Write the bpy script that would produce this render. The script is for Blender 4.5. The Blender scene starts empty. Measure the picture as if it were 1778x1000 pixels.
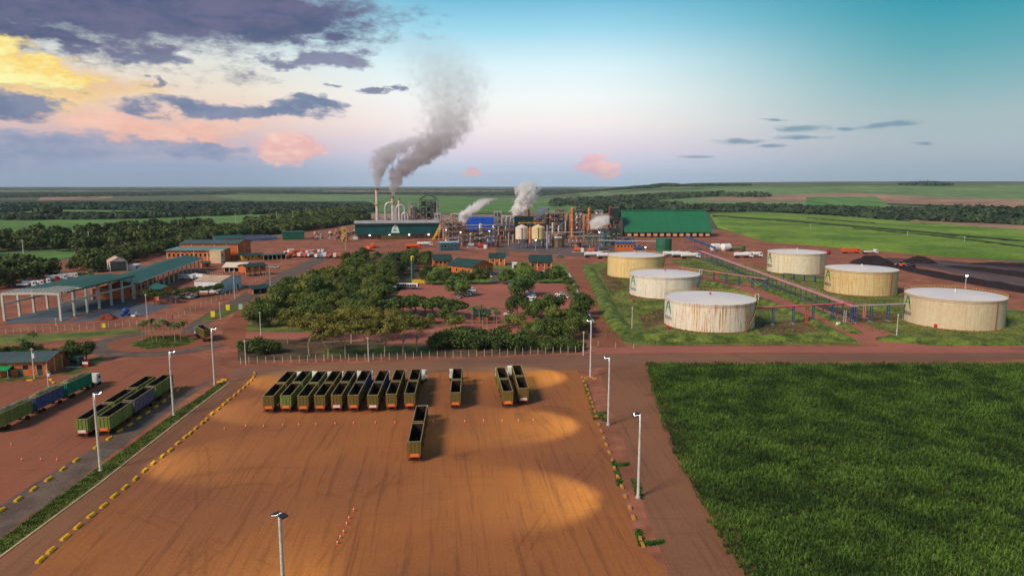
import bpy, bmesh, math, random
import numpy as np
from mathutils import Vector, Matrix
R = math.radians
random.seed(7)
rng = np.random.default_rng(7)
scene = bpy.context.scene
COL = scene.collection

# ------------------------------------------------------------ camera
CAM_H, PITCH, FPX = 56.0, R(8.5), 1185.0       # metres, radians, focal length in pixels of a 1778 px wide picture
cam = bpy.data.cameras.new('camera'); camo = bpy.data.objects.new('camera', cam); COL.objects.link(camo)
camo.location = (0, 0, CAM_H); camo.rotation_euler = (math.pi/2 - PITCH, 0, 0)
cam.sensor_width = 36; cam.lens = 36*FPX/1778.0; cam.clip_start = 0.5; cam.clip_end = 60000
scene.camera = camo
scene.view_settings.view_transform = 'Standard'; scene.view_settings.look = 'None'
scene.view_settings.gamma = 1; scene.view_settings.use_curve_mapping = False
scene.view_settings.exposure = 0.0
scene.cycles.use_denoising = True
scene.cycles.max_bounces = 10; scene.cycles.diffuse_bounces = 3; scene.cycles.glossy_bounces = 2
scene.cycles.transparent_max_bounces = 6; scene.cycles.volume_bounces = 10
scene.cycles.volume_step_rate = 1.0; scene.cycles.volume_max_steps = 192
scene.cycles.sample_clamp_indirect = 4

SUN_EL, SUN_AZ = R(38), R(228)                 # azimuth clockwise from +Y: behind the camera, to the left
def srgb(r, g, b):
    f = lambda c: (c/255/12.92) if c <= 10 else ((c/255+0.055)/1.055)**2.4
    return (f(r), f(g), f(b), 1)

class NT:
    """small helper for node trees"""
    def __init__(s, t): s.t = t; s.n = t.nodes; s.l = t.links
    def put(s, sock, v):
        if hasattr(v, 'is_linked') or isinstance(v, bpy.types.NodeSocket): s.l.new(v, sock)
        elif v is not None: sock.default_value = v
    def node(s, typ, **kw):
        n = s.n.new(typ)
        for k, v in kw.items(): setattr(n, k, v)
        return n
    def m(s, op, a, b=None, c=None, clamp=False):
        n = s.node('ShaderNodeMath', operation=op, use_clamp=clamp)
        for i, v in enumerate((a, b, c)):
            if v is not None: s.put(n.inputs[i], v)
        return n.outputs[0]
    def vm(s, op, a, b=None):
        n = s.node('ShaderNodeVectorMath', operation=op); s.put(n.inputs[0], a)
        if b is not None: s.put(n.inputs[1], b)
        return n.outputs['Value'] if op in ('LENGTH', 'DOT_PRODUCT', 'DISTANCE') else n.outputs[0]
    def mix(s, f, a, b, blend='MIX'):
        n = s.node('ShaderNodeMix', data_type='RGBA', blend_type=blend)
        s.put(n.inputs[0], f); s.put(n.inputs[6], a); s.put(n.inputs[7], b)
        return n.outputs[2]
    def ramp(s, f, stops, interp='LINEAR'):
        n = s.node('ShaderNodeValToRGB'); cr = n.color_ramp; cr.interpolation = interp
        while len(cr.elements) < len(stops): cr.elements.new(0.5)
        for e, (p, c) in zip(cr.elements, stops):
            e.position = p; e.color = c if hasattr(c, '__len__') else (c, c, c, 1)
        s.put(n.inputs[0], f); return n.outputs[0]
    def noise(s, vec, scale, detail=4, rough=0.55, dist=0):
        n = s.node('ShaderNodeTexNoise'); s.put(n.inputs['Vector'], vec)
        n.inputs['Scale'].default_value = scale; n.inputs['Detail'].default_value = detail
        n.inputs['Roughness'].default_value = rough; n.inputs['Distortion'].default_value = dist
        return n.outputs[0]
    def smooth(s, v, a, b):
        n = s.node('ShaderNodeMapRange', interpolation_type='SMOOTHSTEP')
        s.put(n.inputs[0], v); n.inputs[1].default_value = a; n.inputs[2].default_value = b
        return n.outputs[0]
    def comb(s, x, y, z):
        n = s.node('ShaderNodeCombineXYZ')
        for i, v in enumerate((x, y, z)): s.put(n.inputs[i], v)
        return n.outputs[0]
    def sep(s, v):
        n = s.node('ShaderNodeSeparateXYZ'); s.put(n.inputs[0], v); return n.outputs

# ------------------------------------------------------------ sky
def px_dir(px, py):
    dx, dy, dz = (px-889)/FPX, 1.0, (500-py)/FPX
    c, s = math.cos(PITCH), math.sin(PITCH)
    return dx, dy*c + dz*s, -dy*s + dz*c
def px_azel(px, py):
    x, y, z = px_dir(px, py)
    return math.degrees(math.atan2(x, y)), math.degrees(math.atan2(z, math.hypot(x, y)))

world = bpy.data.worlds.new('World'); scene.world = world; world.use_nodes = True
def build_sky():
    t = NT(world.node_tree); t.n.clear()
    d = t.node('ShaderNodeTexCoord').outputs['Generated']
    x, y, z = t.sep(t.vm('NORMALIZE', d))
    el = t.m('MULTIPLY', t.m('ARCSINE', z), 57.2958); az = t.m('MULTIPLY', t.m('ARCTAN2', x, y), 57.2958)
    stops = (0.0, 1.5, 3, 5, 7, 9.5, 12.2, 14.4, 22, 45)
    def grad(cols):
        return t.ramp(t.m('DIVIDE', el, 45.0), [(e/45, srgb(*c)) for e, c in zip(stops, cols)])
    ctr = grad([(176,202,232),(196,206,232),(230,216,230),(250,240,238),(246,250,248),(220,244,250),(158,216,236),(112,188,216),(78,136,168),(66,104,132)])
    rgt = grad([(138,164,190),(156,172,190),(166,180,190),(158,182,186),(128,176,182),(84,164,174),(34,150,166),(16,140,160),(44,108,138),(66,104,132)])
    lft = grad([(136,158,192),(146,164,196),(196,176,192),(236,196,180),(240,222,200),(226,228,220),(200,216,224),(172,196,214),(92,126,156),(66,104,132)])
    col = t.mix(t.smooth(az, -26, -4), lft, ctr); col = t.mix(t.smooth(az, 4, 32), col, rgt)
    pos = t.comb(x, y, t.m('MULTIPLY', z, 2.6))
    n1 = t.noise(pos, 9, 8, 0.64); n2 = t.noise(pos, 38, 7, 0.68); n3 = t.noise(t.comb(x, y, t.m('MULTIPLY', z, 7)), 5, 6, 0.6)
    nz = t.m('ADD', t.m('MULTIPLY', t.m('SUBTRACT', n1, 0.5), 2.6), t.m('MULTIPLY', t.m('SUBTRACT', n2, 0.5), 2.2))
    wv = t.node('ShaderNodeTexNoise'); t.put(wv.inputs['Vector'], t.comb(x, y, t.m('MULTIPLY', z, 2.0))); wv.inputs['Scale'].default_value = 11; wv.inputs['Detail'].default_value = 5; wv.inputs['Roughness'].default_value = 0.6
    wv2 = t.vm('MULTIPLY', t.vm('SUBTRACT', wv.outputs['Color'], (0.5, 0.5, 0.5)), (15, 3.6, 0))
    azel = t.vm('ADD', t.comb(az, el, 0), wv2)
    az0 = t.comb(az, el, 0); az1 = t.vm('ADD', az0, t.vm('MULTIPLY', wv2, (0.5, 0.3, 0)))
    def cloud(boxes, soft=0.25, k=0.5, bias=0.0, thin=False):
        acc = None
        for x0, y0, x1, y1 in boxes:                       # extents of each cloud in the view, turned into sky angles
            a0, e0 = px_azel((x0+x1)/2, (y0+y1)/2); aw = (px_azel(x1, (y0+y1)/2)[0]-px_azel(x0, (y0+y1)/2)[0])/2
            eh = (px_azel((x0+x1)/2, y0)[1]-px_azel((x0+x1)/2, y1)[1])/2
            v = t.vm('MULTIPLY', t.vm('SUBTRACT', az1 if thin else azel, (a0, e0, 0)), (1/aw, 1/eh, 0))
            r = t.vm('LENGTH', v)
            acc = r if acc is None else t.m('SMOOTH_MIN', acc, r, 0.25)
        v = t.m('ADD', t.m('SUBTRACT', 1+bias, acc), t.m('MULTIPLY', nz, k))
        return t.smooth(v, 0, soft)
    over = lambda c, mask, rgb, f=1.0: t.mix(t.m('MULTIPLY', mask, f), c, rgb)
    tone = t.smooth(t.m('ADD', n1, t.m('MULTIPLY', t.m('SUBTRACT', n2, 0.5), 0.6)), 0.35, 0.68)
    # warm bank, left: thin veil coloured by the low sun
    col = over(col, cloud([(-160,95,330,215)], 0.8, 0.25), t.mix(tone, srgb(232,178,124), srgb(252,214,140)), 0.92)
    col = over(col, cloud([(60,196,500,262)], 0.6, 0.35), t.mix(tone, srgb(238,176,160), srgb(252,200,176)), 0.9)
    col = over(col, cloud([(440,226,570,292)], 0.4, 0.6, 0.1, True), t.mix(tone, srgb(236,176,176), srgb(255,214,196)))
    col = over(col, cloud([(996,268,1088,312),(806,286,842,306)], 0.5, 0.7, 0.1, True), t.mix(tone, srgb(226,176,192), srgb(255,200,196)), 0.95)
    # grey-blue haze bank low on the left
    col = over(col, cloud([(-300,214,330,300),(150,238,470,280)], 0.45, 0.4), t.mix(tone, srgb(118,138,176), srgb(158,164,192)), 0.85)
    # slate clouds
    sl = t.mix(tone, srgb(92,112,150), srgb(124,134,164))
    col = over(col, cloud([(-200,164,150,208),(210,176,620,212),(430,168,610,204)], 0.5, 0.42), sl, 0.96)
    col = over(col, cloud([(50,56,150,106),(180,78,370,124),(440,86,634,128),(622,156,704,171),(130,84,250,104),(450,60,560,80)], 0.6, 0.6), t.mix(tone, srgb(100,108,140), srgb(134,134,164)), 0.92)
    col = over(col, cloud([(-900,-330,660,84),(-300,-70,700,64),(-260,30,160,70),(250,-10,670,70)], 0.7, 0.5, 0.4), t.mix(tone, srgb(76,86,120), srgb(104,102,132)))
    col = over(col, cloud([(234,126,268,152),(300,96,360,116),(560,146,600,156)], 0.6, 0.7, 0.1, True), srgb(112,118,148), 0.85)
    col = over(col, cloud([(-60,56,70,122),(0,92,140,136),(-40,104,180,150)], 0.5, 0.65, 0.12, True), t.mix(tone, srgb(252,206,96), srgb(255,248,168)))
    # thin dark streaks right
    col = over(col, cloud([(1222,240,1316,252),(1338,234,1458,245),(1350,215,1440,231),(1430,216,1504,226),(1474,210,1600,224),(1284,250,1370,259),(1560,246,1640,254),(1330,207,1384,213),(1160,266,1230,273)], 0.9, 0.35, 0.1, True), srgb(104,138,164), 0.85)
    # broken cloud cover over the rest of the dome
    gen = t.m('MULTIPLY', t.smooth(n3, 0.5, 0.66), t.smooth(el, 16, 26))
    col = over(col, gen, t.mix(tone, srgb(120,124,146), srgb(190,186,190)), 0.8)
    sky = t.node('ShaderNodeTexSky', sky_type='NISHITA', sun_disc=False, sun_elevation=SUN_EL, sun_rotation=SUN_AZ)
    bg1 = t.node('ShaderNodeBackground'); t.put(bg1.inputs[0], sky.outputs[0]); bg1.inputs[1].default_value = 0.008
    bg2 = t.node('ShaderNodeBackground'); t.put(bg2.inputs[0], col); bg2.inputs[1].default_value = 1.0
    ad = t.node('ShaderNodeAddShader'); t.l.new(bg1.outputs[0], ad.inputs[0]); t.l.new(bg2.outputs[0], ad.inputs[1])
    out = t.node('ShaderNodeOutputWorld'); t.l.new(ad.outputs[0], out.inputs[0])
build_sky()
world.cycles.sampling_method='MANUAL'; world.cycles.sample_map_resolution=256
sun = bpy.data.lights.new('sun', 'SUN'); sun.energy = 3.4; sun.angle = R(14); sun.color = (1.0, 0.83, 0.66)
suno = bpy.data.objects.new('sun', sun); COL.objects.link(suno)
sv = Vector((math.sin(SUN_AZ)*math.cos(SUN_EL), math.cos(SUN_AZ)*math.cos(SUN_EL), math.sin(SUN_EL)))
suno.rotation_euler = (-sv).to_track_quat('-Z', 'Y').to_euler()

# ------------------------------------------------------------ terrain and picture-to-ground survey
def sstep(a, b, v):
    t = min(1, max(0, (v-a)/(b-a))); return t*t*(3-2*t)
def terr(x, y):
    r = math.hypot(x, y)
    if r < 1000: return 0.0
    a = math.degrees(math.atan2(x, y))
    rise = 74*sstep(1500, 4000, r)*sstep(1, 16, a)*(1-sstep(60, 120, a))
    roll = 5*math.sin(x/520+1)*math.sin(y/830)*sstep(1400, 3000, r)*(1-sstep(5000, 9000, r))
    dip = -14*sstep(1000, 1250, r)*(1-sstep(1500, 2300, r))*sstep(4, 14, a)
    far = -34*sstep(4000, 6500, r)*sstep(1, 16, a)*(1-sstep(60, 120, a))
    return rise + roll + far + 34*sstep(8000, 15000, r)*(1-sstep(1, 16, a)*(1-sstep(60, 120, a)))
def P(px, py, z=0.0):
    """ground point seen at a pixel of the photograph (1778 x 1000)"""
    x, y, zz = px_dir(px, py)
    if zz >= -1e-5: zz = -1e-5
    t = (z-CAM_H)/zz
    if math.hypot(x, y)*t > 1000:
        t = 1000/math.hypot(x, y); st = 8.0
        while t < 17500:
            if CAM_H + zz*t <= terr(x*t, y*t): break
            t += st; st = max(8.0, t*0.006)
    return Vector((x*t, y*t, 0))
def gz(v): return Vector((v.x, v.y, terr(v.x, v.y)))
def hgt(p, py):
    """height above the ground at point p whose top is seen at row py"""
    d = math.hypot(0, p.y)
    x, y, z = px_dir(889, py)
    return CAM_H + z/y*p.y - terr(p.x, p.y)
def mpp(p): return (p.y*math.cos(PITCH) + CAM_H*math.sin(PITCH))/FPX      # metres per photograph pixel

# ------------------------------------------------------------ mesh builder
class MB:
    def __init__(s): s.v = []; s.f = []
    def add(s, vs, fs):
        o = len(s.v); s.v += [tuple(v) for v in vs]; s.f += [tuple(i+o for i in f) for f in fs]; return s
    def box(s, x0, x1, y0, y1, z0, z1):
        return s.add([(x0,y0,z0),(x1,y0,z0),(x1,y1,z0),(x0,y1,z0),(x0,y0,z1),(x1,y0,z1),(x1,y1,z1),(x0,y1,z1)],
                     [(3,2,1,0),(4,5,6,7),(0,1,5,4),(1,2,6,5),(2,3,7,6),(3,0,4,7)])
    def tube(s, a, b, r0, r1=None, n=8, caps=True):
        a = Vector(a); b = Vector(b); r1 = r0 if r1 is None else r1
        d = (b-a).normalized(); u = d.orthogonal().normalized(); w = d.cross(u)
        vs = []
        for p, r in ((a, r0), (b, r1)):
            for i in range(n):
                t = 2*math.pi*i/n; vs.append(p + u*(r*math.cos(t)) + w*(r*math.sin(t)))
        fs = [(i, (i+1) % n, n+(i+1) % n, n+i) for i in range(n)]
        if caps: fs += [tuple(range(n-1, -1, -1)), tuple(range(n, 2*n))]
        return s.add(vs, fs)
    def path(s, pts, r, n=8):
        for a, b in zip(pts, pts[1:]): s.tube(a, b, r, r, n)
        return s
    def lathe(s, prof, n=24, cx=0, cy=0, cap=True):
        vs = []; fs = []; k = len(prof)
        for r, z in prof:
            for i in range(n):
                t = 2*math.pi*i/n; vs.append((cx+r*math.cos(t), cy+r*math.sin(t), z))
        for j in range(k-1):
            for i in range(n): fs.append((j*n+i, j*n+(i+1) % n, (j+1)*n+(i+1) % n, (j+1)*n+i))
        if cap: fs += [tuple(range(n-1, -1, -1)), tuple(range((k-1)*n, k*n))]
        return s.add(vs, fs)
    def prism(s, prof, x0, x1, axis='x'):
        """profile of (a, z) pairs swept from x0 to x1"""
        n = len(prof); vs = []
        for xx in (x0, x1):
            for a, z in prof: vs.append((xx, a, z) if axis == 'x' else (a, xx, z))
        fs = [(i, (i+1) % n, n+(i+1) % n, n+i) for i in range(n)] + [tuple(range(n-1, -1, -1)), tuple(range(n, 2*n))]
        return s.add(vs, fs)
    def mesh(s, name, mat, smooth=False):
        me = bpy.data.meshes.new(name); me.from_pydata(s.v, [], s.f)
        if mat: me.materials.append(mat)
        bm = bmesh.new(); bm.from_mesh(me); bmesh.ops.recalc_face_normals(bm, faces=bm.faces); bm.to_mesh(me); bm.free()
        if smooth: shade(me)
        return me
    def build(s, name, mat, parent=None, smooth=False, loc=None):
        return link(name, s.mesh(name, mat, smooth), parent, loc)
def shade(me, ang=40):
    me.polygons.foreach_set('use_smooth', [True]*len(me.polygons))
    try: me.set_sharp_from_angle(angle=R(ang))
    except Exception: pass
def link(name, me, parent=None, loc=None):
    o = bpy.data.objects.new(name, me); COL.objects.link(o)
    if parent: o.parent = parent
    if loc is not None: o.location = loc
    return o
def tag(o, label=None, cat=None, group=None, kind=None):
    if label: o['label'] = label
    if cat: o['category'] = cat
    if group: o['group'] = group
    if kind: o['kind'] = kind
    return o
def thing(name, label, cat, loc=(0,0,0), rz=0.0, group=None, scale=1.0):
    o = bpy.data.objects.new(name, None); COL.objects.link(o); o.empty_display_size = 0.5
    o.location = loc; o.rotation_euler = (0, 0, rz); o.scale = (scale,)*3
    return tag(o, label, cat, group)
def dup(o, label=None, loc=None, rz=None, scale=None, parent=None, swap=None):
    c = o.copy(); COL.objects.link(c); c.parent = parent
    if label: c['label'] = label
    if loc is not None: c.location = loc
    if rz is not None: c.rotation_euler = (0, 0, rz)
    if scale is not None: c.scale = (scale,)*3 if not hasattr(scale, '__len__') else scale
    for ch in list(o.children): dup(ch, parent=c, swap=swap)
    if swap and o.type == 'MESH' and o.name.split('.')[0] in swap: c.data = swap[o.name.split('.')[0]]
    return c
ORD = ['first','second','third','fourth','fifth','sixth','seventh','eighth','ninth','tenth','eleventh','twelfth','thirteenth','fourteenth','fifteenth','sixteenth','seventeenth','eighteenth','nineteenth']
TENS = {2:'twenty',3:'thirty',4:'forty',5:'fifty',6:'sixty',7:'seventy',8:'eighty',9:'ninety'}
def nth(i):
    i += 1
    if i < 20: return ORD[i-1]
    t, u = divmod(i, 10)
    if t >= 10: return '%dth' % i
    return TENS[t][:-1]+'ieth' if u == 0 else TENS[t]+'-'+ORD[u-1]

# ------------------------------------------------------------ materials
MATS = {}
def mat(name, col, rough=0.8, var=0.18, scale=0.6, bump=0.0, metal=0.0, col2=None, stretch=None, detail=5, spec=None, emit=None, estr=0, rand=0.0, fine=None, bscale=None):
    if name in MATS: return MATS[name]
    m = bpy.data.materials.new(name); m.use_nodes = True; t = NT(m.node_tree)
    b = t.n['Principled BSDF']
    pos = t.node('ShaderNodeNewGeometry').outputs['Position']
    if stretch: pos = t.vm('MULTIPLY', pos, stretch)
    c1 = tuple(max(0, c*(1-var)) for c in col[:3])+(1,); c2 = (tuple(min(1, c*(1+var)) for c in col[:3])+(1,)) if col2 is None else tuple(col2[:3])+(1,)
    n = t.noise(pos, scale, detail, 0.6)
    c = t.mix(t.smooth(n, 0.32, 0.68), c1, c2)
    if fine:
        nf = t.noise(pos, fine, 3, 0.6); c = t.mix(1.0, c, t.ramp(nf, [(0.3, 0.72), (0.7, 1.25)]), 'MULTIPLY')
    if rand:
        oi = t.node('ShaderNodeObjectInfo').outputs['Random']
        c = t.mix(1.0, c, t.ramp(oi, [(0, (1-rand, 1-rand*0.8, 1-rand, 1)), (0.5, (1, 1, 1, 1)), (1, (1+rand*1.2, 1+rand*0.8, 1+rand*0.2, 1))]), 'MULTIPLY')
    t.put(b.inputs['Base Color'], c)
    b.inputs['Roughness'].default_value = rough; b.inputs['Metallic'].default_value = metal
    b.inputs['Specular IOR Level'].default_value = 0.3 if spec is None else spec
    if bump:
        bn = t.node('ShaderNodeBump'); bn.inputs['Strength'].default_value = bump; bn.inputs['Distance'].default_value = 0.25
        t.put(bn.inputs['Height'], t.noise(pos, bscale or scale*4, 4, 0.65)); t.put(b.inputs['Normal'], bn.outputs[0])
    if emit:
        b.inputs['Emission Color'].default_value = tuple(emit[:3])+(1,); b.inputs['Emission Strength'].default_value = estr
    MATS[name] = m
    return m
def sheet_mat(name, col, rough=0.55, pitch=1.0, axis='x', var=0.12, rust=0.0):
    """ribbed metal sheet in the object's own axes, with dirt"""
    if name in MATS: return MATS[name]
    m = mat(name, col, rough, var, 0.12); t = NT(m.node_tree); b = t.n['Principled BSDF']
    oc = t.node('ShaderNodeTexCoord').outputs['Object']; x, y, z = t.sep(oc)
    a = {'x': x, 'y': y, 'z': z}[axis]
    w = t.m('SINE', t.m('MULTIPLY', a, 2*math.pi/pitch))
    bn = t.node('ShaderNodeBump'); bn.inputs['Strength'].default_value = 0.5; bn.inputs['Distance'].default_value = 0.08
    t.put(bn.inputs['Height'], w); t.put(b.inputs['Normal'], bn.outputs[0])
    old = b.inputs['Base Color'].links[0].from_socket
    seam = t.smooth(t.m('ABSOLUTE', t.m('SUBTRACT', t.m('FRACT', t.m('DIVIDE', a, pitch*6)), 0.5)), 0.0, 0.06)
    c = t.mix(t.m('MULTIPLY', t.m('SUBTRACT', 1, seam), 0.25), old, (0.02, 0.02, 0.02, 1))
    st = t.noise(t.vm('MULTIPLY', oc, (0.5, 0.5, 0.05)), 0.9, 5, 0.65)
    c = t.mix(t.m('MULTIPLY', t.smooth(st, 0.5, 0.75), 0.3+rust), c, srgb(96, 62, 40) if rust else (col[0]*0.55, col[1]*0.55, col[2]*0.55, 1))
    t.put(b.inputs['Base Color'], c)
    return m

# ------------------------------------------------------------ setting: ground sheets
def struct(o): o['kind'] = 'structure'; return o
def resample(pts, n):
    d = [0]
    for a, b in zip(pts, pts[1:]): d.append(d[-1]+(b-a).length)
    out = []
    for i in range(n):
        s = d[-1]*i/(n-1); k = 0
        while k < len(d)-2 and d[k+1] < s: k += 1
        f = (s-d[k])/max(1e-6, d[k+1]-d[k]); out.append(pts[k].lerp(pts[k+1], min(1, f)))
    return out
def patch(name, top, bot, m, dz, nx=24, ny=6, kind='structure', zf=None):
    """sheet between a far edge and a near edge, both surveyed from the photograph, laid on the terrain"""
    A = resample([P(*p) for p in top], nx); B = resample([P(*p) for p in bot], nx)
    b = MB(); vs = []
    gj = random.Random(nx*7+len(name))
    for j in range(ny):
        for i in range(nx):
            v = A[i].lerp(B[i], j/(ny-1))+(Vector((gj.uniform(-.35, .35), gj.uniform(-.35, .35), 0)) if kind == 'structure' and dz < 0.1 else Vector((0, 0, 0))); h = terr(v.x, v.y)+dz
            if zf: h += zf(v.x, v.y, i/(nx-1), j/(ny-1))
            vs.append((v.x, v.y, h))
    fs = [(j*nx+i, j*nx+i+1, (j+1)*nx+i+1, (j+1)*nx+i) for j in range(ny-1) for i in range(nx-1)]
    o = MB().add(vs, fs).build(name, m, smooth=True); o['kind'] = kind
    return o
def poly(name, pts, m, dz, world=False, kind='structure'):
    """flat sheet; corners are pixels of the photograph (or ground points)"""
    ps = [Vector((p[0], p[1], 0)) if world else P(*p) for p in pts]
    gj = random.Random(len(name)+int(ps[0].x*10)); out = []
    for a, b in zip(ps, ps[1:]+ps[:1]):                  # worn, uneven edges
        n = max(1, min(40, int((b-a).length/3.0))); out += [a.lerp(b, i/n)+Vector((gj.uniform(-.35, .35), gj.uniform(-.35, .35), 0))*(1 if i else 0) for i in range(n)]
    ps = out
    o = MB().add([(p.x, p.y, dz) for p in ps], [tuple(range(len(ps)))]).build(name, m)
    if o.data.polygons[0].normal.z < 0: o.data.flip_normals()
    bm = bmesh.new(); bm.from_mesh(o.data); bmesh.ops.triangulate(bm, faces=bm.faces); bm.to_mesh(o.data); bm.free()
    o['kind'] = kind
    return o

earth = mat('red_earth', srgb(150,92,70), 0.95, 0.26, 0.05, bump=0.3, bscale=0.8, fine=0.25)
def yard_mat(name, c1, c2, c3, ang, arcs=()):
    m = bpy.data.materials.new(name); m.use_nodes = True; t = NT(m.node_tree); b = t.n['Principled BSDF']
    pos = t.node('ShaderNodeNewGeometry').outputs['Position']
    mp = t.node('ShaderNodeMapping'); t.put(mp.inputs[0], pos); mp.inputs['Rotation'].default_value = (0, 0, ang)
    rp = mp.outputs[0]
    big = t.noise(pos, 0.022, 5, 0.55)
    st = t.noise(t.vm('MULTIPLY', rp, (0.75, 0.035, 1)), 1.0, 6, 0.62, 0.4)
    st2 = t.noise(t.vm('MULTIPLY', rp, (2.2, 0.05, 1)), 1.0, 3, 0.5)
    cr = t.noise(t.vm('MULTIPLY', pos, (0.05, 0.6, 1)), 1.0, 4, 0.6, 1.0)
    fn = t.noise(pos, 2.2, 4, 0.7)
    c = t.mix(t.smooth(big, 0.36, 0.66), c1, c2)
    c = t.mix(t.m('MULTIPLY', t.smooth(st, 0.5, 0.72), 0.6), c, c3)
    c = t.mix(t.m('MULTIPLY', t.smooth(st2, 0.56, 0.7), 0.22), c, tuple(v*0.5 for v in c3[:3])+(1,))
    c = t.mix(t.m('MULTIPLY', t.smooth(cr, 0.58, 0.74), 0.35), c, tuple(v*0.6 for v in c1[:3])+(1,))
    ruts = None
    for cx, cy, r0 in arcs:                               # curved wheel ruts: pairs of arcs of large circles
        q = t.vm('DISTANCE', t.vm('MULTIPLY', pos, (1, 1, 0)), (cx, cy, 0))
        q = t.m('ABSOLUTE', t.m('SUBTRACT', t.m('ABSOLUTE', t.m('SUBTRACT', t.m('ADD', q, t.m('MULTIPLY', big, 6)), r0)), 1.0))
        s_ = t.m('SUBTRACT', 1, t.smooth(q, 0.12, 0.5)); ruts = s_ if ruts is None else t.m('MAXIMUM', ruts, s_)
    if ruts is not None: c = t.mix(t.m('MULTIPLY', t.m('MULTIPLY', ruts, t.smooth(t.noise(pos, 0.09, 3, 0.6), 0.42, 0.62)), 0.34), c, tuple(v*0.42 for v in c1[:3])+(1,))
    dk = t.noise(pos, 0.05, 4, 0.6, 0.8); c = t.mix(t.m('MULTIPLY', t.smooth(dk, 0.56, 0.72), 0.45), c, tuple(v*0.45 for v in c2[:3])+(1,))
    c = t.mix(1.0, c, t.ramp(fn, [(0.3, 0.84), (0.7, 1.13)]), 'MULTIPLY')
    t.put(b.inputs['Base Color'], c); b.inputs['Roughness'].default_value = 0.93; b.inputs['Specular IOR Level'].default_value = 0.15
    bn = t.node('ShaderNodeBump'); bn.inputs['Strength'].default_value = 0.35; bn.inputs['Distance'].default_value = 0.2
    t.put(bn.inputs['Height'], t.m('ADD', st, t.m('MULTIPLY', fn, 0.6))); t.put(b.inputs['Normal'], bn.outputs[0])
    MATS[name] = m
    return m
yard = yard_mat('yard_sand', srgb(166,104,60), srgb(146,92,64), srgb(114,72,52), R(-6), [(-300,150,262),(190,40,200),(-420,-40,400),(240,240,250),(-140,-40,172),(420,60,452)])
dirt = yard_mat('packed_red_dirt', srgb(156,96,72), srgb(140,86,66), srgb(126,82,68), R(-4))
roadm = yard_mat('dirt_road', srgb(144,100,74), srgb(126,86,66), srgb(106,74,60), R(-3))
crossm = yard_mat('dirt_road_cross', srgb(142,102,80), srgb(124,90,76), srgb(106,80,70), R(88))
pinkd = yard_mat('pink_gravel', srgb(176,108,92), srgb(160,98,86), srgb(146,92,84), R(80))
asph = mat('asphalt', srgb(104,87,78), 0.9, 0.25, 0.2, fine=2.0, bump=0.1)
lawn = mat('lawn', srgb(74,92,38), 0.95, 0.35, 0.25, bump=0.5, bscale=2.5, col2=srgb(112,118,54), fine=1.2)
rough_grass = mat('rough_grass', srgb(84,104,44), 0.95, 0.3, 0.08, bump=0.5, bscale=1.5, col2=srgb(128,132,66), fine=0.8)
litter = mat('leaf_litter', srgb(72,66,44), 0.95, 0.3, 0.12, col2=srgb(112,86,64), fine=0.8)
farland = mat('far_land', srgb(74,92,66), 0.95, 0.3, 0.002, col2=srgb(110,112,84))
fieldg = mat('green_field', srgb(84,122,58), 0.95, 0.14, 0.006, col2=srgb(104,140,70), fine=0.05)
fieldg2 = mat('pale_green_field', srgb(98,128,78), 0.95, 0.14, 0.004, col2=srgb(118,144,92), fine=0.03)
fieldt = mat('bare_field', srgb(150,118,100), 0.95, 0.14, 0.006, col2=srgb(170,136,112), fine=0.03)
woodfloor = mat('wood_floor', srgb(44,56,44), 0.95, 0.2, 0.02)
cane_far = mat('cane_far', srgb(94,130,38), 0.9, 0.2, 0.012, col2=srgb(130,156,54), fine=0.35, bump=1.0, bscale=0.3)

def ground():
    b = MB(); rs = [0, 60, 150, 300, 500, 700, 900, 1000, 1150, 1300, 1450, 1600, 1800, 2000, 2250, 2500, 2800, 3100, 3500, 4000, 4500, 5000, 5600, 6300, 7000, 8000, 9500, 11500, 13500, 15500, 18000]
    na = 144; vs = [(0, 0, -0.06)]
    for r in rs[1:]:
        for i in range(na):
            a = 2*math.pi*i/na; x, y = r*math.sin(a), r*math.cos(a); vs.append((x, y, terr(x, y)-(0.06 if r < 900 else 0.3)))
    fs = [(0, 1+(i+1) % na, 1+i) for i in range(na)]
    for j in range(len(rs)-2):
        for i in range(na):
            fs.append((1+j*na+i, 1+j*na+(i+1) % na, 1+(j+1)*na+(i+1) % na, 1+(j+1)*na+i))
    struct(b.add(vs, fs).build('ground', farland, smooth=True))
ground()
patch('site_earth', [(-500,500),(0,470),(150,446),(330,405),(480,385),(600,372),(1000,374),(1080,378),(1240,398),(1500,434),(1800,458),(2300,490)],
      [(-1500,1500),(-400,1500),(889,1500),(2300,1500),(3400,1500)], earth, 0.0, nx=40, ny=10)

# far fields, far to near
patch('field', [(560,331),(740,330),(900,331)], [(560,337),(740,337),(900,336)], fieldt, 0.6, 12, 3)
patch('field', [(360,340),(650,338),(1000,343)], [(420,349),(650,352),(1000,372)], fieldg2, 0.6, 20, 6)
patch('field', [(650,344),(800,341),(985,352)], [(640,371),(800,372),(985,374)], fieldg, 1.2, 20, 6)
patch('field', [(72,340),(190,337),(196,340)], [(66,349),(150,348),(196,345)], fieldt, 0.9, 10, 3)
patch('field', [(6,375),(70,364),(276,366)], [(6,377),(120,377),(276,373)], fieldg, 0.5, 14, 3)
patch('field', [(-260,386),(0,381),(520,370)], [(-260,412),(0,409),(520,392)], fieldg, 0.5, 24, 5)
patch('field', [(-200,440),(0,440),(132,434)], [(-200,470),(0,464),(132,446)], fieldg, 0.06, 10, 4)
patch('field', [(560,374),(640,368),(760,367),(1060,369)], [(520,396),(640,392),(760,388),(1060,384)], fieldt, 0.05, 20, 4)
patch('field', [(985,333),(1180,325),(1500,320)], [(1040,349),(1200,344),(1560,332)], fieldg2, 0.8, 24, 5)
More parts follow.
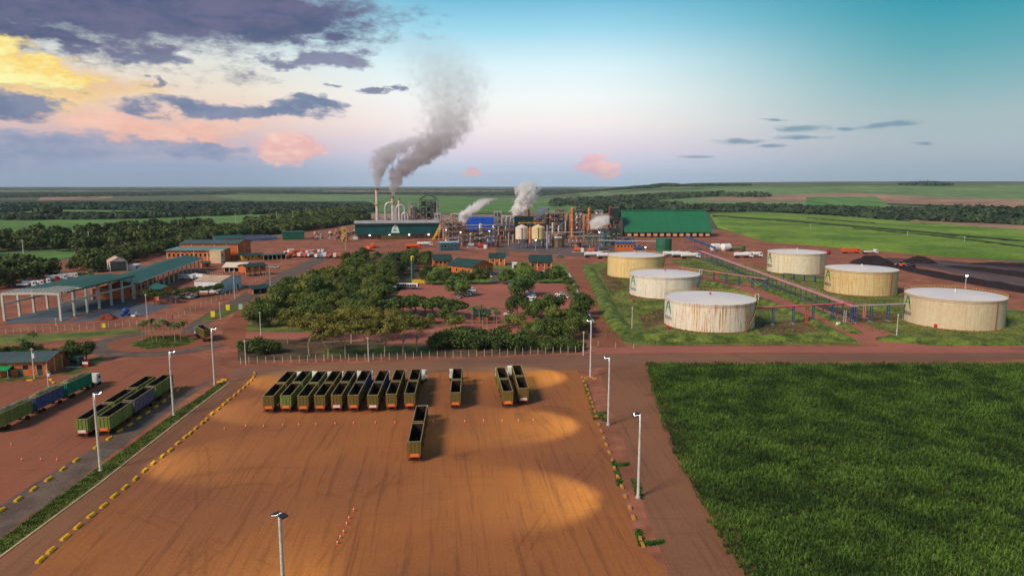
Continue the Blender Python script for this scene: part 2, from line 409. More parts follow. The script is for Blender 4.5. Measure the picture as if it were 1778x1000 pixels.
patch('field', [(1480,322),(1640,320),(1900,322)], [(1500,342),(1640,347),(1900,352)], fieldg2, 1.2, 20, 4)
patch('field', [(1260,342),(1480,336),(1640,344),(1900,350)], [(1200,350),(1480,352),(1640,358),(1900,372)], fieldt, 1.8, 24, 4)
patch('field', [(1100,350),(1240,343),(1430,344)], [(1180,362),(1240,363),(1430,365)], fieldg2, 1.6, 20, 4)
patch('field', [(1400,344),(1520,343)], [(1400,366),(1560,366)], mat('young_cane_field', srgb(66,116,58), 0.95, 0.2, 0.05, stretch=(1, 0.06, 1), col2=srgb(110,150,80)), 2.4, 14, 4)
patch('field', [(940,352),(1080,366)], [(940,360),(1060,372)], fieldg2, 0.9, 12, 3)
patch('field', [(1580,382),(1700,384),(2000,404)], [(1580,390),(1700,399),(2000,424)], fieldt, 0.7, 14, 3)
def canez(x, y, u, v):
    e = min(1, min(v, 1-v)*30, min(u, 1-u)*60)
    return e*(2.4 + 0.5*math.sin(x*0.31)*math.sin(y*0.23) + random.uniform(-0.35, 0.35))
tag(patch('sugarcane', [(1232,372),(1330,370),(1480,378),(1600,388),(1780,402),(2200,440)], [(1246,396),(1330,420),(1500,434),(1640,446),(1790,452),(2200,476)], cane_far, 0.05, 150, 60, 'stuff', canez),
    'bright green cane field beyond the white tanks')

trk = mat('field_track', srgb(54,70,36), 0.95, 0.2, 0.05)
for tp, bt in (([(1236,376),(1400,388),(1560,402),(1800,424)], [(1236,378),(1400,390.5),(1560,404.5),(1800,427)]), ([(1400,381),(1520,390)], [(1400,382.2),(1520,391.6)]), ([(1480,399),(1640,414),(1800,436)], [(1480,400.2),(1640,415.6),(1800,438)])):
    patch('field_track', tp, bt, trk, 3.0, 30, 2)
# truck park, roads and lanes
poly('truck_yard', [(-260,1300),(60,985),(170,895),(300,765),(400,690),(444,652),(640,646),(1000,640),(1016,660),(1056,790),(1112,950),(1190,1010),(1330,1300)], yard, 0.02)
poly('trailer_yard', [(-700,960),(-200,780),(0,676),(110,650),(300,604),(400,640),(300,690),(120,805),(0,880),(-300,1080)], dirt, 0.02)
patch('crossing_road', [(395,640),(640,629),(1000,616),(1120,614),(1778,613),(2400,612)], [(395,656),(640,650),(1000,642),(1120,630),(1778,624),(2400,622)], crossm, 0.0292, 30, 3)
patch('field_lane', [(1040,642),(1130,628)], [(1260,1300),(1480,1300)], roadm, 0.026, 3, 16)
patch('dirt_lane', [(388,664),(440,652)], [(-600,1460),(-330,1330)], roadm, 0.024, 3, 12)
patch('asphalt_lane', [(300,690),(378,652)], [(-420,1140),(-300,1160)], asph, 0.028, 3, 12)
patch('dirt_track', [(0,738),(330,640)], [(-60,790),(330,652)], dirt, 0.028, 4, 3)
# red pink track between crossing road and tanks
patch('tank_track', [(1010,604),(1100,602),(1778,600),(2400,598)], [(1010,614),(1100,613),(1778,612),(2400,611)], pinkd, 0.034, 20, 3)
patch('tank_path', [(984,452),(1000,452)], [(1040,612),(1090,606)], dirt, 0.0315, 4, 10)
patch('tank_path', [(1260,500),(1296,490)], [(1560,612),(1640,610)], pinkd, 0.0325, 4, 10)
# entry road and roundabout
patch('entry_road', [(300,600),(330,560),(400,522),(480,478),(560,440)], [(330,606),(356,566),(420,530),(500,486),(580,446)], asph, 0.034, 26, 3)
patch('entry_lane', [(380,600),(392,560),(425,530),(520,476),(600,440)], [(420,606),(430,560),(455,535),(560,478),(640,446)], dirt, 0.038, 26, 3)
def ring(name, c, r0, r1, m, dz, a0=0, a1=360, n=48, ex=1.0):
    vs = []; fs = []
    for i in range(n+1):
        a = R(a0+(a1-a0)*i/n)
        for r in (r0, r1): vs.append((c.x+r*math.cos(a)*ex, c.y+r*math.sin(a), dz))
    fs = [(2*i, 2*i+1, 2*i+3, 2*i+2) for i in range(n)]
    return struct(MB().add(vs, fs).build(name, m))
isl = P(284, 594)
ring('roundabout_road', isl, 15, 22, asph, 0.042, 130, 350, 40, 1.15)
ring('roundabout_verge', isl, 8, 15, dirt, 0.046, 0, 360, 40, 1.25)
def disc(name, c, r, m, dz, ex=1.0):
    n = 36; return struct(MB().add([(c.x+r*ex*math.cos(2*math.pi*i/n)*(1+0.06*math.sin(5*i)), c.y+r*math.sin(2*math.pi*i/n)*(1+0.05*math.cos(3*i)), dz) for i in range(n)], [tuple(range(n))]).build(name, m))
disc('roundabout_lawn', isl, 9.0, lawn, 0.06, 1.25)
poly('verge_grass', [(-200,592),(0,582),(120,577),(240,570),(250,577),(120,590),(0,600),(-200,612)], rough_grass, 0.03)
poly('verge_grass', [(338,556),(370,542),(412,528),(420,534),(396,548),(356,558)], lawn, 0.05)
poly('verge_grass', [(100,650),(150,626),(180,616),(176,628),(130,650)], lawn, 0.04)
poly('verge_grass', [(-60,658),(60,652),(78,656),(40,660),(-60,668)], lawn, 0.04)
# median strip with kerb
med = [((0,935),(0,962)), ((150,838),(168,840)), ((300,722),(318,724)), ((384,663),(396,664))]
patch('median_grass', [(-300,1160),(0,936),(150,826),(300,718),(386,662)], [(-300,1200),(0,964),(168,840),(316,724),(396,664)], lawn, 0.05, 30, 3)
def kerb(name, pts, w, h, m):
    ps = resample([P(*p) for p in pts], 40); b = MB()
    for a, c in zip(ps, ps[1:]):
        d = (c-a).normalized(); nrm = Vector((-d.y, d.x, 0))*w/2; c2 = c - d*0.12
        b.add([(a-nrm)[:2]+(0,), (a+nrm)[:2]+(0,), (c2+nrm)[:2]+(0,), (c2-nrm)[:2]+(0,), (a-nrm)[:2]+(h,), (a+nrm)[:2]+(h,), (c2+nrm)[:2]+(h,), (c2-nrm)[:2]+(h,)],
              [(3,2,1,0),(4,5,6,7),(0,1,5,4),(1,2,6,5),(2,3,7,6),(3,0,4,7)])
    return struct(b.build(name, m))
conc = mat('concrete', srgb(186,176,160), 0.9, 0.15, 0.4, fine=3.0)
kerb('median_kerb', [(-300,1204),(0,967),(168,843),(316,727),(398,664)], 0.32, 0.16, mat('kerb_stone', srgb(190,164,132), 0.9, 0.2, 0.4))

# garden and car park
poly('garden_floor', [(414,600),(430,560),(450,520),(560,470),(640,440),(720,438),(740,500),(700,520),(740,560),(1000,560),(1010,612),(700,620),(414,626)], litter, 0.012)
poly('garden_lawn', [(560,606),(760,600),(760,612),(560,618)], lawn, 0.03)
poly('garden_lawn', [(414,560),(540,556),(540,584),(414,588)], rough_grass, 0.03)
poly('car_park', [(690,512),(700,494),(974,492),(990,520),(1000,556),(880,552),(790,560),(680,558),(676,520)], pinkd, 0.03)
poly('garden_drive', [(660,596),(700,574),(800,562),(940,560),(970,584),(930,600),(880,584),(800,580),(740,596)], pinkd, 0.034)
poly('garden_drive', [(414,576),(700,580),(700,592),(414,588)], pinkd, 0.037)
poly('office_lawn', [(730,474),(758,458),(800,456),(860,462),(980,458),(996,492),(880,492),(864,466),(850,492),(730,492)], mat('bright_lawn', srgb(96,124,48), 0.95, 0.2, 0.2, fine=1.0), 0.024)
poly('office_drive', [(852,492),(858,466),(880,466),(884,492)], asph, 0.04)
poly('mill_road', [(860,446),(864,418),(882,418),(884,446)], asph, 0.024)
poly('mill_slab', [(880,436),(890,418),(1060,418),(1070,440),(1010,446)], mat('mill_slab', srgb(108,92,90), 0.9, 0.2, 0.06, fine=0.6), 0.012)
poly('roadside_lawn', [(982,500),(996,480),(1012,520),(1028,560),(1022,566),(1004,540)], lawn, 0.0455)
# pale drain channel beside the red path
kerb('drain_channel', [(988,476),(1004,510),(1030,560)], 0.9, 0.5, mat('pale_concrete', srgb(196,190,192), 0.9, 0.12, 0.4))
kerb('drive_kerb', [(740,578),(780,568),(800,566)], 0.4, 0.16, MATS['kerb_stone'])
kerb('drive_kerb', [(560,594),(620,592),(680,590)], 0.4, 0.16, MATS['kerb_stone'])
# tank farm
poly('tank_farm_grass', [(1010,460),(1040,456),(1060,452),(1170,470),(1250,496),(1420,560),(1500,598),(1100,600),(1050,590),(1040,560)], rough_grass, 0.022)
poly('tank_farm_grass', [(1160,452),(1240,446),(1330,470),(1440,480),(1560,510),(1778,540),(2000,560),(2000,598),(1640,604),(1520,580),(1300,500),(1200,470)], rough_grass, 0.0235)
bare = mat('bare_brown_soil', srgb(96,74,56), 0.95, 0.25, 0.1, col2=srgb(120,92,62), fine=0.6)
for pts in ([(1110,548),(1150,536),(1156,560),(1120,572)], [(1040,470),(1056,468),(1090,500),(1060,510)], [(1310,560),(1400,556),(1420,576),(1320,582)], [(1420,530),(1560,545),(1560,560),(1460,560)]):
    poly('bare_soil', pts, bare, 0.0265)
# compost yard
poly('compost_yard', [(1556,470),(1600,462),(1780,500),(2100,560),(2100,500),(1780,466),(1640,452),(1540,448),(1490,456)], mat('compost_slab', srgb(78,62,66), 0.95, 0.25, 0.03, stretch=(1, 0.3, 1), col2=srgb(104,84,86)), 0.02)
poly('car_slab', [(12,556),(120,558),(216,524),(300,530),(250,548),(120,560),(10,562)], mat('shed_slab', srgb(92,94,106), 0.9, 0.15, 0.1), 0.03)

# ------------------------------------------------------------ vegetation
def leafm(name, c, c2, rand=0.25):
    m = mat(name, c, 0.75, 0.3, 0.35, col2=c2, rand=rand, spec=0.15, fine=2.0)
    return m
L_dark = leafm('leaves_dark', srgb(58,80,40), srgb(98,116,60))
L_mid = leafm('leaves_mid', srgb(82,100,46), srgb(132,140,72))
L_acacia = leafm('leaves_acacia', srgb(94,96,46), srgb(136,132,68))
L_round = leafm('leaves_round', srgb(74,104,50), srgb(126,150,84))
L_belt = leafm('leaves_belt', srgb(54,74,40), srgb(96,110,60), 0.35)
L_dry = leafm('leaves_dry', srgb(96,82,72), srgb(120,108,84))
L_palm = leafm('leaves_palm', srgb(58,84,40), srgb(94,114,58))
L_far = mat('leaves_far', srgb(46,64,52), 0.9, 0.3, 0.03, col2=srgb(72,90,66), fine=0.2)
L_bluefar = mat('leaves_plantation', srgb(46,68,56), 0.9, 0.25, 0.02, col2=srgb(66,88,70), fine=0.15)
bark = mat('bark', srgb(128,108,86), 0.95, 0.3, 1.5)
palebark = mat('pale_bark', srgb(170,148,120), 0.95, 0.25, 1.5)

def quads_mesh(name, cen, nrm, size, m, aspect=1.0, extra=None, r=None):
    r = r or rng; n = len(cen)
    nrm = nrm/np.maximum(1e-6, np.linalg.norm(nrm, axis=1))[:, None]
    t = np.cross(nrm, r.normal(size=(n, 3))); t /= np.maximum(1e-6, np.linalg.norm(t, axis=1))[:, None]
    b = np.cross(nrm, t); s = (np.ones(n)*size)[:, None]*0.5
    v = np.stack([cen-t*s-b*s*aspect, cen+t*s-b*s*aspect*0.6, cen+t*s*0.7+b*s*aspect, cen-t*s*0.8+b*s*aspect], 1).reshape(-1, 3)
    return arr_mesh(name, v, np.arange(4*n).reshape(-1, 4), m)
def arr_mesh(name, v, f, m):
    me = bpy.data.meshes.new(name); nf, k = f.shape
    me.vertices.add(len(v)); me.vertices.foreach_set('co', np.asarray(v, np.float32).ravel())
    me.loops.add(nf*k); me.loops.foreach_set('vertex_index', f.astype(np.int32).ravel())
    me.polygons.add(nf); me.polygons.foreach_set('loop_start', np.arange(0, nf*k, k, dtype=np.int32))
    me.update(calc_edges=True); me.materials.append(m)
    return me
def leaf_cloud(seed, lobes, n, up=0.25):
    g = np.random.default_rng(seed); L = np.array(lobes, float)
    w = L[:, 3]*L[:, 4]+L[:, 4]*L[:, 5]; k = g.choice(len(L), n, p=w/w.sum())
    d = g.normal(size=(n, 3)); d[:, 2] = d[:, 2]+up; d /= np.linalg.norm(d, axis=1)[:, None]
    rad = 1.1-np.abs(g.normal(size=n))*0.3
    bumpy = 1+0.13*np.sin(d[:, 0]*7+k*2.1)*np.sin(d[:, 1]*6+k)+0.1*np.sin(d[:, 2]*9+k*1.3)
    c = L[k, :3]+d*L[k, 3:6]*(rad*bumpy)[:, None]
    return c, d+g.normal(size=(n, 3))*0.6, g
def random_lobes(seed, nl, R0, H, spread, lr, zlo, flat=0.75):
    g = random.Random(seed); out = []
    for i in range(nl):
        a = 2*math.pi*(i/nl)+g.uniform(-.4, .4); q = spread*math.sqrt(g.uniform(0.1, 1))
        r = lr*g.uniform(0.7, 1.25)
        out.append((q*math.cos(a), q*math.sin(a), zlo+(H-zlo)*g.uniform(0.25, 0.8)*(1.1-0.45*q/max(.1, spread)), r, r*g.uniform(.85, 1.1), r*flat))
    return out
def trunk_mesh(name, seed, lobes, r0, fork, m):
    g = random.Random(seed); b = MB()
    top = (g.uniform(-.2, .2), g.uniform(-.2, .2), fork); b.tube((0, 0, -0.1), top, r0, r0*0.72, 7)
    for l in lobes[:6]: b.tube((top[0], top[1], fork-0.15), (l[0]*0.85, l[1]*0.85, l[2]+l[5]*0.1), r0*0.45, r0*0.12, 5)
    return b.mesh(name, m)
TREES = {}
def tree_kind(key, nvar, fn):
    TREES[key] = [fn(i) for i in range(nvar)]
def mk(key, nl, H, spread, lr, zlo, flat, n, ls, lm, bm_, r0, fork, up=0.25):
    def f(i):
        sd = abs(hash(key)) % 1 + i*17 + sum(map(ord, key)); lo = random_lobes(sd, nl, 0, H, spread, lr, zlo, flat)
        c, d, g = leaf_cloud(sd, lo, n, up); sz = ls*g.uniform(0.6, 1.4, n)
        return trunk_mesh('trunk', sd, lo, r0, fork, bm_), quads_mesh('crown', c, d, sz, lm, 0.8, r=g)
    return f
tree_kind('broad', 5, mk('broad', 9, 9.0, 3.0, 2.1, 2.6, 0.85, 2600, 0.46, L_dark, bark, 0.22, 2.6))
tree_kind('mid', 5, mk('mid', 9, 9.0, 3.2, 2.0, 2.8, 0.8, 2300, 0.44, L_mid, bark, 0.22, 2.8))
tree_kind('acacia', 4, mk('acacia', 13, 13.0, 6.2, 2.3, 8.2, 0.42, 2600, 0.46, L_acacia, palebark, 0.3, 4.0, 0.35))
tree_kind('round', 3, mk('round', 7, 8.0, 1.9, 2.4, 2.2, 0.95, 2400, 0.45, L_round, bark, 0.25, 2.0))
tree_kind('bush', 4, mk('bush', 6, 4.2, 2.0, 1.5, 0.8, 0.85, 1300, 0.38, L_dark, bark, 0.12, 0.9))
tree_kind('dry', 2, mk('dry', 9, 9.0, 3.2, 1.9, 3.0, 0.8, 700, 0.5, L_dry, palebark, 0.2, 2.6))
tree_kind('spread', 2, mk('spread', 11, 7.5, 5.2, 2.1, 4.0, 0.5, 1500, 0.6, L_dark, bark, 0.28, 3.0))
def palm(i):
    g = np.random.default_rng(50+i); H = 6.5+i; b = MB()
    b.tube((0, 0, -0.1), (0.1, 0, H*0.5), 0.2, 0.15, 7); b.tube((0.1, 0, H*0.5), (0.15, 0.1, H), 0.15, 0.13, 7)
    vs = []; fs = []
    for k in range(15):
        a = 2*math.pi*k/15+g.uniform(-.2, .2); el0 = g.uniform(0.1, 1.1); L = g.uniform(2.6, 3.4); prev = np.array([0.15, 0.1, H]); e = el0
        dirh = np.array([math.cos(a), math.sin(a), 0]); side = np.array([-math.sin(a), math.cos(a), 0])
        for s in range(5):
            nx = prev+(dirh*math.cos(e)+np.array([0, 0, 1])*math.sin(e))*L/5; e -= 0.42
            w0 = [0.15, 0.42, 0.5, 0.4, 0.22, 0.05][s]; w1 = [0.15, 0.42, 0.5, 0.4, 0.22, 0.05][s+1]
            for sg in (-1, 1):
                o = len(vs); dn = np.array([0, 0, -0.22])
                vs += [prev, nx, nx+side*sg*w1+dn*(w1*2), prev+side*sg*w0+dn*(w0*2)]; fs.append((o, o+1, o+2, o+3))
            prev = nx
    return b.mesh('trunk', palebark), arr_mesh('crown', np.array(vs), np.array(fs), L_palm)
tree_kind('palm', 3, palm)
NT_COUNT = [0]
def tree(kind, p, s, label, group, name='broadleaf_tree', cat='tree', rz=None, sz=None):
    g = random.Random(NT_COUNT[0]*13+5); NT_COUNT[0] += 1
    tm, cm = g.choice(TREES[kind])
    t = thing(name, label, cat, (p.x, p.y, terr(p.x, p.y)), g.uniform(0, 6.28) if rz is None else rz, group)
    t.scale = (s*g.uniform(.92, 1.08), s*g.uniform(.92, 1.08), (sz or s)*g.uniform(.9, 1.1))
    link('trunk', tm, t); link('crown', cm, t)
    return t
def inside(p, poly_):
    c = False; n = len(poly_); j = n-1
    for i in range(n):
        a, b = poly_[i], poly_[j]
        if (a.y > p[1]) != (b.y > p[1]) and p[0] < (b.x-a.x)*(p[1]-a.y)/(b.y-a.y)+a.x: c = not c
        j = i
    return c
def scatter(pts, n, mind, seed, world=False):
    ps = [Vector((p[0], p[1], 0)) if world else P(*p) for p in pts]; g = random.Random(seed); out = []
    x0, x1 = min(p.x for p in ps), max(p.x for p in ps); y0, y1 = min(p.y for p in ps), max(p.y for p in ps)
    tries = 0
    while len(out) < n and tries < n*60:
        tries += 1; q = (g.uniform(x0, x1), g.uniform(y0, y1))
        if inside(q, ps) and all((q[0]-o[0])**2+(q[1]-o[1])**2 > mind*mind for o in out): out.append(q)
    return [Vector((a, b, 0)) for a, b in sorted(out)]

# wood in the garden
g = random.Random(3)
wood = scatter([(440,572),(448,548),(500,512),(560,488),(640,472),(684,474),(684,500),(668,528),(650,552),(640,572)], 110, 4.9, 11)
for p in wood:
    k = g.choice(['broad', 'broad', 'mid', 'mid', 'mid', 'dry' if g.random() < 0.25 else 'mid'])
    lab = {'broad': 'dark green leafy tree crowded in the wood behind the acacias', 'mid': 'olive green leafy tree crowded in the wood behind the acacias', 'dry': 'greyish sparse tree standing among the green wood'}[k]
    ppx = 889+p.x/mpp(p); lab = lab.replace('in the wood behind the acacias', 'in the %s %s of the garden wood' % ('front' if p.y < 285 else 'middle' if p.y < 335 else 'back', 'left' if ppx < 540 else 'centre' if ppx < 620 else 'right'))
    tree(k, p, g.uniform(0.8, 1.3), lab, 'trees of the garden wood')
for p in scatter([(590,462),(640,445),(640,470),(600,478)], 9, 6, 12): tree('broad', p, g.uniform(0.9, 1.15), 'dark tree in the clump beside the dirt road to the mill', 'trees of the upper clump')
for p in scatter([(664,472),(676,454),(756,454),(750,468),(708,474),(690,486)], 20, 6, 13): tree('broad', p, g.uniform(0.9, 1.2), 'dark green tree in the clump around the tall slim tower', 'trees around the slim tower')
for i, (px, py, s) in enumerate([(537,618,0.98),(570,622,0.85),(600,621,0.9),(640,618,0.92),(668,619,0.95),(700,616,1.0),(724,612,0.92),(610,596,1.0),(560,592,0.9),(660,592,0.95),(500,596,0.8)]):
    tree('acacia', P(px, py), s, 'flat-topped acacia with pale forked trunk, %s from the left of the roadside row' % nth(i), 'acacias behind the roadside fence', 'acacia_tree')
for i, (px, py, s, k) in enumerate([(425,612,1.15,'bush'),(452,614,1.45,'bush'),(474,612,1.1,'bush')]):
    tree(k, P(px, py), s, 'dark rounded bush by the fence corner, %s from the left of three' % nth(i), 'bushes at the fence corner', 'bush', 'bush')
sh = [(770,600),(786,602),(800,604),(822,606),(845,604),(866,606),(884,604),(902,606),(800,592),(830,590),(868,594),(760,606),(912,598)]
for i, (px, py) in enumerate(sh): tree('bush', P(px, py), g.uniform(1.3, 1.75), 'tall loose shrub before the car park drive, %s in the hedge from the left' % nth(sorted(range(len(sh)), key=lambda q: sh[q][0]).index(i)), 'shrubs before the car park drive', 'shrub', 'shrub')
for i, (px, py) in enumerate([(936,606),(950,609),(962,606),(984,607),(996,609),(1006,606),(946,600),(980,600)]): tree('bush', P(px, py), g.uniform(0.8, 1.15), 'dark clipped round bush near the fence end, %s from the left' % nth(sorted([936,950,962,984,996,1006,946,980]).index(px)), 'round bushes at the fence end', 'bush', 'bush')
for i, p in enumerate(scatter([(940,584),(950,560),(985,556),(1010,562),(1020,590),(985,596)], 14, 4.5, 14)): tree('bush' if i % 2 else 'mid', p, g.uniform(1.2, 1.8) if i % 2 else g.uniform(.75, .95), 'olive shrubby tree by the drive exit, %s from the left' % nth(i), 'shrubby trees beside the exit', 'shrubby_tree')
# dark row in front of car park
for i, (px, py) in enumerate([(722,548),(738,550),(752,552),(768,552),(786,554),(700,546),(690,552)]): tree('spread', P(px, py), 1.2, 'dark spreading tree in the row before the car park, %s from the right' % nth([2,3,1,0,4,5,6].index(i) if False else i), 'row before the car park', 'spreading_tree')
for i, (px, py) in enumerate([(898,548),(916,552),(932,556),(950,552),(962,548),(1004,556),(1012,548)]): tree('broad', P(px, py), 1.1, 'dark tree right of the car park exit, %s from the left' % nth([0,1,2,3,4,5,6][i]), 'trees right of the exit')
# park row behind
for i, (px, py) in enumerate([(738,494),(750,495),(764,495),(778,495),(790,495),(804,493),(818,494),(832,494),(842,493),(874,494),(884,492),(936,492),(950,492),(960,492),(972,491)]):
    tree('round' if i % 4 == 1 else 'broad', P(px, py), 0.98, 'dense dark tree in the row behind the car park, %s from the left' % nth(i), 'row behind the car park')
for i, (px, py, s) in enumerate([(790,513,1.2),(805,515,1.25),(900,518,1.3),(911,514,1.4),(908,486,1.3),(918,487,1.15)]):
    tree('round', P(px, py), s, ['round light green tree left of the white parked cars', 'dense round tree touching the white parked cars', 'round light green tree over the dark parked car', 'largest round light green tree of the car park', 'round tree beside the small white house', 'round tree before the right office'][i], 'round trees of the car park', 'round_tree')
for i, (px, py) in enumerate([(820,566),(838,564),(858,562),(846,572),(862,574),(832,560)]): tree('palm', P(px, py), 0.85, 'young palm on the drive island, %s from the camera' % nth(i), 'palms on the drive island', 'palm_tree')
for i, (px, py) in enumerate([(676,566),(700,562),(716,566),(748,562),(772,560),(790,572),(884,566),(900,572),(918,580),(934,588),(870,598),(690,586),(664,574),(730,572)]):
    tree('mid' if i % 3 else 'round', P(px, py), g.uniform(0.5, 0.8), 'small light tree along the curved garden drive, %s from the left' % nth(sorted([676,700,716,748,772,790,884,900,918,934,870,690,664,730]).index(px)), 'small trees along the drive')
for i, (px, py) in enumerate([(648,456),(656,450),(662,462),(900,470),(912,472),(966,478),(978,486),(986,500),(992,512),(742,478),(760,482),(776,484),(796,476),(806,470)]):
    tree('broad' if i % 2 else 'mid', P(px, py), g.uniform(0.55, 0.85), 'small tree on the office grounds below the mill, %s from the left' % nth(sorted([648,656,662,900,912,966,978,986,992,742,760,776,796,806]).index(px)), 'trees of the office grounds')
# roundabout
for i, (px, py) in enumerate([(248,594),(254,590),(264,588),(272,594),(284,590),(296,588),(304,594),(314,590),(320,586)]):
    tree('palm', P(px, py), 0.82, 'small palm on the roundabout, %s from the left' % nth(i), 'palms on the roundabout', 'palm_tree')
# bushes above the shop, left
for i, (px, py) in enumerate([(8,632),(22,630),(40,631),(58,630),(76,632),(94,630),(108,632),(128,630),(150,628),(-14,634)]):
    tree('broad', P(px, py), 0.62 + 0.1*(i % 3 == 0) + (0.18 if i in (7, 8) else 0), 'dense dark tree behind the orange shop, %s from the left' % nth(i), 'trees behind the shop')
for i, (px, py) in enumerate([(40,614),(58,612)]): tree('palm', P(px, py), 0.75, 'lone small palm behind the shop trees, %s from the left' % nth(i), 'palms behind the shop', 'palm_tree')
tree('spread', P(268, 528), 1.0, 'brownish green tree before the end of the long green-roofed shed', None, 'spreading_tree')
for i, (px, py) in enumerate([(310,520),(328,516),(345,515),(362,512),(376,510)]): tree('spread', P(px, py), 0.72, 'flat spreading tree shading the cars by the entry road, %s from the left' % nth(i), 'trees shading the parked cars', 'spreading_tree')

# tree belts, left: one mesh each, too small to show their parts
BELT = []
for i in range(6):
    lo = random_lobes(200+i, 6, 0, 9, 3.0, 2.6, 2.2, 0.85); c, d, gg = leaf_cloud(200+i, lo, 420, 0.3)
    me = quads_mesh('belt_tree', c, d, gg.uniform(0.8, 1.7, 420), L_belt, 0.85, r=gg)
    bm = bmesh.new(); bm.from_mesh(me); tb = bmesh.new(); tb.from_mesh(trunk_mesh('t', i, lo, 0.25, 2.5, bark)); n0 = len(bm.faces)
    tmp = bpy.data.meshes.new('tmp'); tb.to_mesh(tmp); bm.from_mesh(tmp); me.materials.append(bark)
    for k, f in enumerate(bm.faces): f.material_index = 0 if k < n0 else 1
    bm.to_mesh(me); bm.free(); tb.free(); bpy.data.meshes.remove(tmp); BELT.append(me)
POLES_X = [42, 156, 243, 311, 365]
def belt(pts, n, mind, seed, s0, s1, label, group, name='belt_tree', secs=True):
    gg = random.Random(seed)
    for p in scatter(pts, n, mind, seed):
        sec = sum(1 for q in POLES_X if 889+p.x/mpp(p) > q)
        lb = label+(', left of the first pole' if sec == 0 else ', right of the last pole' if sec == len(POLES_X) else ', between the %s and %s poles' % (nth(sec-1), nth(sec))) if secs else label
        o = link(name, gg.choice(BELT), None, (p.x, p.y, terr(p.x, p.y))); s = gg.uniform(s0, s1)
        o.scale = (s, s, s*gg.uniform(0.85, 1.15)); o.rotation_euler = (0, 0, gg.uniform(0, 6.28)); tag(o, lb, 'tree', group)
belt([(-140,458),(-140,436),(0,418),(160,406),(300,398),(365,392),(365,412),(330,420),(200,434),(130,438),(60,436),(0,452)], 180, 8.0, 21, 1.15, 1.8, 'dark tree in the wide left belt', 'trees of the left belt')
belt([(-140,520),(-140,478),(0,470),(60,474),(96,482),(60,490),(0,502)], 48, 5.5, 22, 1.1, 1.6, 'tree in the hedge at the left edge above the sheds', 'trees of the left hedge', secs=False)
belt([(120,470),(150,452),(240,438),(310,428),(312,436),(240,452),(160,474)], 70, 5.4, 23, 0.9, 1.3, 'hedge tree along the red bank', 'trees of the bank hedge')

# far woods that read as one mass
def far_wood(name, top, bot, spacing, h, m, label, seed, nq=26, rows=None):
    A = resample([P(*p) for p in top], 60); B = resample([P(*p) for p in bot], 60); gg = np.random.default_rng(seed); cs = []
    L = sum((b-a).length for a, b in zip(A, A[1:])); D = sum((a-b).length for a, b in zip(A, B))/60
    n = int(min(1800, max(12, L*D/(spacing*spacing))))
    for k in range(n):
        u, v = gg.uniform(0, 58.99), gg.uniform(0, 1); i = int(u); p = A[i].lerp(A[i+1], u-i).lerp(B[i].lerp(B[i+1], u-i), v); cs.append((p.x, p.y, terr(p.x, p.y)))
    cs = np.array(cs); hh = h*gg.uniform(0.7, 1.2, n); rr = spacing*0.62*gg.uniform(0.8, 1.3, n)
    k = np.repeat(np.arange(n), nq); d = gg.normal(size=(n*nq, 3)); d[:, 2] = np.abs(d[:, 2]*1.1)-0.35; d /= np.linalg.norm(d, axis=1)[:, None]
    c = cs[k]+np.stack([d[:, 0]*rr[k], d[:, 1]*rr[k], hh[k]*(0.5+0.5*d[:, 2])], 1)
    me = quads_mesh(name, c, d+gg.normal(size=d.shape)*0.3, np.minimum(rr[k], hh[k]*0.75)*gg.uniform(0.6, 1.1, n*nq), m, 0.9, r=gg)
    return tag(link(name, me), label, None, None, 'stuff')
far_wood('hedge', [(310,424),(360,405),(470,394),(600,381),(640,381)], [(320,432),(400,413),(500,406),(600,392),(640,384)], 6.5, 9, L_belt, 'low hedge of trees running towards the mill', 51, 44)
far_wood('scrub', [(430,390),(520,376),(640,364)], [(440,394),(540,382),(640,368)], 13, 9, L_belt, 'olive scrub on the slope beside the bare field', 52, 40)
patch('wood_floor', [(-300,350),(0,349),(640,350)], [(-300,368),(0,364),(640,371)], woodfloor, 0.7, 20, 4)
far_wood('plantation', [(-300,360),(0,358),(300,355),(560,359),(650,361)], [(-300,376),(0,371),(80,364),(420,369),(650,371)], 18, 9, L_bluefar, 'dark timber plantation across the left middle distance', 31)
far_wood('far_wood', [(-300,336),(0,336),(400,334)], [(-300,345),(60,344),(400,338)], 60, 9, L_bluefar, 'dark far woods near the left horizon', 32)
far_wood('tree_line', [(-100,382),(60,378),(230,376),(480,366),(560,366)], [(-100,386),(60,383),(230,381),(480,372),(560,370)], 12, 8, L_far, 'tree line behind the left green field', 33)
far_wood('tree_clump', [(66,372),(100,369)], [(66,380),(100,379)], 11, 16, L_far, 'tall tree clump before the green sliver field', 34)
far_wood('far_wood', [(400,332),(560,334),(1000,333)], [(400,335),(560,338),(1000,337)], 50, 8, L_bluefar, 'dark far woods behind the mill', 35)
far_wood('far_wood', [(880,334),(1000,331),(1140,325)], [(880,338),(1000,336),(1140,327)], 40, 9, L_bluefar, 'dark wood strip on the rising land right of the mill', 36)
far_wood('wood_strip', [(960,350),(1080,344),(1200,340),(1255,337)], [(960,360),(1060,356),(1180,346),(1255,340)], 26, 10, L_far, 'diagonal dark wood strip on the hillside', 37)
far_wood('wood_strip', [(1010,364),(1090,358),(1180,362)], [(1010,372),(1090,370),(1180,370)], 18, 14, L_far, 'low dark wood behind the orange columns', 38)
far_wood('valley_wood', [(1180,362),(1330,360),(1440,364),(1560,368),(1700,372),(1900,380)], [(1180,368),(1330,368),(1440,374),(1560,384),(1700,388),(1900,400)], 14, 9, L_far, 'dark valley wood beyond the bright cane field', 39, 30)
far_wood('eucalyptus_stand', [(1600,372),(1680,370),(1900,380)], [(1670,386),(1740,390),(1900,398)], 12, 15, L_far, 'tall dark tree stand at the right end of the valley', 40, 30)
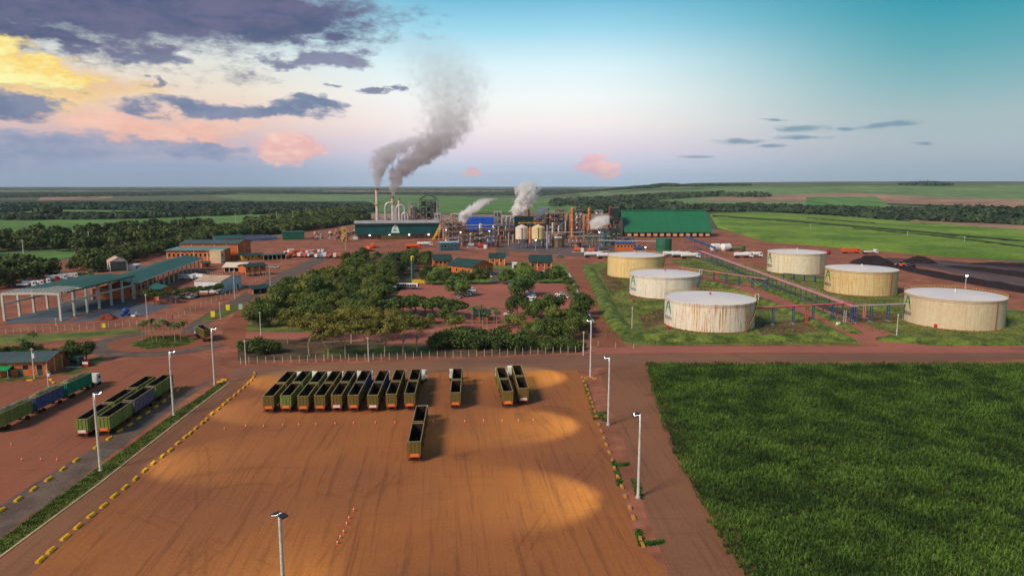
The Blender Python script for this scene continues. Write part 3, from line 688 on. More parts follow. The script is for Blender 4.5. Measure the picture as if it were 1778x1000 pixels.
far_wood('hedge', [(1220,340),(1320,342),(1326,343)], [(1220,342),(1320,344),(1326,345)], 40, 13, L_far, 'sparse dark shrubs along the hillside', 41)
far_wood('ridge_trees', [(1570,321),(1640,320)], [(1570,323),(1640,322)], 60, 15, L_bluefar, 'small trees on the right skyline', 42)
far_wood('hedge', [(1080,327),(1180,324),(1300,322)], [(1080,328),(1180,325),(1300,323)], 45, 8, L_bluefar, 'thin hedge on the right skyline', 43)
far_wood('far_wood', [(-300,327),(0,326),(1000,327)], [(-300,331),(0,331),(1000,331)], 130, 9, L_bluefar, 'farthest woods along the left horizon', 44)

# near sugarcane, blade by blade
def cane_near():
    gg = np.random.default_rng(77)
    edge = [P(*p) for p in [(1124,634),(1132,664),(1152,730),(1180,800),(1206,850),(1240,910),(1290,990),(1340,1070),(1420,1180)]]
    far = P(1124, 634).y; near = 78.0
    ys = np.array([e.y for e in edge])[::-1]; xs = np.array([e.x for e in edge])[::-1]
    rows = []
    y = near
    while y < far:
        xl = np.interp(y, ys, xs); xr = (1900-889)/FPX*(y*math.cos(PITCH)+CAM_H*math.sin(PITCH))
        n = int((xr-xl)/0.5)
        xx = xl+gg.uniform(-.8, .5)+np.arange(n)*0.5+gg.uniform(-.3, .3, n)
        rows.append(np.stack([xx, np.full(n, y)+gg.normal(0, .22, n)], 1)); y += 0.88
    pts = np.concatenate(rows)
    lum = (np.sin(pts[:, 0]*0.55+np.sin(pts[:, 1]*0.3)*2)*np.sin(pts[:, 1]*0.5+np.sin(pts[:, 0]*0.21)*2))
    keep = gg.random(len(pts)) < (0.93+0.07*lum); pts = pts[keep]; n = len(pts)
    patchy = np.sin(pts[:, 0]*0.11+1)*np.sin(pts[:, 1]*0.09)
    H = 1.35+0.2*lum[keep]+0.12*patchy+gg.uniform(-.3, .35, n)
    nb = 11; k = np.repeat(np.arange(n), nb); N = n*nb
    a = gg.uniform(0, 2*np.pi, N); lean = gg.uniform(0.15, 0.75, N); L = H[k]*gg.uniform(0.55, 1.0, N)
    dh = np.stack([np.cos(a), np.sin(a), np.zeros(N)], 1); sd = np.stack([-np.sin(a), np.cos(a), np.zeros(N)], 1)
    w = gg.uniform(0.03, 0.065, N)[:, None]
    p0 = np.stack([pts[k, 0], pts[k, 1], H[k]*gg.uniform(0.0, 0.45, N)], 1)+dh*0.05
    p1 = p0+dh*(L*lean*0.45)[:, None]+np.array([0, 0, 1])*(L*0.62)[:, None]
    p2 = p1+dh*(L*lean*0.8)[:, None]+np.array([0, 0, 1])*(L*(0.3-lean*0.75))[:, None]
    v = np.stack([p0-sd*w*.6, p0+sd*w*.6, p1+sd*w, p1-sd*w, p2+sd*w*.25, p2-sd*w*.25], 1).reshape(-1, 3)
    o = np.arange(N)[:, None]*6
    f = np.concatenate([o+np.array([0, 1, 2, 3]), o+np.array([3, 2, 4, 5])], 0)
    me = arr_mesh('sugarcane', v, f, mat('cane_leaf', srgb(54,84,31), 0.7, 0.25, 0.1, col2=srgb(97,129,48), fine=1.6, spec=0.2))
    tag(link('sugarcane', me), 'tall green sugarcane crop filling the lower right corner', None, None, 'stuff')
    e = [(v.x+0.3, v.y) for v in edge]
    far_r = (1950-889)/FPX*(far*math.cos(PITCH)+CAM_H*math.sin(PITCH))
    poly('cane_field_soil', [(x, y) for x, y in e] + [(70, 60), (150, 60), (far_r, far)], mat('cane_soil', srgb(58,52,30), 0.95, 0.3, 0.3), 0.02, world=True)
cane_near()
def tufts(name, areas, n, h, m, label, seed, world=False):
    gg = np.random.default_rng(seed); pts = []
    for a in areas: pts += [(p.x, p.y) for p in scatter(a, n, 0.0, seed, world)]
    pts = np.array(pts); k = np.repeat(np.arange(len(pts)), 5); N = len(k)
    a = gg.uniform(0, 6.28, N); hh = h*gg.uniform(.5, 1.2, N); dh = np.stack([np.cos(a), np.sin(a), np.zeros(N)], 1); sd = np.stack([-np.sin(a), np.cos(a), np.zeros(N)], 1)
    p0 = np.stack([pts[k, 0], pts[k, 1], np.zeros(N)], 1)+gg.normal(0, .15, (N, 3))*[1, 1, 0]; p1 = p0+dh*(hh*.5)[:, None]+np.array([0, 0, 1])*hh[:, None]
    w = h*0.22
    v = np.stack([p0-sd*w, p0+sd*w, p1+sd*w*.5, p1-sd*w*.5], 1).reshape(-1, 3)
    return tag(link(name, arr_mesh(name, v, np.arange(4*N).reshape(-1, 4), m)), label, None, None, 'stuff')
gt = mat('grass_blades', srgb(72,96,36), 0.85, 0.35, 0.3, col2=srgb(112,128,56))
gt2 = mat('dry_grass_blades', srgb(92,112,48), 0.85, 0.3, 0.12, col2=srgb(136,142,70))
tufts('grass', [[(0,938),(150,828),(300,720),(386,663),(394,664),(314,724),(164,840),(0,962)]], 2600, 0.3, gt, 'grass on the narrow median strip', 61)
tufts('grass', [[(232,600),(262,584),(320,584),(332,596),(300,604),(250,606)]], 700, 0.4, gt, 'grass on the roundabout lawn', 62)
tufts('grass', [[(1016,470),(1040,458),(1160,472),(1250,500),(1400,560),(1490,597),(1100,598),(1052,588),(1042,560)], [(1170,456),(1240,450),(1440,484),(1560,514),(1778,545),(1900,598),(1640,602),(1520,578),(1300,500)]], 4500, 0.55, gt2, 'rough grass around the white tanks', 63)
weed = mat('weed_leaves', srgb(38,84,30), 0.7, 0.3, 0.8, col2=srgb(70,120,44))
tufts('weeds', [[(1012,662),(1018,662),(1040,728),(1030,730)], [(1062,800),(1070,802),(1082,842),(1072,844)], [(1104,920),(1112,920),(1120,946),(1110,948)], [(1112,942),(1150,938),(1152,944),(1114,948)], [(1066,806),(1090,804),(1092,808),(1068,810)], [(1034,716),(1056,714),(1056,735),(1036,728)], [(1096,830),(1112,840),(1116,868),(1104,860)]], 150, 0.3, weed, 'dark green weeds along the right row of yellow blocks', 64)

# ------------------------------------------------------------ haulage trucks
def boxmat(name, c1, c2, c3):
    """weathered painted steel: top colour, dust and rust streaks in the object's own axes"""
    m = bpy.data.materials.new(name); m.use_nodes = True; t = NT(m.node_tree); b = t.n['Principled BSDF']
    pos = t.node('ShaderNodeNewGeometry').outputs['Position']
    n = t.noise(t.vm('MULTIPLY', pos, (1, 1, 0.35)), 0.9, 5, 0.65); n2 = t.noise(t.vm('MULTIPLY', pos, (2.5, 2.5, 0.5)), 1.0, 4, 0.6)
    r = t.node('ShaderNodeObjectInfo').outputs['Random']
    c = t.mix(t.smooth(n, 0.38, 0.62), c1, c2); c = t.mix(t.m('MULTIPLY', t.smooth(n2, 0.5, 0.72), 0.75), c, c3)
    t.put(b.inputs['Base Color'], c); b.inputs['Roughness'].default_value = 0.75; b.inputs['Specular IOR Level'].default_value = 0.2
    MATS[name] = m; return m
olive = boxmat('olive_box', srgb(104,98,50), srgb(120,96,52), srgb(128,78,44))
greenb = boxmat('green_box', srgb(104,126,60), srgb(132,138,74), srgb(130,102,62))
blueb = boxmat('blue_box', srgb(62,76,128), srgb(84,92,140), srgb(112,84,72))
tealb = boxmat('teal_box', srgb(22,120,92), srgb(30,140,106), srgb(60,110,84))
purpb = boxmat('violet_box', srgb(120,108,132), srgb(104,94,116), srgb(112,88,76))
steel_d = mat('dark_chassis', srgb(58,42,36), 0.8, 0.3, 1.0)
tyre = mat('tyre', srgb(42,34,32), 0.95, 0.2, 2.0)
plate_o = mat('orange_plate', srgb(226,128,72), 0.5, 0.1, 1.0); plate_w = mat('white_plate', srgb(232,214,206), 0.5, 0.1, 1.0)
redm = mat('red_paint', srgb(176,44,34), 0.5, 0.15, 1.0)
white = mat('white_paint', srgb(232,232,230), 0.4, 0.06, 0.5, spec=0.5)
glass = mat('dark_glass', srgb(24,30,38), 0.12, 0.1, 1.0, spec=0.6)
canetop = mat('cut_cane_load', srgb(120,116,84), 0.95, 0.35, 1.2, col2=srgb(150,146,108), bump=0.8, bscale=4)
BW, BL, BZ0, BZ1 = 1.3, 10.9, 1.35, 4.4
def box_wall_mesh(m, ribs=9):
    b = MB(); w = 0.07
    b.box(-BW, -BW+w, 0, BL, BZ0, BZ1); b.box(BW-w, BW, 0, BL, BZ0, BZ1)
    b.box(-BW+w, BW-w, 0, w, BZ0, BZ1-0.02); b.box(-BW+w, BW-w, BL-w, BL, BZ0, BZ1-0.02); b.box(-BW+w, BW-w, w, BL-w, BZ0, BZ0+0.08)
    return b.mesh('cargo_box', m)
lin = mat('box_shade_lining', srgb(46,34,28), 0.95, 0.35, 0.8)  # near-black colour stands in for the shade inside the open boxes
def shade_lining_mesh():  # added inner skin that carries the painted shade, not a trailer part
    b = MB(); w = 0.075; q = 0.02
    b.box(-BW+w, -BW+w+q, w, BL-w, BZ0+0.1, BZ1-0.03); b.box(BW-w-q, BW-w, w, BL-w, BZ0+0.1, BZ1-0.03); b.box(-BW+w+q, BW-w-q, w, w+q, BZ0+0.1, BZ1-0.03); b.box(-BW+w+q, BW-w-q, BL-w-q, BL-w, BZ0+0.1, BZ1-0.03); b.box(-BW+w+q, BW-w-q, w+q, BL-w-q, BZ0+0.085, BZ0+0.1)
    return b.mesh('shade_lining', lin)
def rail_mesh(m):
    b = MB()
    b.box(-BW-0.06, -BW+0.1, -0.06, BL+0.06, BZ1+0.003, BZ1+0.13); b.box(BW-0.1, BW+0.06, -0.06, BL+0.06, BZ1+0.003, BZ1+0.13)
    b.box(-BW+0.1, BW-0.1, -0.06, 0.1, BZ1+0.003, BZ1+0.12); b.box(-BW+0.1, BW-0.1, BL-0.1, BL+0.06, BZ1+0.003, BZ1+0.12)
    return b.mesh('top_rail', m)
def rib_mesh(m):
    return MB().box(-0.07, 0.07, -0.05, 0.05, BZ0+0.02, BZ1-0.01).mesh('rib', m)
railm = mat('box_rail', srgb(150,134,96), 0.8, 0.2, 1.0)
MESH = dict(rail=rail_mesh(railm), load=None, shade_lining=shade_lining_mesh())
bx = {k: box_wall_mesh(v) for k, v in dict(olive=olive, green=greenb, blue=blueb, teal=tealb, violet=purpb).items()}
rb = {k: rib_mesh(v) for k, v in dict(olive=olive, green=greenb, blue=blueb, teal=tealb, violet=purpb).items()}
MESH['chassis'] = (lambda b: (b.box(-0.5, -0.3, 0.2, BL+1.6, 0.95, 1.3), b.box(0.3, 0.5, 0.2, BL+1.6, 0.95, 1.3), b.box(-0.3, 0.3, 2.0, 2.2, 1.0, 1.25), b.box(-0.3, 0.3, 8.0, 8.2, 1.0, 1.25), b.box(-0.12, 0.12, BL+1.4, BL+2.6, 0.9, 1.1), b.mesh('chassis', steel_d))[-1])(MB())
def wheel_mesh():
    b = MB(); pr = [(0.30, -0.26), (0.46, -0.27), (0.52, -0.2), (0.52, 0.2), (0.46, 0.27), (0.30, 0.26)]; n = 14; vs = []; fs = []
    for r, x in pr:
        for i in range(n): a = 2*math.pi*i/n; vs.append((x, r*math.cos(a), r*math.sin(a)))
    k = len(pr)
    for j in range(k-1):
        for i in range(n): fs.append((j*n+i, j*n+(i+1) % n, (j+1)*n+(i+1) % n, (j+1)*n+i))
    return b.add(vs, fs).tube((-0.2, 0, 0), (0.2, 0, 0), 0.31, 0.31, 12).mesh('wheel', tyre)
MESH['wheel'] = wheel_mesh()
MESH['panel'] = MB().box(-1.2, 1.2, -0.14, -0.11, 1.1, 1.85).mesh('rear_beam', mat('rust_red_beam', srgb(170,70,40), 0.7, 0.2, 1.0))
MESH['under'] = MB().box(-1.25, 1.25, -0.2, -0.08, 0.5, 0.68).mesh('bumper', steel_d)
MESH['plate_o'] = MB().box(-0.85, 0.85, -0.2, -0.145, 1.3, 1.95).mesh('warning_plate', plate_o)
MESH['plate_w'] = MB().box(-0.85, 0.85, -0.2, -0.145, 1.3, 1.95).mesh('warning_plate', plate_w)
MESH['lamp'] = MB().box(-0.1, 0.1, -0.22, -0.145, 0.78, 0.98).mesh('tail_light', redm)
MESH['mud'] = MB().box(-0.36, 0.36, -0.02, 0.02, 0.3, 1.1).mesh('mudguard', tyre)
def load_mesh():
    b = MB(); nx, ny = 6, 16; vs = []; gg = random.Random(4)
    for j in range(ny):
        for i in range(nx):
            u = i/(nx-1)*2-1; v = j/(ny-1); vs.append((u*1.2, 0.1+v*(BL-0.2), BZ1-0.15+0.85*(1-u*u)*min(1, 5*v, 5*(1-v))**.5+gg.uniform(-.08, .08)))
    return b.add(vs, [(j*nx+i, j*nx+i+1, (j+1)*nx+i+1, (j+1)*nx+i) for j in range(ny-1) for i in range(nx-1)]).mesh('cane_load', canetop, True)
MESH['load'] = load_mesh()
def cab_mesh():
    b = MB()
    prof = [(0.0, 0.9), (2.15, 0.75), (2.25, 1.7), (1.95, 2.95), (1.7, 3.3), (0.0, 3.35)]
    b.prism(prof, -1.22, 1.22); b.box(-1.24, 1.24, 2.16, 2.36, 0.45, 0.95)
    return b.mesh('cab', white)
MESH['cab'] = cab_mesh()
MESH['screen'] = MB().prism([(2.27, 1.78), (2.0, 2.88), (1.96, 2.88), (2.2, 1.78)], -1.1, 1.1).mesh('windscreen', glass)
MESH['side'] = MB().box(-1.235, 1.235, 0.9, 1.85, 1.85, 2.75).mesh('side_window', glass)
MESH['tchassis'] = MB().box(-0.45, 0.45, -3.2, 1.9, 0.7, 0.98).mesh('tractor_chassis', steel_d)
def truck(label, p, heading, boxes, group, plate='plate_o', cabdx=0.0, cabrot=0.0, load=False, name='cane_truck', cab=True, dark=None):
    """road train standing on the point p (rear end), boxes listed from the rear"""
    t = thing(name, label, 'truck', (p.x, p.y, 0.05), heading, group)
    y = 0.0
    for i, k in enumerate(boxes):
        bo = link('cargo_box', bx[k], t, (0, y, 0)); link('top_rail', MESH['rail'], bo); link('shade_lining', MESH['shade_lining'], bo)
        for s in (-1, 1):
            for r in range(8): link('rib', rb[k], bo, (s*(BW+0.06), 0.35+r*(BL-0.7)/7, 0))
        for r in (-0.8, 0, 0.8): link('rib', rb[k], bo, (r, -0.04, 0))
        if load: link('cane_load', MESH['load'], bo)
        link('chassis', MESH['chassis'], t, (0, y, 0))
        for yy in (1.6, 2.9, BL-1.6):
            for s in (-1, 1): link('wheel', MESH['wheel'], t, (s*0.98, y+yy, 0.5))
        y += BL+1.25
    link('rear_beam', MESH['panel'], t); link('bumper', MESH['under'], t); link('warning_plate', MESH[plate], t)
    for s in (-1, 1): link('tail_light', MESH['lamp'], t, (s*0.95, 0, 0)); link('mudguard', MESH['mud'], t, (s*0.9, 0.7, 0))
    if cab:
        y0 = y+0.9; c = link('cab', MESH['cab'], t, (cabdx, y0, 0)); c.rotation_euler = (0, 0, cabrot)
        link('windscreen', MESH['screen'], c); link('side_window', MESH['side'], c); link('tractor_chassis', MESH['tchassis'], c)
        for yy in (1.5, -1.6):
            for s in (-1, 1): link('wheel', MESH['wheel'], c, (s*0.98, yy, 0.5))
    return t
row = [(467,718),(497,717),(527,718),(556,717),(585,716),(614,716),(648,716),(680,714),(712,713)]
for i, (px, py) in enumerate(row):
    truck('open two-box cane truck, %s from the left of the parked row of nine' % nth(i), P(px, py), R(3.6), [('olive','olive'),('green','green'),('olive','green'),('olive','olive'),('olive','olive'),('olive','blue'),('olive','blue'),('olive','olive'),('olive','olive')][i],
          'cane trucks parked side by side', 'plate_w' if i in (4, 6) else 'plate_o', 1.0 if i in (1, 4, 8) else (0.5 if i in (0, 2) else 0), R(-14) if i in (1, 4, 8) else 0)
truck('lone open cane truck between the row of nine and the pair', P(791,711), R(3.0), ['olive','green'], 'cane trucks of the right side', 'plate_o', -1.0, R(10))
truck('left truck of the pair of open cane trucks on the right', P(882,709), R(5.6), ['olive','green'], 'cane trucks of the right side', 'plate_o')
truck('right truck of the pair, with white rear plate', P(909,703), R(4.2), ['olive','olive'], 'cane trucks of the right side', 'plate_w', -1.0, R(10))
truck('lone open cane truck nearest the camera on the orange yard', P(720,803), R(3.6), ['olive','olive'], 'cane trucks of the right side', 'plate_o', cab=True)
truck('left road train of three open green boxes in the left yard', P(144,761), R(4.6), ['green','green','green'], 'three-box road trains', 'plate_w', cab=False)
truck('right road train of three boxes, middle one violet below', P(182,757), R(4.6), ['green','violet','green'], 'three-box road trains', 'plate_o', cab=False)
truck('loaded three-box cane train with teal front box and white cab', P(-8,752), R(0.5), ['green','blue','teal'], 'three-box road trains', 'plate_w', load=True)
truck('single-box cane truck turning off past the roundabout', P(362,594), R(38), ['olive'], None, 'plate_o')

# ------------------------------------------------------------ yellow blocks
yellow = mat('yellow_block', srgb(226,170,26), 0.75, 0.18, 0.9, fine=4)
blk = MB().prism([(-0.3, 0), (0.3, 0), (0.3, 0.26), (0.2, 0.4), (-0.2, 0.4), (-0.3, 0.26)], -0.85, 0.85).mesh('kerb_block', yellow)
blkd = mat('dusty_yellow_block', srgb(190,136,62), 0.9, 0.2, 0.9, fine=4)
blk2 = MB().prism([(-0.28, 0), (0.28, 0), (0.28, 0.26), (0.2, 0.38), (-0.2, 0.38), (-0.28, 0.26)], -0.6, 0.6).mesh('kerb_block', blkd)
def blocks(pts, fmt, group, me=blk, fit=None):
    ps = [P(*p) for p in pts]; gg = random.Random(len(pts))
    for i, p in enumerate(ps):
        a = ps[max(0, i-1)]; b = ps[min(len(ps)-1, i+1)]; an = math.atan2(b.y-a.y, b.x-a.x)+gg.uniform(-.12, .12)
        o = link('kerb_block', me, None, (p.x, p.y, 0.02)); o.rotation_euler = (0, 0, an); tag(o, fmt % nth(i), 'block', group)
bl = [(70,973),(88,957),(113,934),(135,915),(158,896),(180,879),(198,862),(217,847),(235,832),(251,818),(266,805),(282,793),(296,782),(309,770),(322,759),(330,753),(340,744),(351,735),(358,729),(368,719),(379,711),(389,702),(398,694),(407,687),(415,680),(423,673),(430,667),(436,661),(440,655),(442,649)]
blocks(bl, 'yellow kerb block, %s from the near end of the row edging the orange yard', 'blocks edging the yard')
bl = [(2,887),(31,868),(58,850),(84,833),(109,815),(132,800),(167,777),(190,762),(208,749),(226,738),(241,727),(257,717),(271,707),(285,697),(296,688),(308,679),(319,672)]
blocks(bl, 'yellow kerb block, %s from the near end of the row beside the asphalt lane', 'blocks beside the asphalt lane')
bl = [(1011,656),(1014,663),(1017,670),(1020,677),(1022,684),(1025,692),(1028,700),(1030,707),(1033,715),(1036,724),(1040,738),(1044,749),(1049,761),(1053,773),(1058,786),(1063,800),(1067,814),(1073,829),(1080,846),(1086,863),(1094,883),(1100,900),(1112,937),(1116,947)]
blocks(bl, 'dusty yellow kerb block, %s from the far end of the right row', 'blocks of the right row', blk2)
for i, (px, py) in enumerate([(52,661),(87,660),(93,665),(98,671)]):
    o = link('kerb_block', blk, None, tuple(P(px, py))); tag(o, ['yellow block standing alone before the orange shop', 'yellow block beside the slim post, farthest of three', 'yellow block beside the slim post, middle of three', 'yellow block beside the slim post, nearest of three'][i], 'block', 'blocks before the shop')
    o.rotation_euler = (0, 0, 0.2-0.5*i)
for i, (px, py) in enumerate([(382,664),(389,660)]):
    o = link('kerb_block', blk, None, tuple(P(px, py))); tag(o, 'yellow block at the tip of the median, %s of two' % ['left', 'right'][i], 'block', 'blocks at the median tip')
for i, (px, py) in enumerate([(1018,657),(1026,656),(1032,658)]):
    o = link('kerb_block', blk2, None, tuple(P(px, py))); tag(o, 'dusty block around the far right lamp post, %s' % ['left', 'middle', 'right'][i], 'block', 'blocks around the lamp post')

# ------------------------------------------------------------ traffic cones
cone_o = mat('cone_orange', srgb(222,92,52), 0.6, 0.15, 3.0); cone_w = mat('cone_band', srgb(236,222,210), 0.6, 0.1, 3.0)
cn_body = MB().lathe([(0.2, 0.05), (0.12, 0.42), (0.105, 0.5), (0.045, 0.9), (0.03, 0.92)], 12).mesh('cone_body', cone_o)
cn_base = MB().prism([(-0.27, 0), (0.27, 0), (0.27, 0.05), (-0.27, 0.05)], -0.27, 0.27).mesh('base', cone_o)
cn_band = MB().lathe([(0.143, 0.38), (0.105, 0.62), (0.09, 0.62), (0.12, 0.38)], 12, cap=False).mesh('band', cone_w)
def cone(px, py, label, group, s=0.85):
    p = P(px, py); t = thing('traffic_cone', label, 'cone', (p.x, p.y, 0.02), 0, group, s)
    c = link('cone_body', cn_body, t); link('base', cn_base, t); link('band', cn_band, c)
for i, (px, py) in enumerate([(458,741),(491,740),(519,739),(549,738),(582,737),(614,736),(652,735),(686,735),(752,734),(807,733),(839,732),(872,732),(900,732),(926,731)]):
    cone(px, py, 'orange cone in the long line behind the trucks, %s from the left' % nth(i), 'cones behind the trucks')
for i, (px, py) in enumerate([(586,944),(591,934),(597,925),(602,911),(606,901),(614,887)]):
    cone(px, py, 'orange and white cone in the near short line, %s from the camera' % nth(i), 'cones of the near line')
for i, (px, py) in enumerate([(20,773),(38,799),(71,799),(99,800)]): cone(px, py, 'cone in the left yard, %s from the left' % nth(i), 'cones of the left yard')
for i, (px, py) in enumerate([(390,746),(427,741)]): cone(px, py, 'cone near the yard edge, %s of two' % ['left', 'right'][i], 'cones near the yard edge')

# ------------------------------------------------------------ lamp posts
pole_m = mat('post_concrete', srgb(200,196,186), 0.85, 0.1, 0.8, fine=4); lampb = mat('lamp_housing', srgb(52,54,60), 0.5, 0.1, 1.0)
lit = mat('lit_lamp', (1, 1, 1, 1), 0.5, 0, 1, emit=(0.86, 0.9, 1.0), estr=14)
def lamp_post(label, px, py, h, aim, group, double=False, power=0, color=(0.95, 0.95, 0.3), tilt=45, cone_=70, r=0.3, head=1.0, lightm=None):
    """aim: world heading (radians from +Y, clockwise) the floodlight looks to"""
    p = P(px, py); t = thing('lamp_post', label, 'lamp post', (p.x, p.y, 0), 0, group)
    MB().tube((0, 0, -0.2), (0, 0, h), r, r*0.62, 10).build('post', pole_m, t, True)
    MB().lathe([(r*1.5, 0), (r*1.5, 0.35), (r*1.1, 0.4)], 10).build('base', conc, t)
    for k, a in enumerate([aim] + ([aim+math.pi] if double else [])):
        d = Vector((math.sin(a), math.cos(a), 0)); hd = MB()
        hd.box(-0.55, 0.55, 0, 0.9, -0.1, 0.1); q = hd.build('lamp_head', lampb, t, loc=(d.x*0.25, d.y*0.25, h+0.1))
        q.rotation_euler = (R(-14), 0, -a); q.scale = (head,)*3
        MB().box(-0.5, 0.5, 0.06, 0.84, -0.13, -0.102).build('lens', lit if k == 0 else glass, q)
        MB().box(-0.5, 0.5, 0.902, 0.93, -0.08, 0.08).build('lens', lit if k == 0 else glass, q)
        MB().tube((0, -0.25, -0.15), (0, 0.1, 0), 0.06).build('arm', lampb, q)
    if power:
        L = bpy.data.lights.new('floodlight', 'SPOT'); L.energy = power; L.color = color; L.spot_size = R(cone_); L.spot_blend = 0.6; L.shadow_soft_size = 0.4
        o = bpy.data.objects.new('floodlight', L); COL.objects.link(o); o.parent = t
        d = Vector((math.sin(aim)*math.sin(R(tilt)), math.cos(aim)*math.sin(R(tilt)), -math.cos(R(tilt))))
        o.location = (math.sin(aim)*1.4, math.cos(aim)*1.4, h-0.25); o.rotation_euler = d.to_track_quat('-Z', 'Y').to_euler()
    return t
LP = 21000
for i, (px, py, ty) in enumerate([(175,818,682),(302,722,610),(373,668,570)]):
    p = P(px, py); lamp_post('pale concrete lamp post on the median, %s from the camera' % nth(i), px, py, hgt(p, ty), R(75), 'lamp posts on the median', False, LP*0.6, tilt=50, cone_=62)
for i, (px, py, ty) in enumerate([(1025,655,556),(1056,738,620),(1108,864,718)]):
    p = P(px, py); lamp_post('tall pale post by the right block row, %s' % ['farthest of three', 'middle of three', 'nearest of three'][i], px, py, hgt(p, ty), R(-90), 'lamp posts by the right block row', False, LP, tilt=47, cone_=64)
p = P(498, 1130); lamp_post('double-headed lamp post nearest the camera on the yard', 498, 1130, hgt(p, 893), R(-60), None, True, LP*0.8, tilt=40, cone_=110, head=0.85)
sm = [(60,658,604,'slim concrete post before the orange shop'),(1097,574,533,'short weathered post in the tank bund'),(453,582,541,'concrete post beside the entry lane behind the bushes'),(427,632,590,'pale post at the fence corner'),(85,676,642,'slim post with white box in the left yard'),(383,554,524,'thin lamp post on the entry verge'),(1832-6-270,590,545,'white lamp post left of the biggest tank'),(408,520,470,'thin post beside the white shed'),(256,555,510,'thin post before the brown tree'),(640,628,585,'thin wooden post at the roadside fence'),(1013,617,575,'thin dark post beside the exit'),(470,505,462,'thin post beside the shelter roof'),(600,440,415,'thin post on the mill road'),(98,566,552,'thin lamp post before the open shed')]
for px, py, ty, lab in sm:
    p = P(px, py); h = hgt(p, ty); t = thing('post', lab, 'post', (p.x, p.y, 0))
    MB().tube((0, 0, -0.1), (0, 0, h), 0.2, 0.13, 8).build('shaft', pole_m, t, True); MB().box(-0.5, 0.5, -0.09, 0.09, h-0.5, h-0.34).build('crossarm', pole_m, t)
    if 'box' in lab or 'shop' in lab: MB().box(0.15, 0.7, -0.3, 0.3, h*0.68, h*0.82).build('meter_box', white, t)
for i, (px, py, ty) in enumerate([(42,452,416),(156,434,402),(243,421,392),(311,408,385),(365,400,383),(410,397,371),(449,392,373),(481,390,367),(509,386,365),(20,410,398)][:9]):
    p = P(px, py); h = hgt(p, ty); t = thing('power_pole', 'white power pole in the line above the left trees, %s from the left' % nth(i), 'pole', (p.x, p.y, 0), 0, 'power poles above the left trees')
    MB().tube((0, 0, 0), (0, 0, h), 0.34, 0.24, 8).build('shaft', pole_m, t, True); MB().box(-1.2, 1.2, -0.1, 0.1, h-0.9, h-0.7).build('crossarm', pole_m, t)
for i, (px, py, ty) in enumerate([(168,466,446),(62,482,470),(1407,402,390),(1575,414,402),(1674,424,410)]):
    p = P(px, py); h = hgt(p, ty); t = thing('power_pole', ['thin pole on the red bank beside the cream tent', 'thin pole in the red bank at the left hedge', 'pale pole in the bright cane, left of three', 'pale pole in the bright cane, middle of three', 'pale pole in the bright cane, right of three'][i], 'pole', (p.x, p.y, 0), 0, 'far thin poles')
    MB().tube((0, 0, 0), (0, 0, h), 0.24, 0.18, 8).build('shaft', pole_m, t, True); MB().box(-0.9, 0.9, -0.1, 0.1, h-0.7, h-0.5).build('crossarm', pole_m, t)

# ------------------------------------------------------------ post fences
post_me = MB().box(-0.09, 0.09, -0.09, 0.09, -0.1, 2.3).tube((0, 0, 2.2), (0, -0.45, 2.6), 0.07, 0.06, 6).mesh('fence_post', conc)
wire_m = mat('fence_wire', srgb(120,110,104), 0.6, 0.1, 1.0)
def fence(label, pts, n, group=None, h=1.0):
    ps = resample([P(*p) for p in pts], n); t = thing('fence', label, 'fence', tuple(ps[0]), 0, group); o = ps[0]
    for p in ps:
        q = link('fence_post', post_me, t, tuple(p-o)); q.scale = (1, 1, h)
    for k, z in enumerate((0.5, 1.0, 1.5, 2.0)):
        MB().path([tuple((p-o).xy)+(z*h,) for p in ps], 0.016, 4).build('wire', wire_m, t)
    return t
fence('concrete post fence along the crossing road before the trees', [(418,632),(700,624),(1012,612)], 44)
fence('concrete post fence before the open shed on the left', [(-120,592),(0,580),(120,574),(240,566),(300,556)], 34)
fence('pale post fence climbing beside the entry road', [(300,556),(340,538),(400,512),(470,476)], 26)
fence('pale post fence on the red bank behind the sheds', [(20,500),(70,482),(160,462),(200,456)], 24)
fence('close pale post fence beside the long green shed end', [(345,472),(392,482),(404,486)], 16)
fence('thin post fence along the tank track', [(1012,570),(1030,600),(1100,606)], 8, h=0.8)

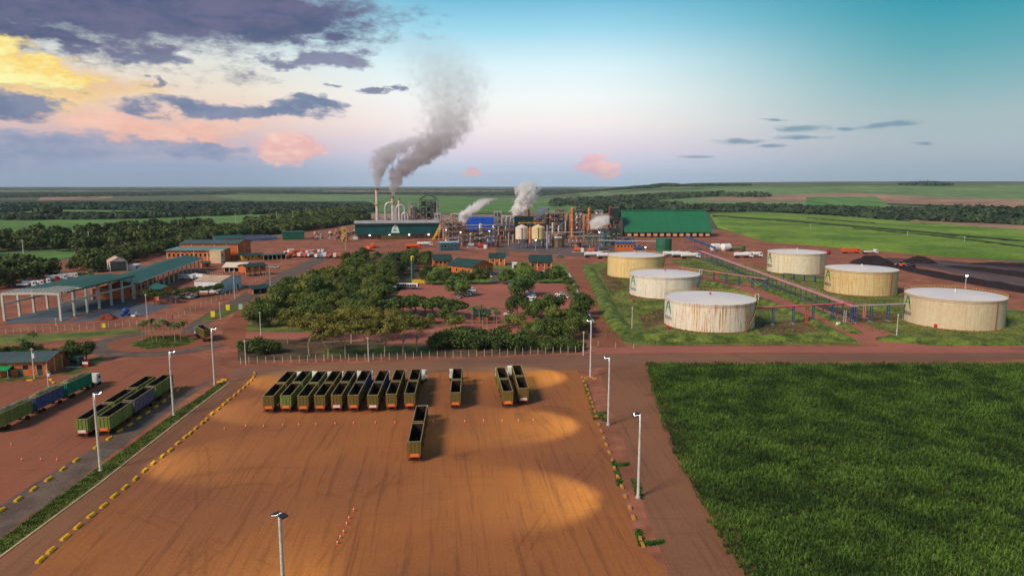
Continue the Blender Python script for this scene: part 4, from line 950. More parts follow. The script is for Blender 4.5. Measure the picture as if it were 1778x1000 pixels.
# ------------------------------------------------------------ storage tanks
def tank_mat(name, base, streak, stain, amount, seed, dirt_c):
    m = bpy.data.materials.new(name); m.use_nodes = True; t = NT(m.node_tree); b = t.n['Principled BSDF']
    oc = t.node('ShaderNodeTexCoord').outputs['Object']; x, y, z = t.sep(oc)
    ang = t.m('ARCTAN2', x, y)
    v = t.comb(t.m('MULTIPLY', t.m('SINE', ang), 9), t.m('MULTIPLY', t.m('COSINE', ang), 9), t.m('ADD', t.m('MULTIPLY', z, 0.012), seed))
    s1 = t.noise(v, 1.5, 5, 0.75); s2 = t.noise(v, 6.0, 3, 0.8); big = t.noise(oc, 0.09, 4, 0.6); fn = t.noise(oc, 0.8, 4, 0.6)
    zz = t.m('ADD', z, t.m('MULTIPLY', t.noise(v, 9.0, 2, 0.5), 7.0))
    down = t.smooth(zz, 17.5, 12.0)                                   # streaks start below the rim and run down
    c = t.mix(t.m('MULTIPLY', t.smooth(big, 0.35, 0.7), 0.6), base, dirt_c)
    c = t.mix(t.m('MULTIPLY', t.smooth(s1, 0.5, 0.62), 0.55*amount), c, stain)
    st = t.m('MULTIPLY', t.smooth(s2, 0.53, 0.59), t.smooth(s1, 0.38, 0.52))
    c = t.mix(t.m('MULTIPLY', t.m('MULTIPLY', st, down), 0.85*amount), c, streak)
    c = t.mix(1.0, c, t.ramp(fn, [(0.3, 0.9), (0.7, 1.06)]), 'MULTIPLY')
    # plate seams
    seam = t.smooth(t.m('ABSOLUTE', t.m('SUBTRACT', t.m('FRACT', t.m('DIVIDE', z, 2.15)), 0.5)), 0.0, 0.02)
    c = t.mix(t.m('MULTIPLY', t.m('SUBTRACT', 1, seam), 0.18), c, (0.1, 0.07, 0.05, 1))
    t.put(b.inputs['Base Color'], c); b.inputs['Roughness'].default_value = 0.55; b.inputs['Specular IOR Level'].default_value = 0.3
    MATS[name] = m; return m
rail_y = mat('rail_yellow', srgb(198,160,84), 0.7, 0.2, 0.8); rust = mat('rust_steel', srgb(150,88,46), 0.85, 0.25, 0.8)
pinkp = mat('pink_pipe', srgb(196,128,138), 0.55, 0.15, 0.5); bluep = mat('blue_steel', srgb(52,84,132), 0.6, 0.2, 0.6); redp = mat('red_pipe', srgb(206,60,84), 0.55, 0.15, 0.5)
greyp = mat('grey_pipe', srgb(170,164,166), 0.5, 0.15, 0.5)
roofw = mat('tank_roof', srgb(226,220,226), 0.6, 0.08, 0.06, col2=srgb(232,224,220))
logo_g = mat('logo_green', srgb(56,132,72), 0.6, 0.1, 1.0); logo_k = mat('logo_lettering', srgb(40,52,62), 0.6, 0.1, 1.0); logo_w = mat('logo_panel', srgb(214,214,206), 0.6, 0.08, 0.5)
GLYPH = {'A': ['01110','10001','10001','11111','10001','10001','10001'], 'G': ['01110','10001','10000','10111','10001','10001','01110'], 'U': ['10001','10001','10001','10001','10001','10001','01110'],
         'E': ['11111','10000','10000','11110','10000','10000','11111'], 'D': ['11110','10001','10001','10001','10001','10001','11110'], 'I': ['111','010','010','010','010','010','111'], 'R': ['11110','10001','10001','11110','10100','10010','10001']}
def logo_shape(s, letters=False):
    """leaf-like capital A: two curved legs meeting in a point, given as quads in (u, v)"""
    q = []
    def leg(p0, p1, p2, w0, w1):
        k = 8
        for i in range(k):
            a, b = i/k, (i+1)/k
            f = lambda t: ((1-t)**2*p0[0]+2*t*(1-t)*p1[0]+t*t*p2[0], (1-t)**2*p0[1]+2*t*(1-t)*p1[1]+t*t*p2[1])
            (xa, ya), (xb, yb) = f(a), f(b); wa, wb = w0+(w1-w0)*a, w0+(w1-w0)*b
            q.append([(xa-wa, ya), (xa+wa, ya), (xb+wb, yb), (xb-wb, yb)])
    leg((0.05, 1.0), (-0.25, 0.6), (-0.5, 0.0), 0.13, 0.05); leg((0.1, 1.0), (0.32, 0.6), (0.5, 0.0), 0.13, 0.05)
    leg((-0.24, 0.42), (0.0, 0.66), (0.1, 0.5), 0.09, 0.09); leg((0.1, 0.5), (0.2, 0.5), (0.36, 0.38), 0.09, 0.06)
    return [[(u*s, v*s) for u, v in f] for f in q]
def cyl_decal(name, quads, R_, ang0, z0, m, parent, off=0.03, th=0.02):
    b = MB()
    for f in quads:
        vs = []
        for o in (off, off+th):
            for u, v in f: a = ang0+u/R_; vs.append(((R_+o)*math.sin(a), -(R_+o)*math.cos(a), z0+v))
        b.add(vs, [(3,2,1,0),(4,5,6,7),(0,1,5,4),(1,2,6,5),(2,3,7,6),(3,0,4,7)])
    return b.build(name, m, parent)
def text_quads(txt, h, w):
    q = []; x = -w/2; cell = w/(len(txt)*6-1)
    for ch in txt:
        g_ = GLYPH[ch]; off = (5-len(g_[0]))/2
        for r, line in enumerate(g_):
            for c_, bit in enumerate(line):
                if bit == '1': x0 = x+(c_+off)*cell; y0 = h-(r+1)*h/7; q.append([(x0, y0), (x0+cell*1.02, y0), (x0+cell*1.02, y0+h/7*1.02), (x0, y0+h/7*1.02)])
        x += 6*cell
    return q
def tank(label, xl, xr, yb, ytop, m, logo_px=None, stair=1, rail=True, panel=False, seg=72):
    cx = (xl+xr)/2; near = P(cx, yb); k = mpp(near); Rr = (xr-xl)/2*k
    dirv = near.normalized(); Rr *= near.y/near.length; Rr /= 1-Rr/near.length; c = near+dirv*Rr
    H = hgt(near, ytop)
    t = thing('storage_tank', label, 'tank', (c.x, c.y, 0), 0, 'storage tanks')
    MB().lathe([(Rr, 0), (Rr, H)], seg, cap=False).build('shell', m, t, True)
    MB().lathe([(Rr+0.25, 0), (Rr+0.25, 0.22), (Rr+0.02, 0.24)], seg, cap=False).build('base_ring', rust, t, True)
    MB().lathe([(Rr+0.05, H-0.35), (Rr+0.28, H-0.35), (Rr+0.28, H), (Rr-0.1, H+0.04)], seg, cap=False).build('rim', m, t, True)
    MB().lathe([(Rr-0.05, H+0.02), (Rr*0.66, H+Rr*0.035), (Rr*0.33, H+Rr*0.055), (0.3, H+Rr*0.065), (0.02, H+Rr*0.065)], seg, cap=False).build('roof', roofw, t, True)
    v = MB(); v.tube((0.2, 0, H+Rr*0.06), (0.2, 0, H+Rr*0.065+0.9), 0.32, 0.32, 10); v.tube((0.2, 0, H+Rr*0.065+0.9), (0.2, 0, H+Rr*0.065+1.1), 0.5, 0.2, 10); v.build('vent', redp if stair else white, t, True)
    to = math.atan2(-c.x, c.y)                        # bearing of the camera seen from the tank, in the decal angle convention
    if rail:
        b = MB(); a0, a1 = R(-20), R(200); n = 46; pr = None
        for i in range(n+1):
            a = to+math.pi+R(-95)+(R(190))*i/n; x, y = (Rr+0.1)*math.sin(a), -(Rr+0.1)*math.cos(a)
            b.box(x-0.04, x+0.04, y-0.04, y+0.04, H, H+1.15)
            if pr:
                for z in (H+0.6, H+1.12): b.tube((pr[0], pr[1], z), (x, y, z), 0.05, 0.05, 4)
            pr = (x, y)
        b.build('railing', rail_y, t)
    if stair:
        b = MB(); n = 40
        for i in range(n):
            a = to+stair*(R(86)-R(34)*(1-i/n)); z = H*(i+0.5)/n
            for rr in (Rr+0.15,): x, y = rr*math.sin(a), -rr*math.cos(a)
            d = Vector((math.sin(a), -math.cos(a))); e = Vector((math.cos(a), math.sin(a)))
            w = 0.55; l = 0.3
            vs = [(x+d.x*o*w+e.x*s*l, y+d.y*o*w+e.y*s*l, z+zz) for zz in (0, 0.12) for (o, s) in ((0, -1), (1, -1), (1, 1), (0, 1))]
            b.add(vs, [(3,2,1,0),(4,5,6,7),(0,1,5,4),(1,2,6,5),(2,3,7,6),(3,0,4,7)])
        b.build('stair', rust, t)
        pts = []
        for i in range(n+1):
            a = to+stair*(R(86)-R(34)*(1-i/n)); pts.append(((Rr+0.75)*math.sin(a), -(Rr+0.75)*math.cos(a), H*i/n+1.0))
        MB().path(pts, 0.07, 5).build('stair_rail', rail_y, t)
        a = to+stair*R(84); x, y = (Rr+0.3)*math.sin(a), -(Rr+0.3)*math.cos(a)
        b = MB(); b.path([(x-0.7, y, H), (x-0.7, y, H+2.4), (x+0.7, y, H+2.4), (x+0.7, y, H)], 0.1, 6); b.build('stair_gate', white, t)
    a = to+R(52); MB().path([((Rr+0.35)*math.sin(a), -(Rr+0.35)*math.cos(a), 0.3), ((Rr+0.35)*math.sin(a), -(Rr+0.35)*math.cos(a), H-0.3)], 0.14, 6).build('drain_pipe', rust, t)
    MB().lathe([(Rr+0.12, H-1.1), (Rr+0.2, H-1.05), (Rr+0.12, H-1.0)], seg, cap=False).build('wind_girder', pinkp, t, True)
    if logo_px:
        s = max(-0.97, min(0.97, (logo_px-cx)*k*(1+Rr/near.length)/Rr)); a = to+math.asin(s); sz = H*0.46
        if panel: cyl_decal('logo_panel', [[(-sz*0.75+i*sz*0.25, -sz*0.55), (-sz*0.5+i*sz*0.25, -sz*0.55), (-sz*0.5+i*sz*0.25, sz*1.12), (-sz*0.75+i*sz*0.25, sz*1.12)] for i in range(6)], Rr, a, H*0.46, logo_w, t, 0.01, 0.015)
        cyl_decal('emblem', logo_shape(sz), Rr, a, H*0.46, logo_g, t)
        cyl_decal('lettering', text_quads('AGUERA', sz*0.28, sz*1.25), Rr, a, H*0.46-sz*0.46, logo_k, t)
    return c, Rr, H
o_st, d_st = srgb(186,104,34), srgb(206,160,98)
T3 = tank('front white tank heavily streaked with rust', 1151, 1308, 578, 529, tank_mat('tank_rusty', srgb(236,228,214), o_st, srgb(222,176,104), 1.05, 0, srgb(234,218,190)), 1162, 1, True, True)
T2 = tank('white tank behind the front one, thin rust streaks', 1092, 1213, 520, 482, tank_mat('tank_white', srgb(232,226,214), o_st, srgb(222,190,130), 0.42, 5, srgb(232,220,198)), 1100, 1, True, True)
T1 = tank('yellowish tank farthest back of the left three', 1054, 1152, 484, 447, tank_mat('tank_yellow', srgb(232,208,150), o_st, srgb(214,168,90), 0.45, 9, srgb(230,198,132)), None, 1, True)
T4 = tank('cream tank farthest back of the right three', 1330, 1432, 477, 441, tank_mat('tank_cream', srgb(226,218,196), o_st, srgb(216,194,140), 0.45, 14, srgb(224,206,160)), 1338, 0, False)
T5 = tank('tan rust-stained tank in the middle of the right three', 1428, 1556, 514, 472, tank_mat('tank_tan', srgb(222,200,152), srgb(166,84,36), srgb(206,160,88), 0.7, 21, srgb(212,176,112)), 1441, 0, False)
T6 = tank('largest tank at right with green emblem and dark lettering', 1562, 1741, 573, 521, tank_mat('tank_beige', srgb(216,200,170), srgb(186,142,92), srgb(206,176,122), 0.4, 33, srgb(206,184,148)), 1584, 0, True)

# berms round the tanks
def berm(label, pts, wt, wb, h, m, name='berm'):
    ps = resample([P(*p) for p in pts], 40); gg = random.Random(1); vs = []
    for i, p in enumerate(ps):
        d = (ps[min(39, i+1)]-ps[max(0, i-1)]).normalized(); n = Vector((-d.y, d.x, 0)); e = min(1, i*0.5, (39-i)*0.5)
        for o, z in ((-wb, 0), (-(wb+wt)/2, 0.62*h), (-wt, h), (wt, h), ((wb+wt)/2, 0.62*h), (wb, 0)):
            q = p+n*o; vs.append((q.x+gg.uniform(-.2, .2), q.y+gg.uniform(-.2, .2), z*(0.9+gg.uniform(-.1, .1))*e-0.02))
    b = MB().add(vs, [(i*6+j, i*6+j+1, (i+1)*6+j+1, (i+1)*6+j) for i in range(39) for j in range(5)])
    return struct(b.build(name, m, smooth=True))
berm_g = mat('berm_grass', srgb(72,94,36), 0.95, 0.35, 0.2, bump=0.8, bscale=1.6, col2=srgb(118,134,56), fine=1.0)
berm('', [(1020,464),(1040,500),(1058,540),(1080,574),(1120,588),(1200,590),(1340,588),(1440,590),(1478,596)], 0.8, 4.2, 1.9, berm_g)
berm('', [(1478,594),(1420,562),(1340,528),(1280,506),(1220,486)], 0.6, 3.0, 1.5, berm_g)
berm('', [(1520,588),(1600,594),(1700,596),(1800,594),(1960,590)], 0.8, 4.4, 1.9, berm_g)
berm('', [(1490,580),(1440,552),(1380,522),(1310,494)], 0.6, 3.0, 1.4, berm_g)
berm('', [(1096,536),(1140,534),(1240,528),(1330,527)], 0.5, 2.4, 1.1, berm_g)
berm('', [(1500,532),(1580,546),(1780,552)], 0.5, 2.6, 1.0, berm_g)

# ------------------------------------------------------------ pipe racks
def pipe_rack(label, a, b, h, n, pipes, postm, group='pipe racks', w=1.6, name='pipe_rack', single=False, rail=None):
    A, B = P(*a), P(*b); L = (B-A).length; t = thing(name, label, 'pipe rack', (A.x, A.y, 0), math.atan2(B.y-A.y, B.x-A.x), group)
    pm = MB().box(-0.14, 0.14, -0.14, 0.14, 0, h).mesh('post', postm); fm = MB().box(-0.4, 0.4, -0.4, 0.4, 0, 0.25).mesh('footing', conc)
    for i in range(n):
        for s in ((0,) if single else (-w/2, w/2)): q = link('post', pm, t, (L*i/(n-1), s, 0)); link('footing', fm, q)
        if not single: MB().box(L*i/(n-1)-0.1, L*i/(n-1)+0.1, -w/2-0.2, w/2+0.2, h+0.003, h+0.2).build('crossbeam', postm, t)
    for k, (mm, r) in enumerate(pipes):
        yy = 0 if len(pipes) == 1 else (-w/2+w*k/(len(pipes)-1)); MB().tube((0, yy, h+0.2+r), (L, yy, h+0.2+r), r, r, 10).build('pipe', mm, t, True)
    if rail:
        b_ = MB(); b_.box(0, L, -w/2-0.15, -w/2-0.05, h+1.2, h+1.32); b_.box(0, L, w/2+0.05, w/2+0.15, h+1.2, h+1.32)
        for i in range(n*2): b_.box(L*i/(n*2-1)-0.04, L*i/(n*2-1)+0.04, -w/2-0.14, -w/2-0.06, h, h+1.2)
        b_.build('railing', rail, t)
    return t
pipe_rack('long blue-post pipe rack with pink pipes running diagonally between the tanks', (1216,452), (1482,562), 6.6, 20, [(pinkp,0.3),(greyp,0.22),(pinkp,0.26)], bluep, w=2.4, rail=pinkp)
pipe_rack('low pipe rack from the yellowish tank to the diagonal rack', (1180,482), (1330,506), 6.2, 8, [(pinkp,0.3),(greyp,0.2)], bluep, w=1.2)
pipe_rack('pipe rack from the front rusty tank to the diagonal rack', (1306,566), (1478,556), 6.9, 6, [(redp,0.26),(pinkp,0.26)], bluep, w=1.0)
pipe_rack('pipe rack from the diagonal rack to the largest tank', (1482,560), (1570,556), 6.6, 4, [(greyp,0.3),(pinkp,0.22)], bluep, w=1.2)
pipe_rack('short pipe rack beside the cream tank', (1360,486), (1434,494), 3.6, 5, [(bluep,0.25)], bluep, w=1.0)
for i, (px, py, hh) in enumerate([(1400,560,7),(1244,487,6),(1466,566,6.5),(1500,552,6.5),(1208,520,8)]):
    p = P(px, py); t = thing('riser_pipe', ['red riser pipe pair below the rack before the rusty tank', 'red riser pipe pair near the yellowish tank', 'pale riser pipes where the racks meet', 'pale pink riser pipe left of the largest tank', 'red and blue riser pipe on the side of the second tank'][i], 'pipe', (p.x, p.y, 0), 0, 'riser pipes')
    for k in (-0.4, 0.4): MB().tube((k, 0, 0), (k, 0, hh), 0.2, 0.2, 8).tube((k, 0, 0.3), (k, -2.0, 0.3), 0.18, 0.18, 8).build('pipe', [redp, redp, greyp, pinkp, redp][i] if k < 0 or i != 4 else bluep, t, True)
for i, (px, py) in enumerate([(1099,523),(1159,572),(1624,570)]):
    p = P(px, py); t = thing('hydrant_cabinet', 'small red hose cabinet at the foot of the %s tank' % ['second', 'front rusty', 'largest'][i], 'cabinet', (p.x, p.y, 0), 0, 'hose cabinets')
    MB().box(-0.5, 0.5, -0.3, 0.3, 0.5, 1.7).build('cabinet', mat('hose_red', srgb(222,44,76), 0.5, 0.1, 1.0), t); MB().box(-0.42, 0.42, -0.34, -0.303, 0.6, 1.6).build('door', mat('hose_red', (0,0,0)), t); MB().tube((0, 0, 0), (0, 0, 0.5), 0.12).build('stand', conc, t)
p = P(1457, 565); t = thing('pump_skid', 'white pump on the path where the racks meet', 'pump', (p.x, p.y, 0), 0.3)
MB().box(-1.6, 1.6, -0.6, 0.6, 0, 0.25).build('skid', conc, t); MB().tube((-1.2, 0, 0.8), (0.2, 0, 0.8), 0.55, 0.55, 12).build('motor', white, t, True); MB().tube((0.2, 0, 0.8), (1.2, 0, 0.8), 0.3, 0.45, 12).build('impeller_housing', steel_d, t, True)
p = P(1674, 520); t = thing('floodlight_mast', 'lit floodlight mast behind the largest tank', 'lamp post', (p.x, p.y, 0))
hh = hgt(p, 480); MB().tube((0, 0, 0), (0, 0, hh), 0.22, 0.15).build('post', pole_m, t, True); q = MB().box(-0.6, 0.6, -0.3, 0.3, hh, hh+0.7).build('lamp_head', lampb, t); MB().box(-0.55, 0.55, -0.36, -0.303, hh+0.05, hh+0.65).build('lens', mat('lit_lamp', (1,1,1)), q)

# ------------------------------------------------------------ compost heaps
black = mat('black_compost', srgb(40,30,34), 0.98, 0.35, 0.4, bump=0.8, bscale=1.5)
def heap(label, pts, w, h, name='compost_heap', m=black, seed=1, cat='heap', group=None):
    ps = resample([P(*p) for p in pts], 24); gg = random.Random(seed); vs = []; n = 9; o = ps[0]
    for i, p in enumerate(ps):
        d = (ps[min(23, i+1)]-ps[max(0, i-1)]).normalized(); nn = Vector((-d.y, d.x, 0)); e = math.sin(math.pi*min(1, max(0.0, i/23)))**0.5
        for j in range(n):
            u = j/(n-1)*2-1; q = p+nn*(u*w*(0.3+0.7*e))-o; vs.append((q.x+gg.uniform(-.3, .3), q.y+gg.uniform(-.3, .3), (1-abs(u)**1.5)*h*e*gg.uniform(0.8, 1.15)-0.02))
    b = MB().add(vs, [(i*n+j, i*n+j+1, (i+1)*n+j+1, (i+1)*n+j) for i in range(23) for j in range(n-1)])
    return tag(b.build(name, m, smooth=True, loc=(o.x, o.y, 0)), label, cat, group)
heap('rounded black compost heap behind the middle right tank', [(1484,458),(1514,456),(1544,462)], 12, 5.5, group='compost heaps')
heap('small black compost heap right of the rounded one', [(1576,456),(1596,454),(1618,458)], 9, 4.2, seed=2, group='compost heaps')
heap('long black windrow nearest the tanks', [(1548,462),(1640,482),(1778,506),(1940,534)], 7, 3.0, seed=3, group='compost windrows')
heap('second long black windrow on the compost yard', [(1640,462),(1720,472),(1860,492),(1990,512)], 6, 3.0, seed=4, group='compost windrows')
heap('far black windrow below the bright cane', [(1680,458),(1760,462),(1900,476)], 6, 2.6, seed=5, group='compost windrows')
heap('mound of red soil before the open shed', [(172,556),(186,552),(198,555)], 3.2, 2.0, 'soil_mound', mat('red_soil', srgb(120,58,40), 0.95, 0.2, 0.6), 6, 'mound')

# ------------------------------------------------------------ buildings
orange = mat('orange_brick', srgb(206,110,58), 0.9, 0.14, 0.5, fine=2.5); cream = mat('cream_plaster', srgb(222,196,160), 0.9, 0.1, 0.5)
teal_r = sheet_mat('teal_roof', srgb(34,92,84), 0.5, 0.9, 'x'); slate_r = sheet_mat('slate_roof', srgb(74,92,94), 0.6, 0.9, 'x'); darkg_r = sheet_mat('dark_green_roof', srgb(40,70,66), 0.6, 0.9, 'x')
teal_l = sheet_mat('pale_teal_roof', srgb(104,146,140), 0.5, 0.9, 'x'); whitew = mat('white_wall', srgb(228,228,226), 0.7, 0.08, 0.3); tanr = mat('tan_canvas', srgb(196,166,140), 0.85, 0.15, 0.2)
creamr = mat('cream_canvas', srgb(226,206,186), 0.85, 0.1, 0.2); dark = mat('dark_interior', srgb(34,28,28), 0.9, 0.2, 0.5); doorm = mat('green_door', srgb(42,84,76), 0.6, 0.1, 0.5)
whs = sheet_mat('white_sheet_wall', srgb(220,228,230), 0.5, 0.7, 'x')
def frame_of(a, b):
    A, B = P(*a), P(*b); return A, B, (B-A).length, math.atan2(B.y-A.y, B.x-A.x)
def house(name, label, a, b, depth, h, rh, wallm, roofm, cat='building', ridge='x', over=0.6, wins=0, doors=(), pil=0, pilm=None, side_pil=0, open_front=False, group=None, mono=False, stilts=0, winm=None, sidewin=0):
    """a, b: pixels of the left and right foot of the front wall; roof ridge along the front (x) or across it (y)"""
    A, B, W, rz = frame_of(a, b); t = thing(name, label, cat, (A.x, A.y, 0), rz, group); D = depth; z0 = stilts
    if open_front:
        wb = MB(); wb.box(0, 0.2, 0, D, z0, h); wb.box(W-0.2, W, 0, D, z0, h); wb.box(0.2, W-0.2, D-0.2, D, z0, h); wb.build('wall', wallm, t); MB().box(0.2, W-0.2, 0.3, D-0.2, z0, z0+0.02).build('floor', conc, t)
    else: MB().box(0, W, 0, D, z0, h).build('wall', wallm, t)
    o = over; th = 0.14
    if mono: MB().prism([(-o, h+0.02), (D+o, h+rh), (D+o, h+rh+th), (-o, h+0.02+th)], -o, W+o).build('roof', roofm, t)
    elif ridge == 'x':
        m_ = D/2
        MB().prism([(-o, h-o*rh/m_+0.01), (m_, h+rh), (D+o, h-o*rh/m_+0.01), (D+o, h-o*rh/m_+th), (m_, h+rh+th), (-o, h-o*rh/m_+th)], -o, W+o).build('roof', roofm, t)
        gb = MB(); gb.prism([(0.01, h-0.01), (m_, h+rh-0.02), (D-0.01, h-0.01)], 0.01, 0.2); gb.prism([(0.01, h-0.01), (m_, h+rh-0.02), (D-0.01, h-0.01)], W-0.2, W-0.01); gb.build('gable', wallm, t)
    else:
        m_ = W/2
        MB().prism([(-o, h-o*rh/m_+0.01), (m_, h+rh), (W+o, h-o*rh/m_+0.01), (W+o, h-o*rh/m_+th), (m_, h+rh+th), (-o, h-o*rh/m_+th)], -o, D+o, 'y').build('roof', roofm, t)
        gb = MB(); gb.prism([(0.01, h-0.01), (m_, h+rh-0.02), (W-0.01, h-0.01)], 0.01, 0.2, 'y'); gb.prism([(0.01, h-0.01), (m_, h+rh-0.02), (W-0.01, h-0.01)], D-0.2, D-0.01, 'y'); gb.build('gable', wallm, t)
    hh = h-z0
    for i in range(wins):
        x = W*(i+0.5)/wins; w = min(1.6, W/wins*0.5); q = MB().box(x-w/2-0.1, x+w/2+0.1, -0.06, -0.003, z0+hh*0.4, z0+hh*0.78).build('window', cream, t); MB().box(x-w/2, x+w/2, -0.09, -0.063, z0+hh*0.43, z0+hh*0.75).build('pane', winm or glass, q)
    for i in range(sidewin):
        for s, x in ((-1, -0.003), (1, W+0.003)):
            y = D*(i+0.5)/sidewin; q = MB().box(min(x, x+s*0.06), max(x, x+s*0.06), y-0.8, y+0.8, z0+hh*0.4, z0+hh*0.78).build('window', cream, t); MB().box(min(x+s*0.063, x+s*0.09), max(x+s*0.063, x+s*0.09), y-0.68, y+0.68, z0+hh*0.43, z0+hh*0.75).build('pane', winm or glass, q)
    for f in doors:
        x = W*f; q = MB().box(x-0.65, x+0.65, -0.07, -0.004, z0, z0+min(2.3, hh*0.8)).build('door', doorm, t); MB().box(x+0.35, x+0.45, -0.12, -0.073, z0+1.0, z0+1.12).build('handle', greyp, q)
    for i in range(pil):
        x = W*i/(pil-1); MB().box(x-0.22, x+0.22, -0.2, -0.005, 0, h-0.1).build('pillar', pilm or cream, t)
    for i in range(side_pil):
        y = D*i/(side_pil-1)
        for s, x in ((-1, 0), (1, W)): MB().box(x+s*0.005 if s > 0 else x-0.2, x+0.2 if s > 0 else x-0.005, y-0.2, y+0.2, 0, h-0.1).build('pillar', pilm or cream, t)
    if stilts:
        for i in range(5):
            for y in (0.3, D-0.3): MB().box(W*i/4-0.12 if i else 0, W*i/4+0.12 if i < 4 else W, y-0.12, y+0.12, 0, z0).build('stilt', steel_d, t)
    return t, W

# open shed with bare rafters, left
def open_shed():
    x0, x1 = -213.0, -189.3; ys = [281.5, 290.5, 299.5, 308.5, 318, 327.5, 337]; H = 10.8
    t = thing('open_shed', 'open concrete-frame shed, front bay bare rafters, rest teal roofed', 'shed', (x0, ys[0], 0)); W = x1-x0; cm = mat('frame_concrete', srgb(196,192,182), 0.9, 0.1, 0.4)
    colm = MB().box(-0.42, 0.42, -0.42, 0.42, 0, H).mesh('column', cm)
    for y in ys:
        for x in (0, W): link('column', colm, t, (x, y-ys[0], 0))
        zr = H+0.05
        MB().prism([(-0.42, zr), (W/2, zr+0.35), (W+0.42, zr), (W+0.42, zr+0.95), (W/2, zr+1.3), (-0.42, zr+0.95)], y-ys[0]-0.3, y-ys[0]+0.3, 'y').build('rafter', cm, t)
    for x in (0, W):
        for i in range(len(ys)-1): MB().box(x-0.2, x+0.2, ys[i]-ys[0]+0.425, ys[i+1]-ys[0]-0.425, H*0.62, H*0.62+0.75).build('tie_beam', cm, t)
    pur = [(0.5+k*(W-1)/13) for k in range(14)]
    for k, x in enumerate(pur):
        z = H+1.02+0.37*(1-abs(x-W/2)/(W/2))
        MB().box(x-0.12, x+0.12, -0.3, 9.6+(7 if 4 < k < 13 else 0), z, z+0.35).build('purlin', mat('purlin_white', srgb(226,222,214), 0.8, 0.08, 0.5), t)
    L = ys[-1]-ys[0]
    for k in range(2):
        e, c = (-0.9, W/2) if k == 0 else (W+0.9, W/2); y0 = 9.0 if k == 0 else 7.4
        pr = [(e, H+0.98), (c, H+1.8), (c, H+1.92), (e, H+1.1)]
        MB().prism(pr, 17.2 if k else 10.2, L+1.0, 'y').build('roof_panel', sheet_mat('teal_roof_y', srgb(24,88,78), 0.5, 0.9, 'y'), t)
    MB().box(W+0.5, W+0.95, 4.0, L+1, H+0.3, H+0.95).build('fascia', mat('teal_fascia', srgb(22,96,74), 0.5, 0.1, 0.5), t)
    MB().box(-0.6, W+0.6, 0.6, L, 0.035, 0.16).build('floor_slab', mat('shed_floor', srgb(86,100,110), 0.85, 0.15, 0.15), t)
open_shed()
# long green-roofed shed behind it
def long_shed():
    A = Vector((-189, 338, 0)); B = Vector((-209, 458, 0)); L = (B-A).length; rz = math.atan2(B.y-A.y, B.x-A.x); W = 20; H = 7.6
    t = thing('long_shed', 'long green-roofed open shed with pale columns running back from the open shed', 'shed', tuple(A), rz); cm = MATS['frame_concrete']
    colm = MB().box(-0.3, 0.3, -0.3, 0.3, 0, H).mesh('column', cm)
    for i in range(15):
        for y in (0, W): link('column', colm, t, (L*i/14, y, 0))
    MB().prism([(-1.0, H+0.02), (W/2, H+2.2), (W+1, H+0.02), (W+1, H+0.2), (W/2, H+2.4), (-1, H+0.2)], -1, L+1).build('roof', teal_r, t)
    MB().box(-1, L+1, -1.3, -1.02, H-0.1, H+0.3).build('fascia', mat('pale_fascia', srgb(170,166,158), 0.8, 0.1, 0.5), t)
    MB().box(0.5, 40, 3.0, W-0.5, 0, 5.4).build('infill_wall', orange, t)
    for i in range(7): MB().box(2.5+i*5.5, 5.4+i*5.5, 2.9, 2.997, 2.6, 4.4).build('window', dark, t)
    MB().box(0.3, L, 0.4, 2.9, 0.02, 0.14).build('floor_slab', MATS['shed_floor'], t)
long_shed()
house('workshop', 'small orange workshop with bright gable beside the brown tree', (276,522), (310,518), 14, 5.2, 1.6, orange, teal_r, ridge='y', wins=2, pil=4, sidewin=3)
house('yard_hut', 'low pink-walled hut before the orange workshop', (279,527), (306,527), 4, 2.6, 0.3, mat('pink_wall', srgb(196,120,112), 0.9, 0.1, 0.5), slate_r, mono=True, doors=(0.85,), wins=1)
house('white_shed', 'white metal shed with tan roof beside the entry road', (384,508), (420,498), 15, 6.0, 1.7, whs, tanr, ridge='y', over=0.4, doors=(0.8,))
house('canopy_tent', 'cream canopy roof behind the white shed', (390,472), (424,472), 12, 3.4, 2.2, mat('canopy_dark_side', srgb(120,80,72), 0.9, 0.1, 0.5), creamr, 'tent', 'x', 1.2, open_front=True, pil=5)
house('gatehouse', 'orange gatehouse raised over the weighbridge lane', (427,481), (462,477), 8, 6.4, 1.2, orange, darkg_r, ridge='x', over=1.0, pil=4, stilts=2.6, wins=3)
house('shelter', 'small dark-roofed shelter beside the entry road', (440,511), (464,508), 6, 3.2, 1.0, mat('shelter_wall', srgb(150,92,66), 0.9, 0.15, 0.5), darkg_r, over=1.6, open_front=True, pil=3)
house('cream_tent', 'open-fronted white tent with tan canvas on the red bank', (192,472), (222,470), 14, 6.6, 2.6, whitew, tanr, 'tent', 'y', 0.3, open_front=True)
house('site_container', 'white container beside the open-fronted tent', (233,469), (247,466), 5, 3.0, 0.2, whitew, whitew, 'container', mono=True, over=0.05, doors=(0.3,), wins=1)
house('orange_hall', 'long orange hall with pale teal roof and cream columns', (291,455), (384,455), 18, 8.6, 1.0, orange, teal_l, mono=True, over=1.4, pil=5, wins=12, winm=dark)
house('orange_hall', 'taller orange hall behind with slate roof and yellow gable', (314,449), (414,449), 26, 11.5, 2.2, orange, slate_r, ridge='x', over=0.8, pil=6, side_pil=3, doors=(0.97,))
house('stair_block', 'cream stair block at the right end of the long orange hall', (384,457), (391,455), 8, 8.8, 0.4, cream, cream, mono=True, over=0.1, wins=1)
house('green_hut', 'tiny orange hut with green door at the end of the long shed', (352,465), (366,464), 5, 3.4, 0.7, orange, slate_r, doors=(0.6,), wins=1)
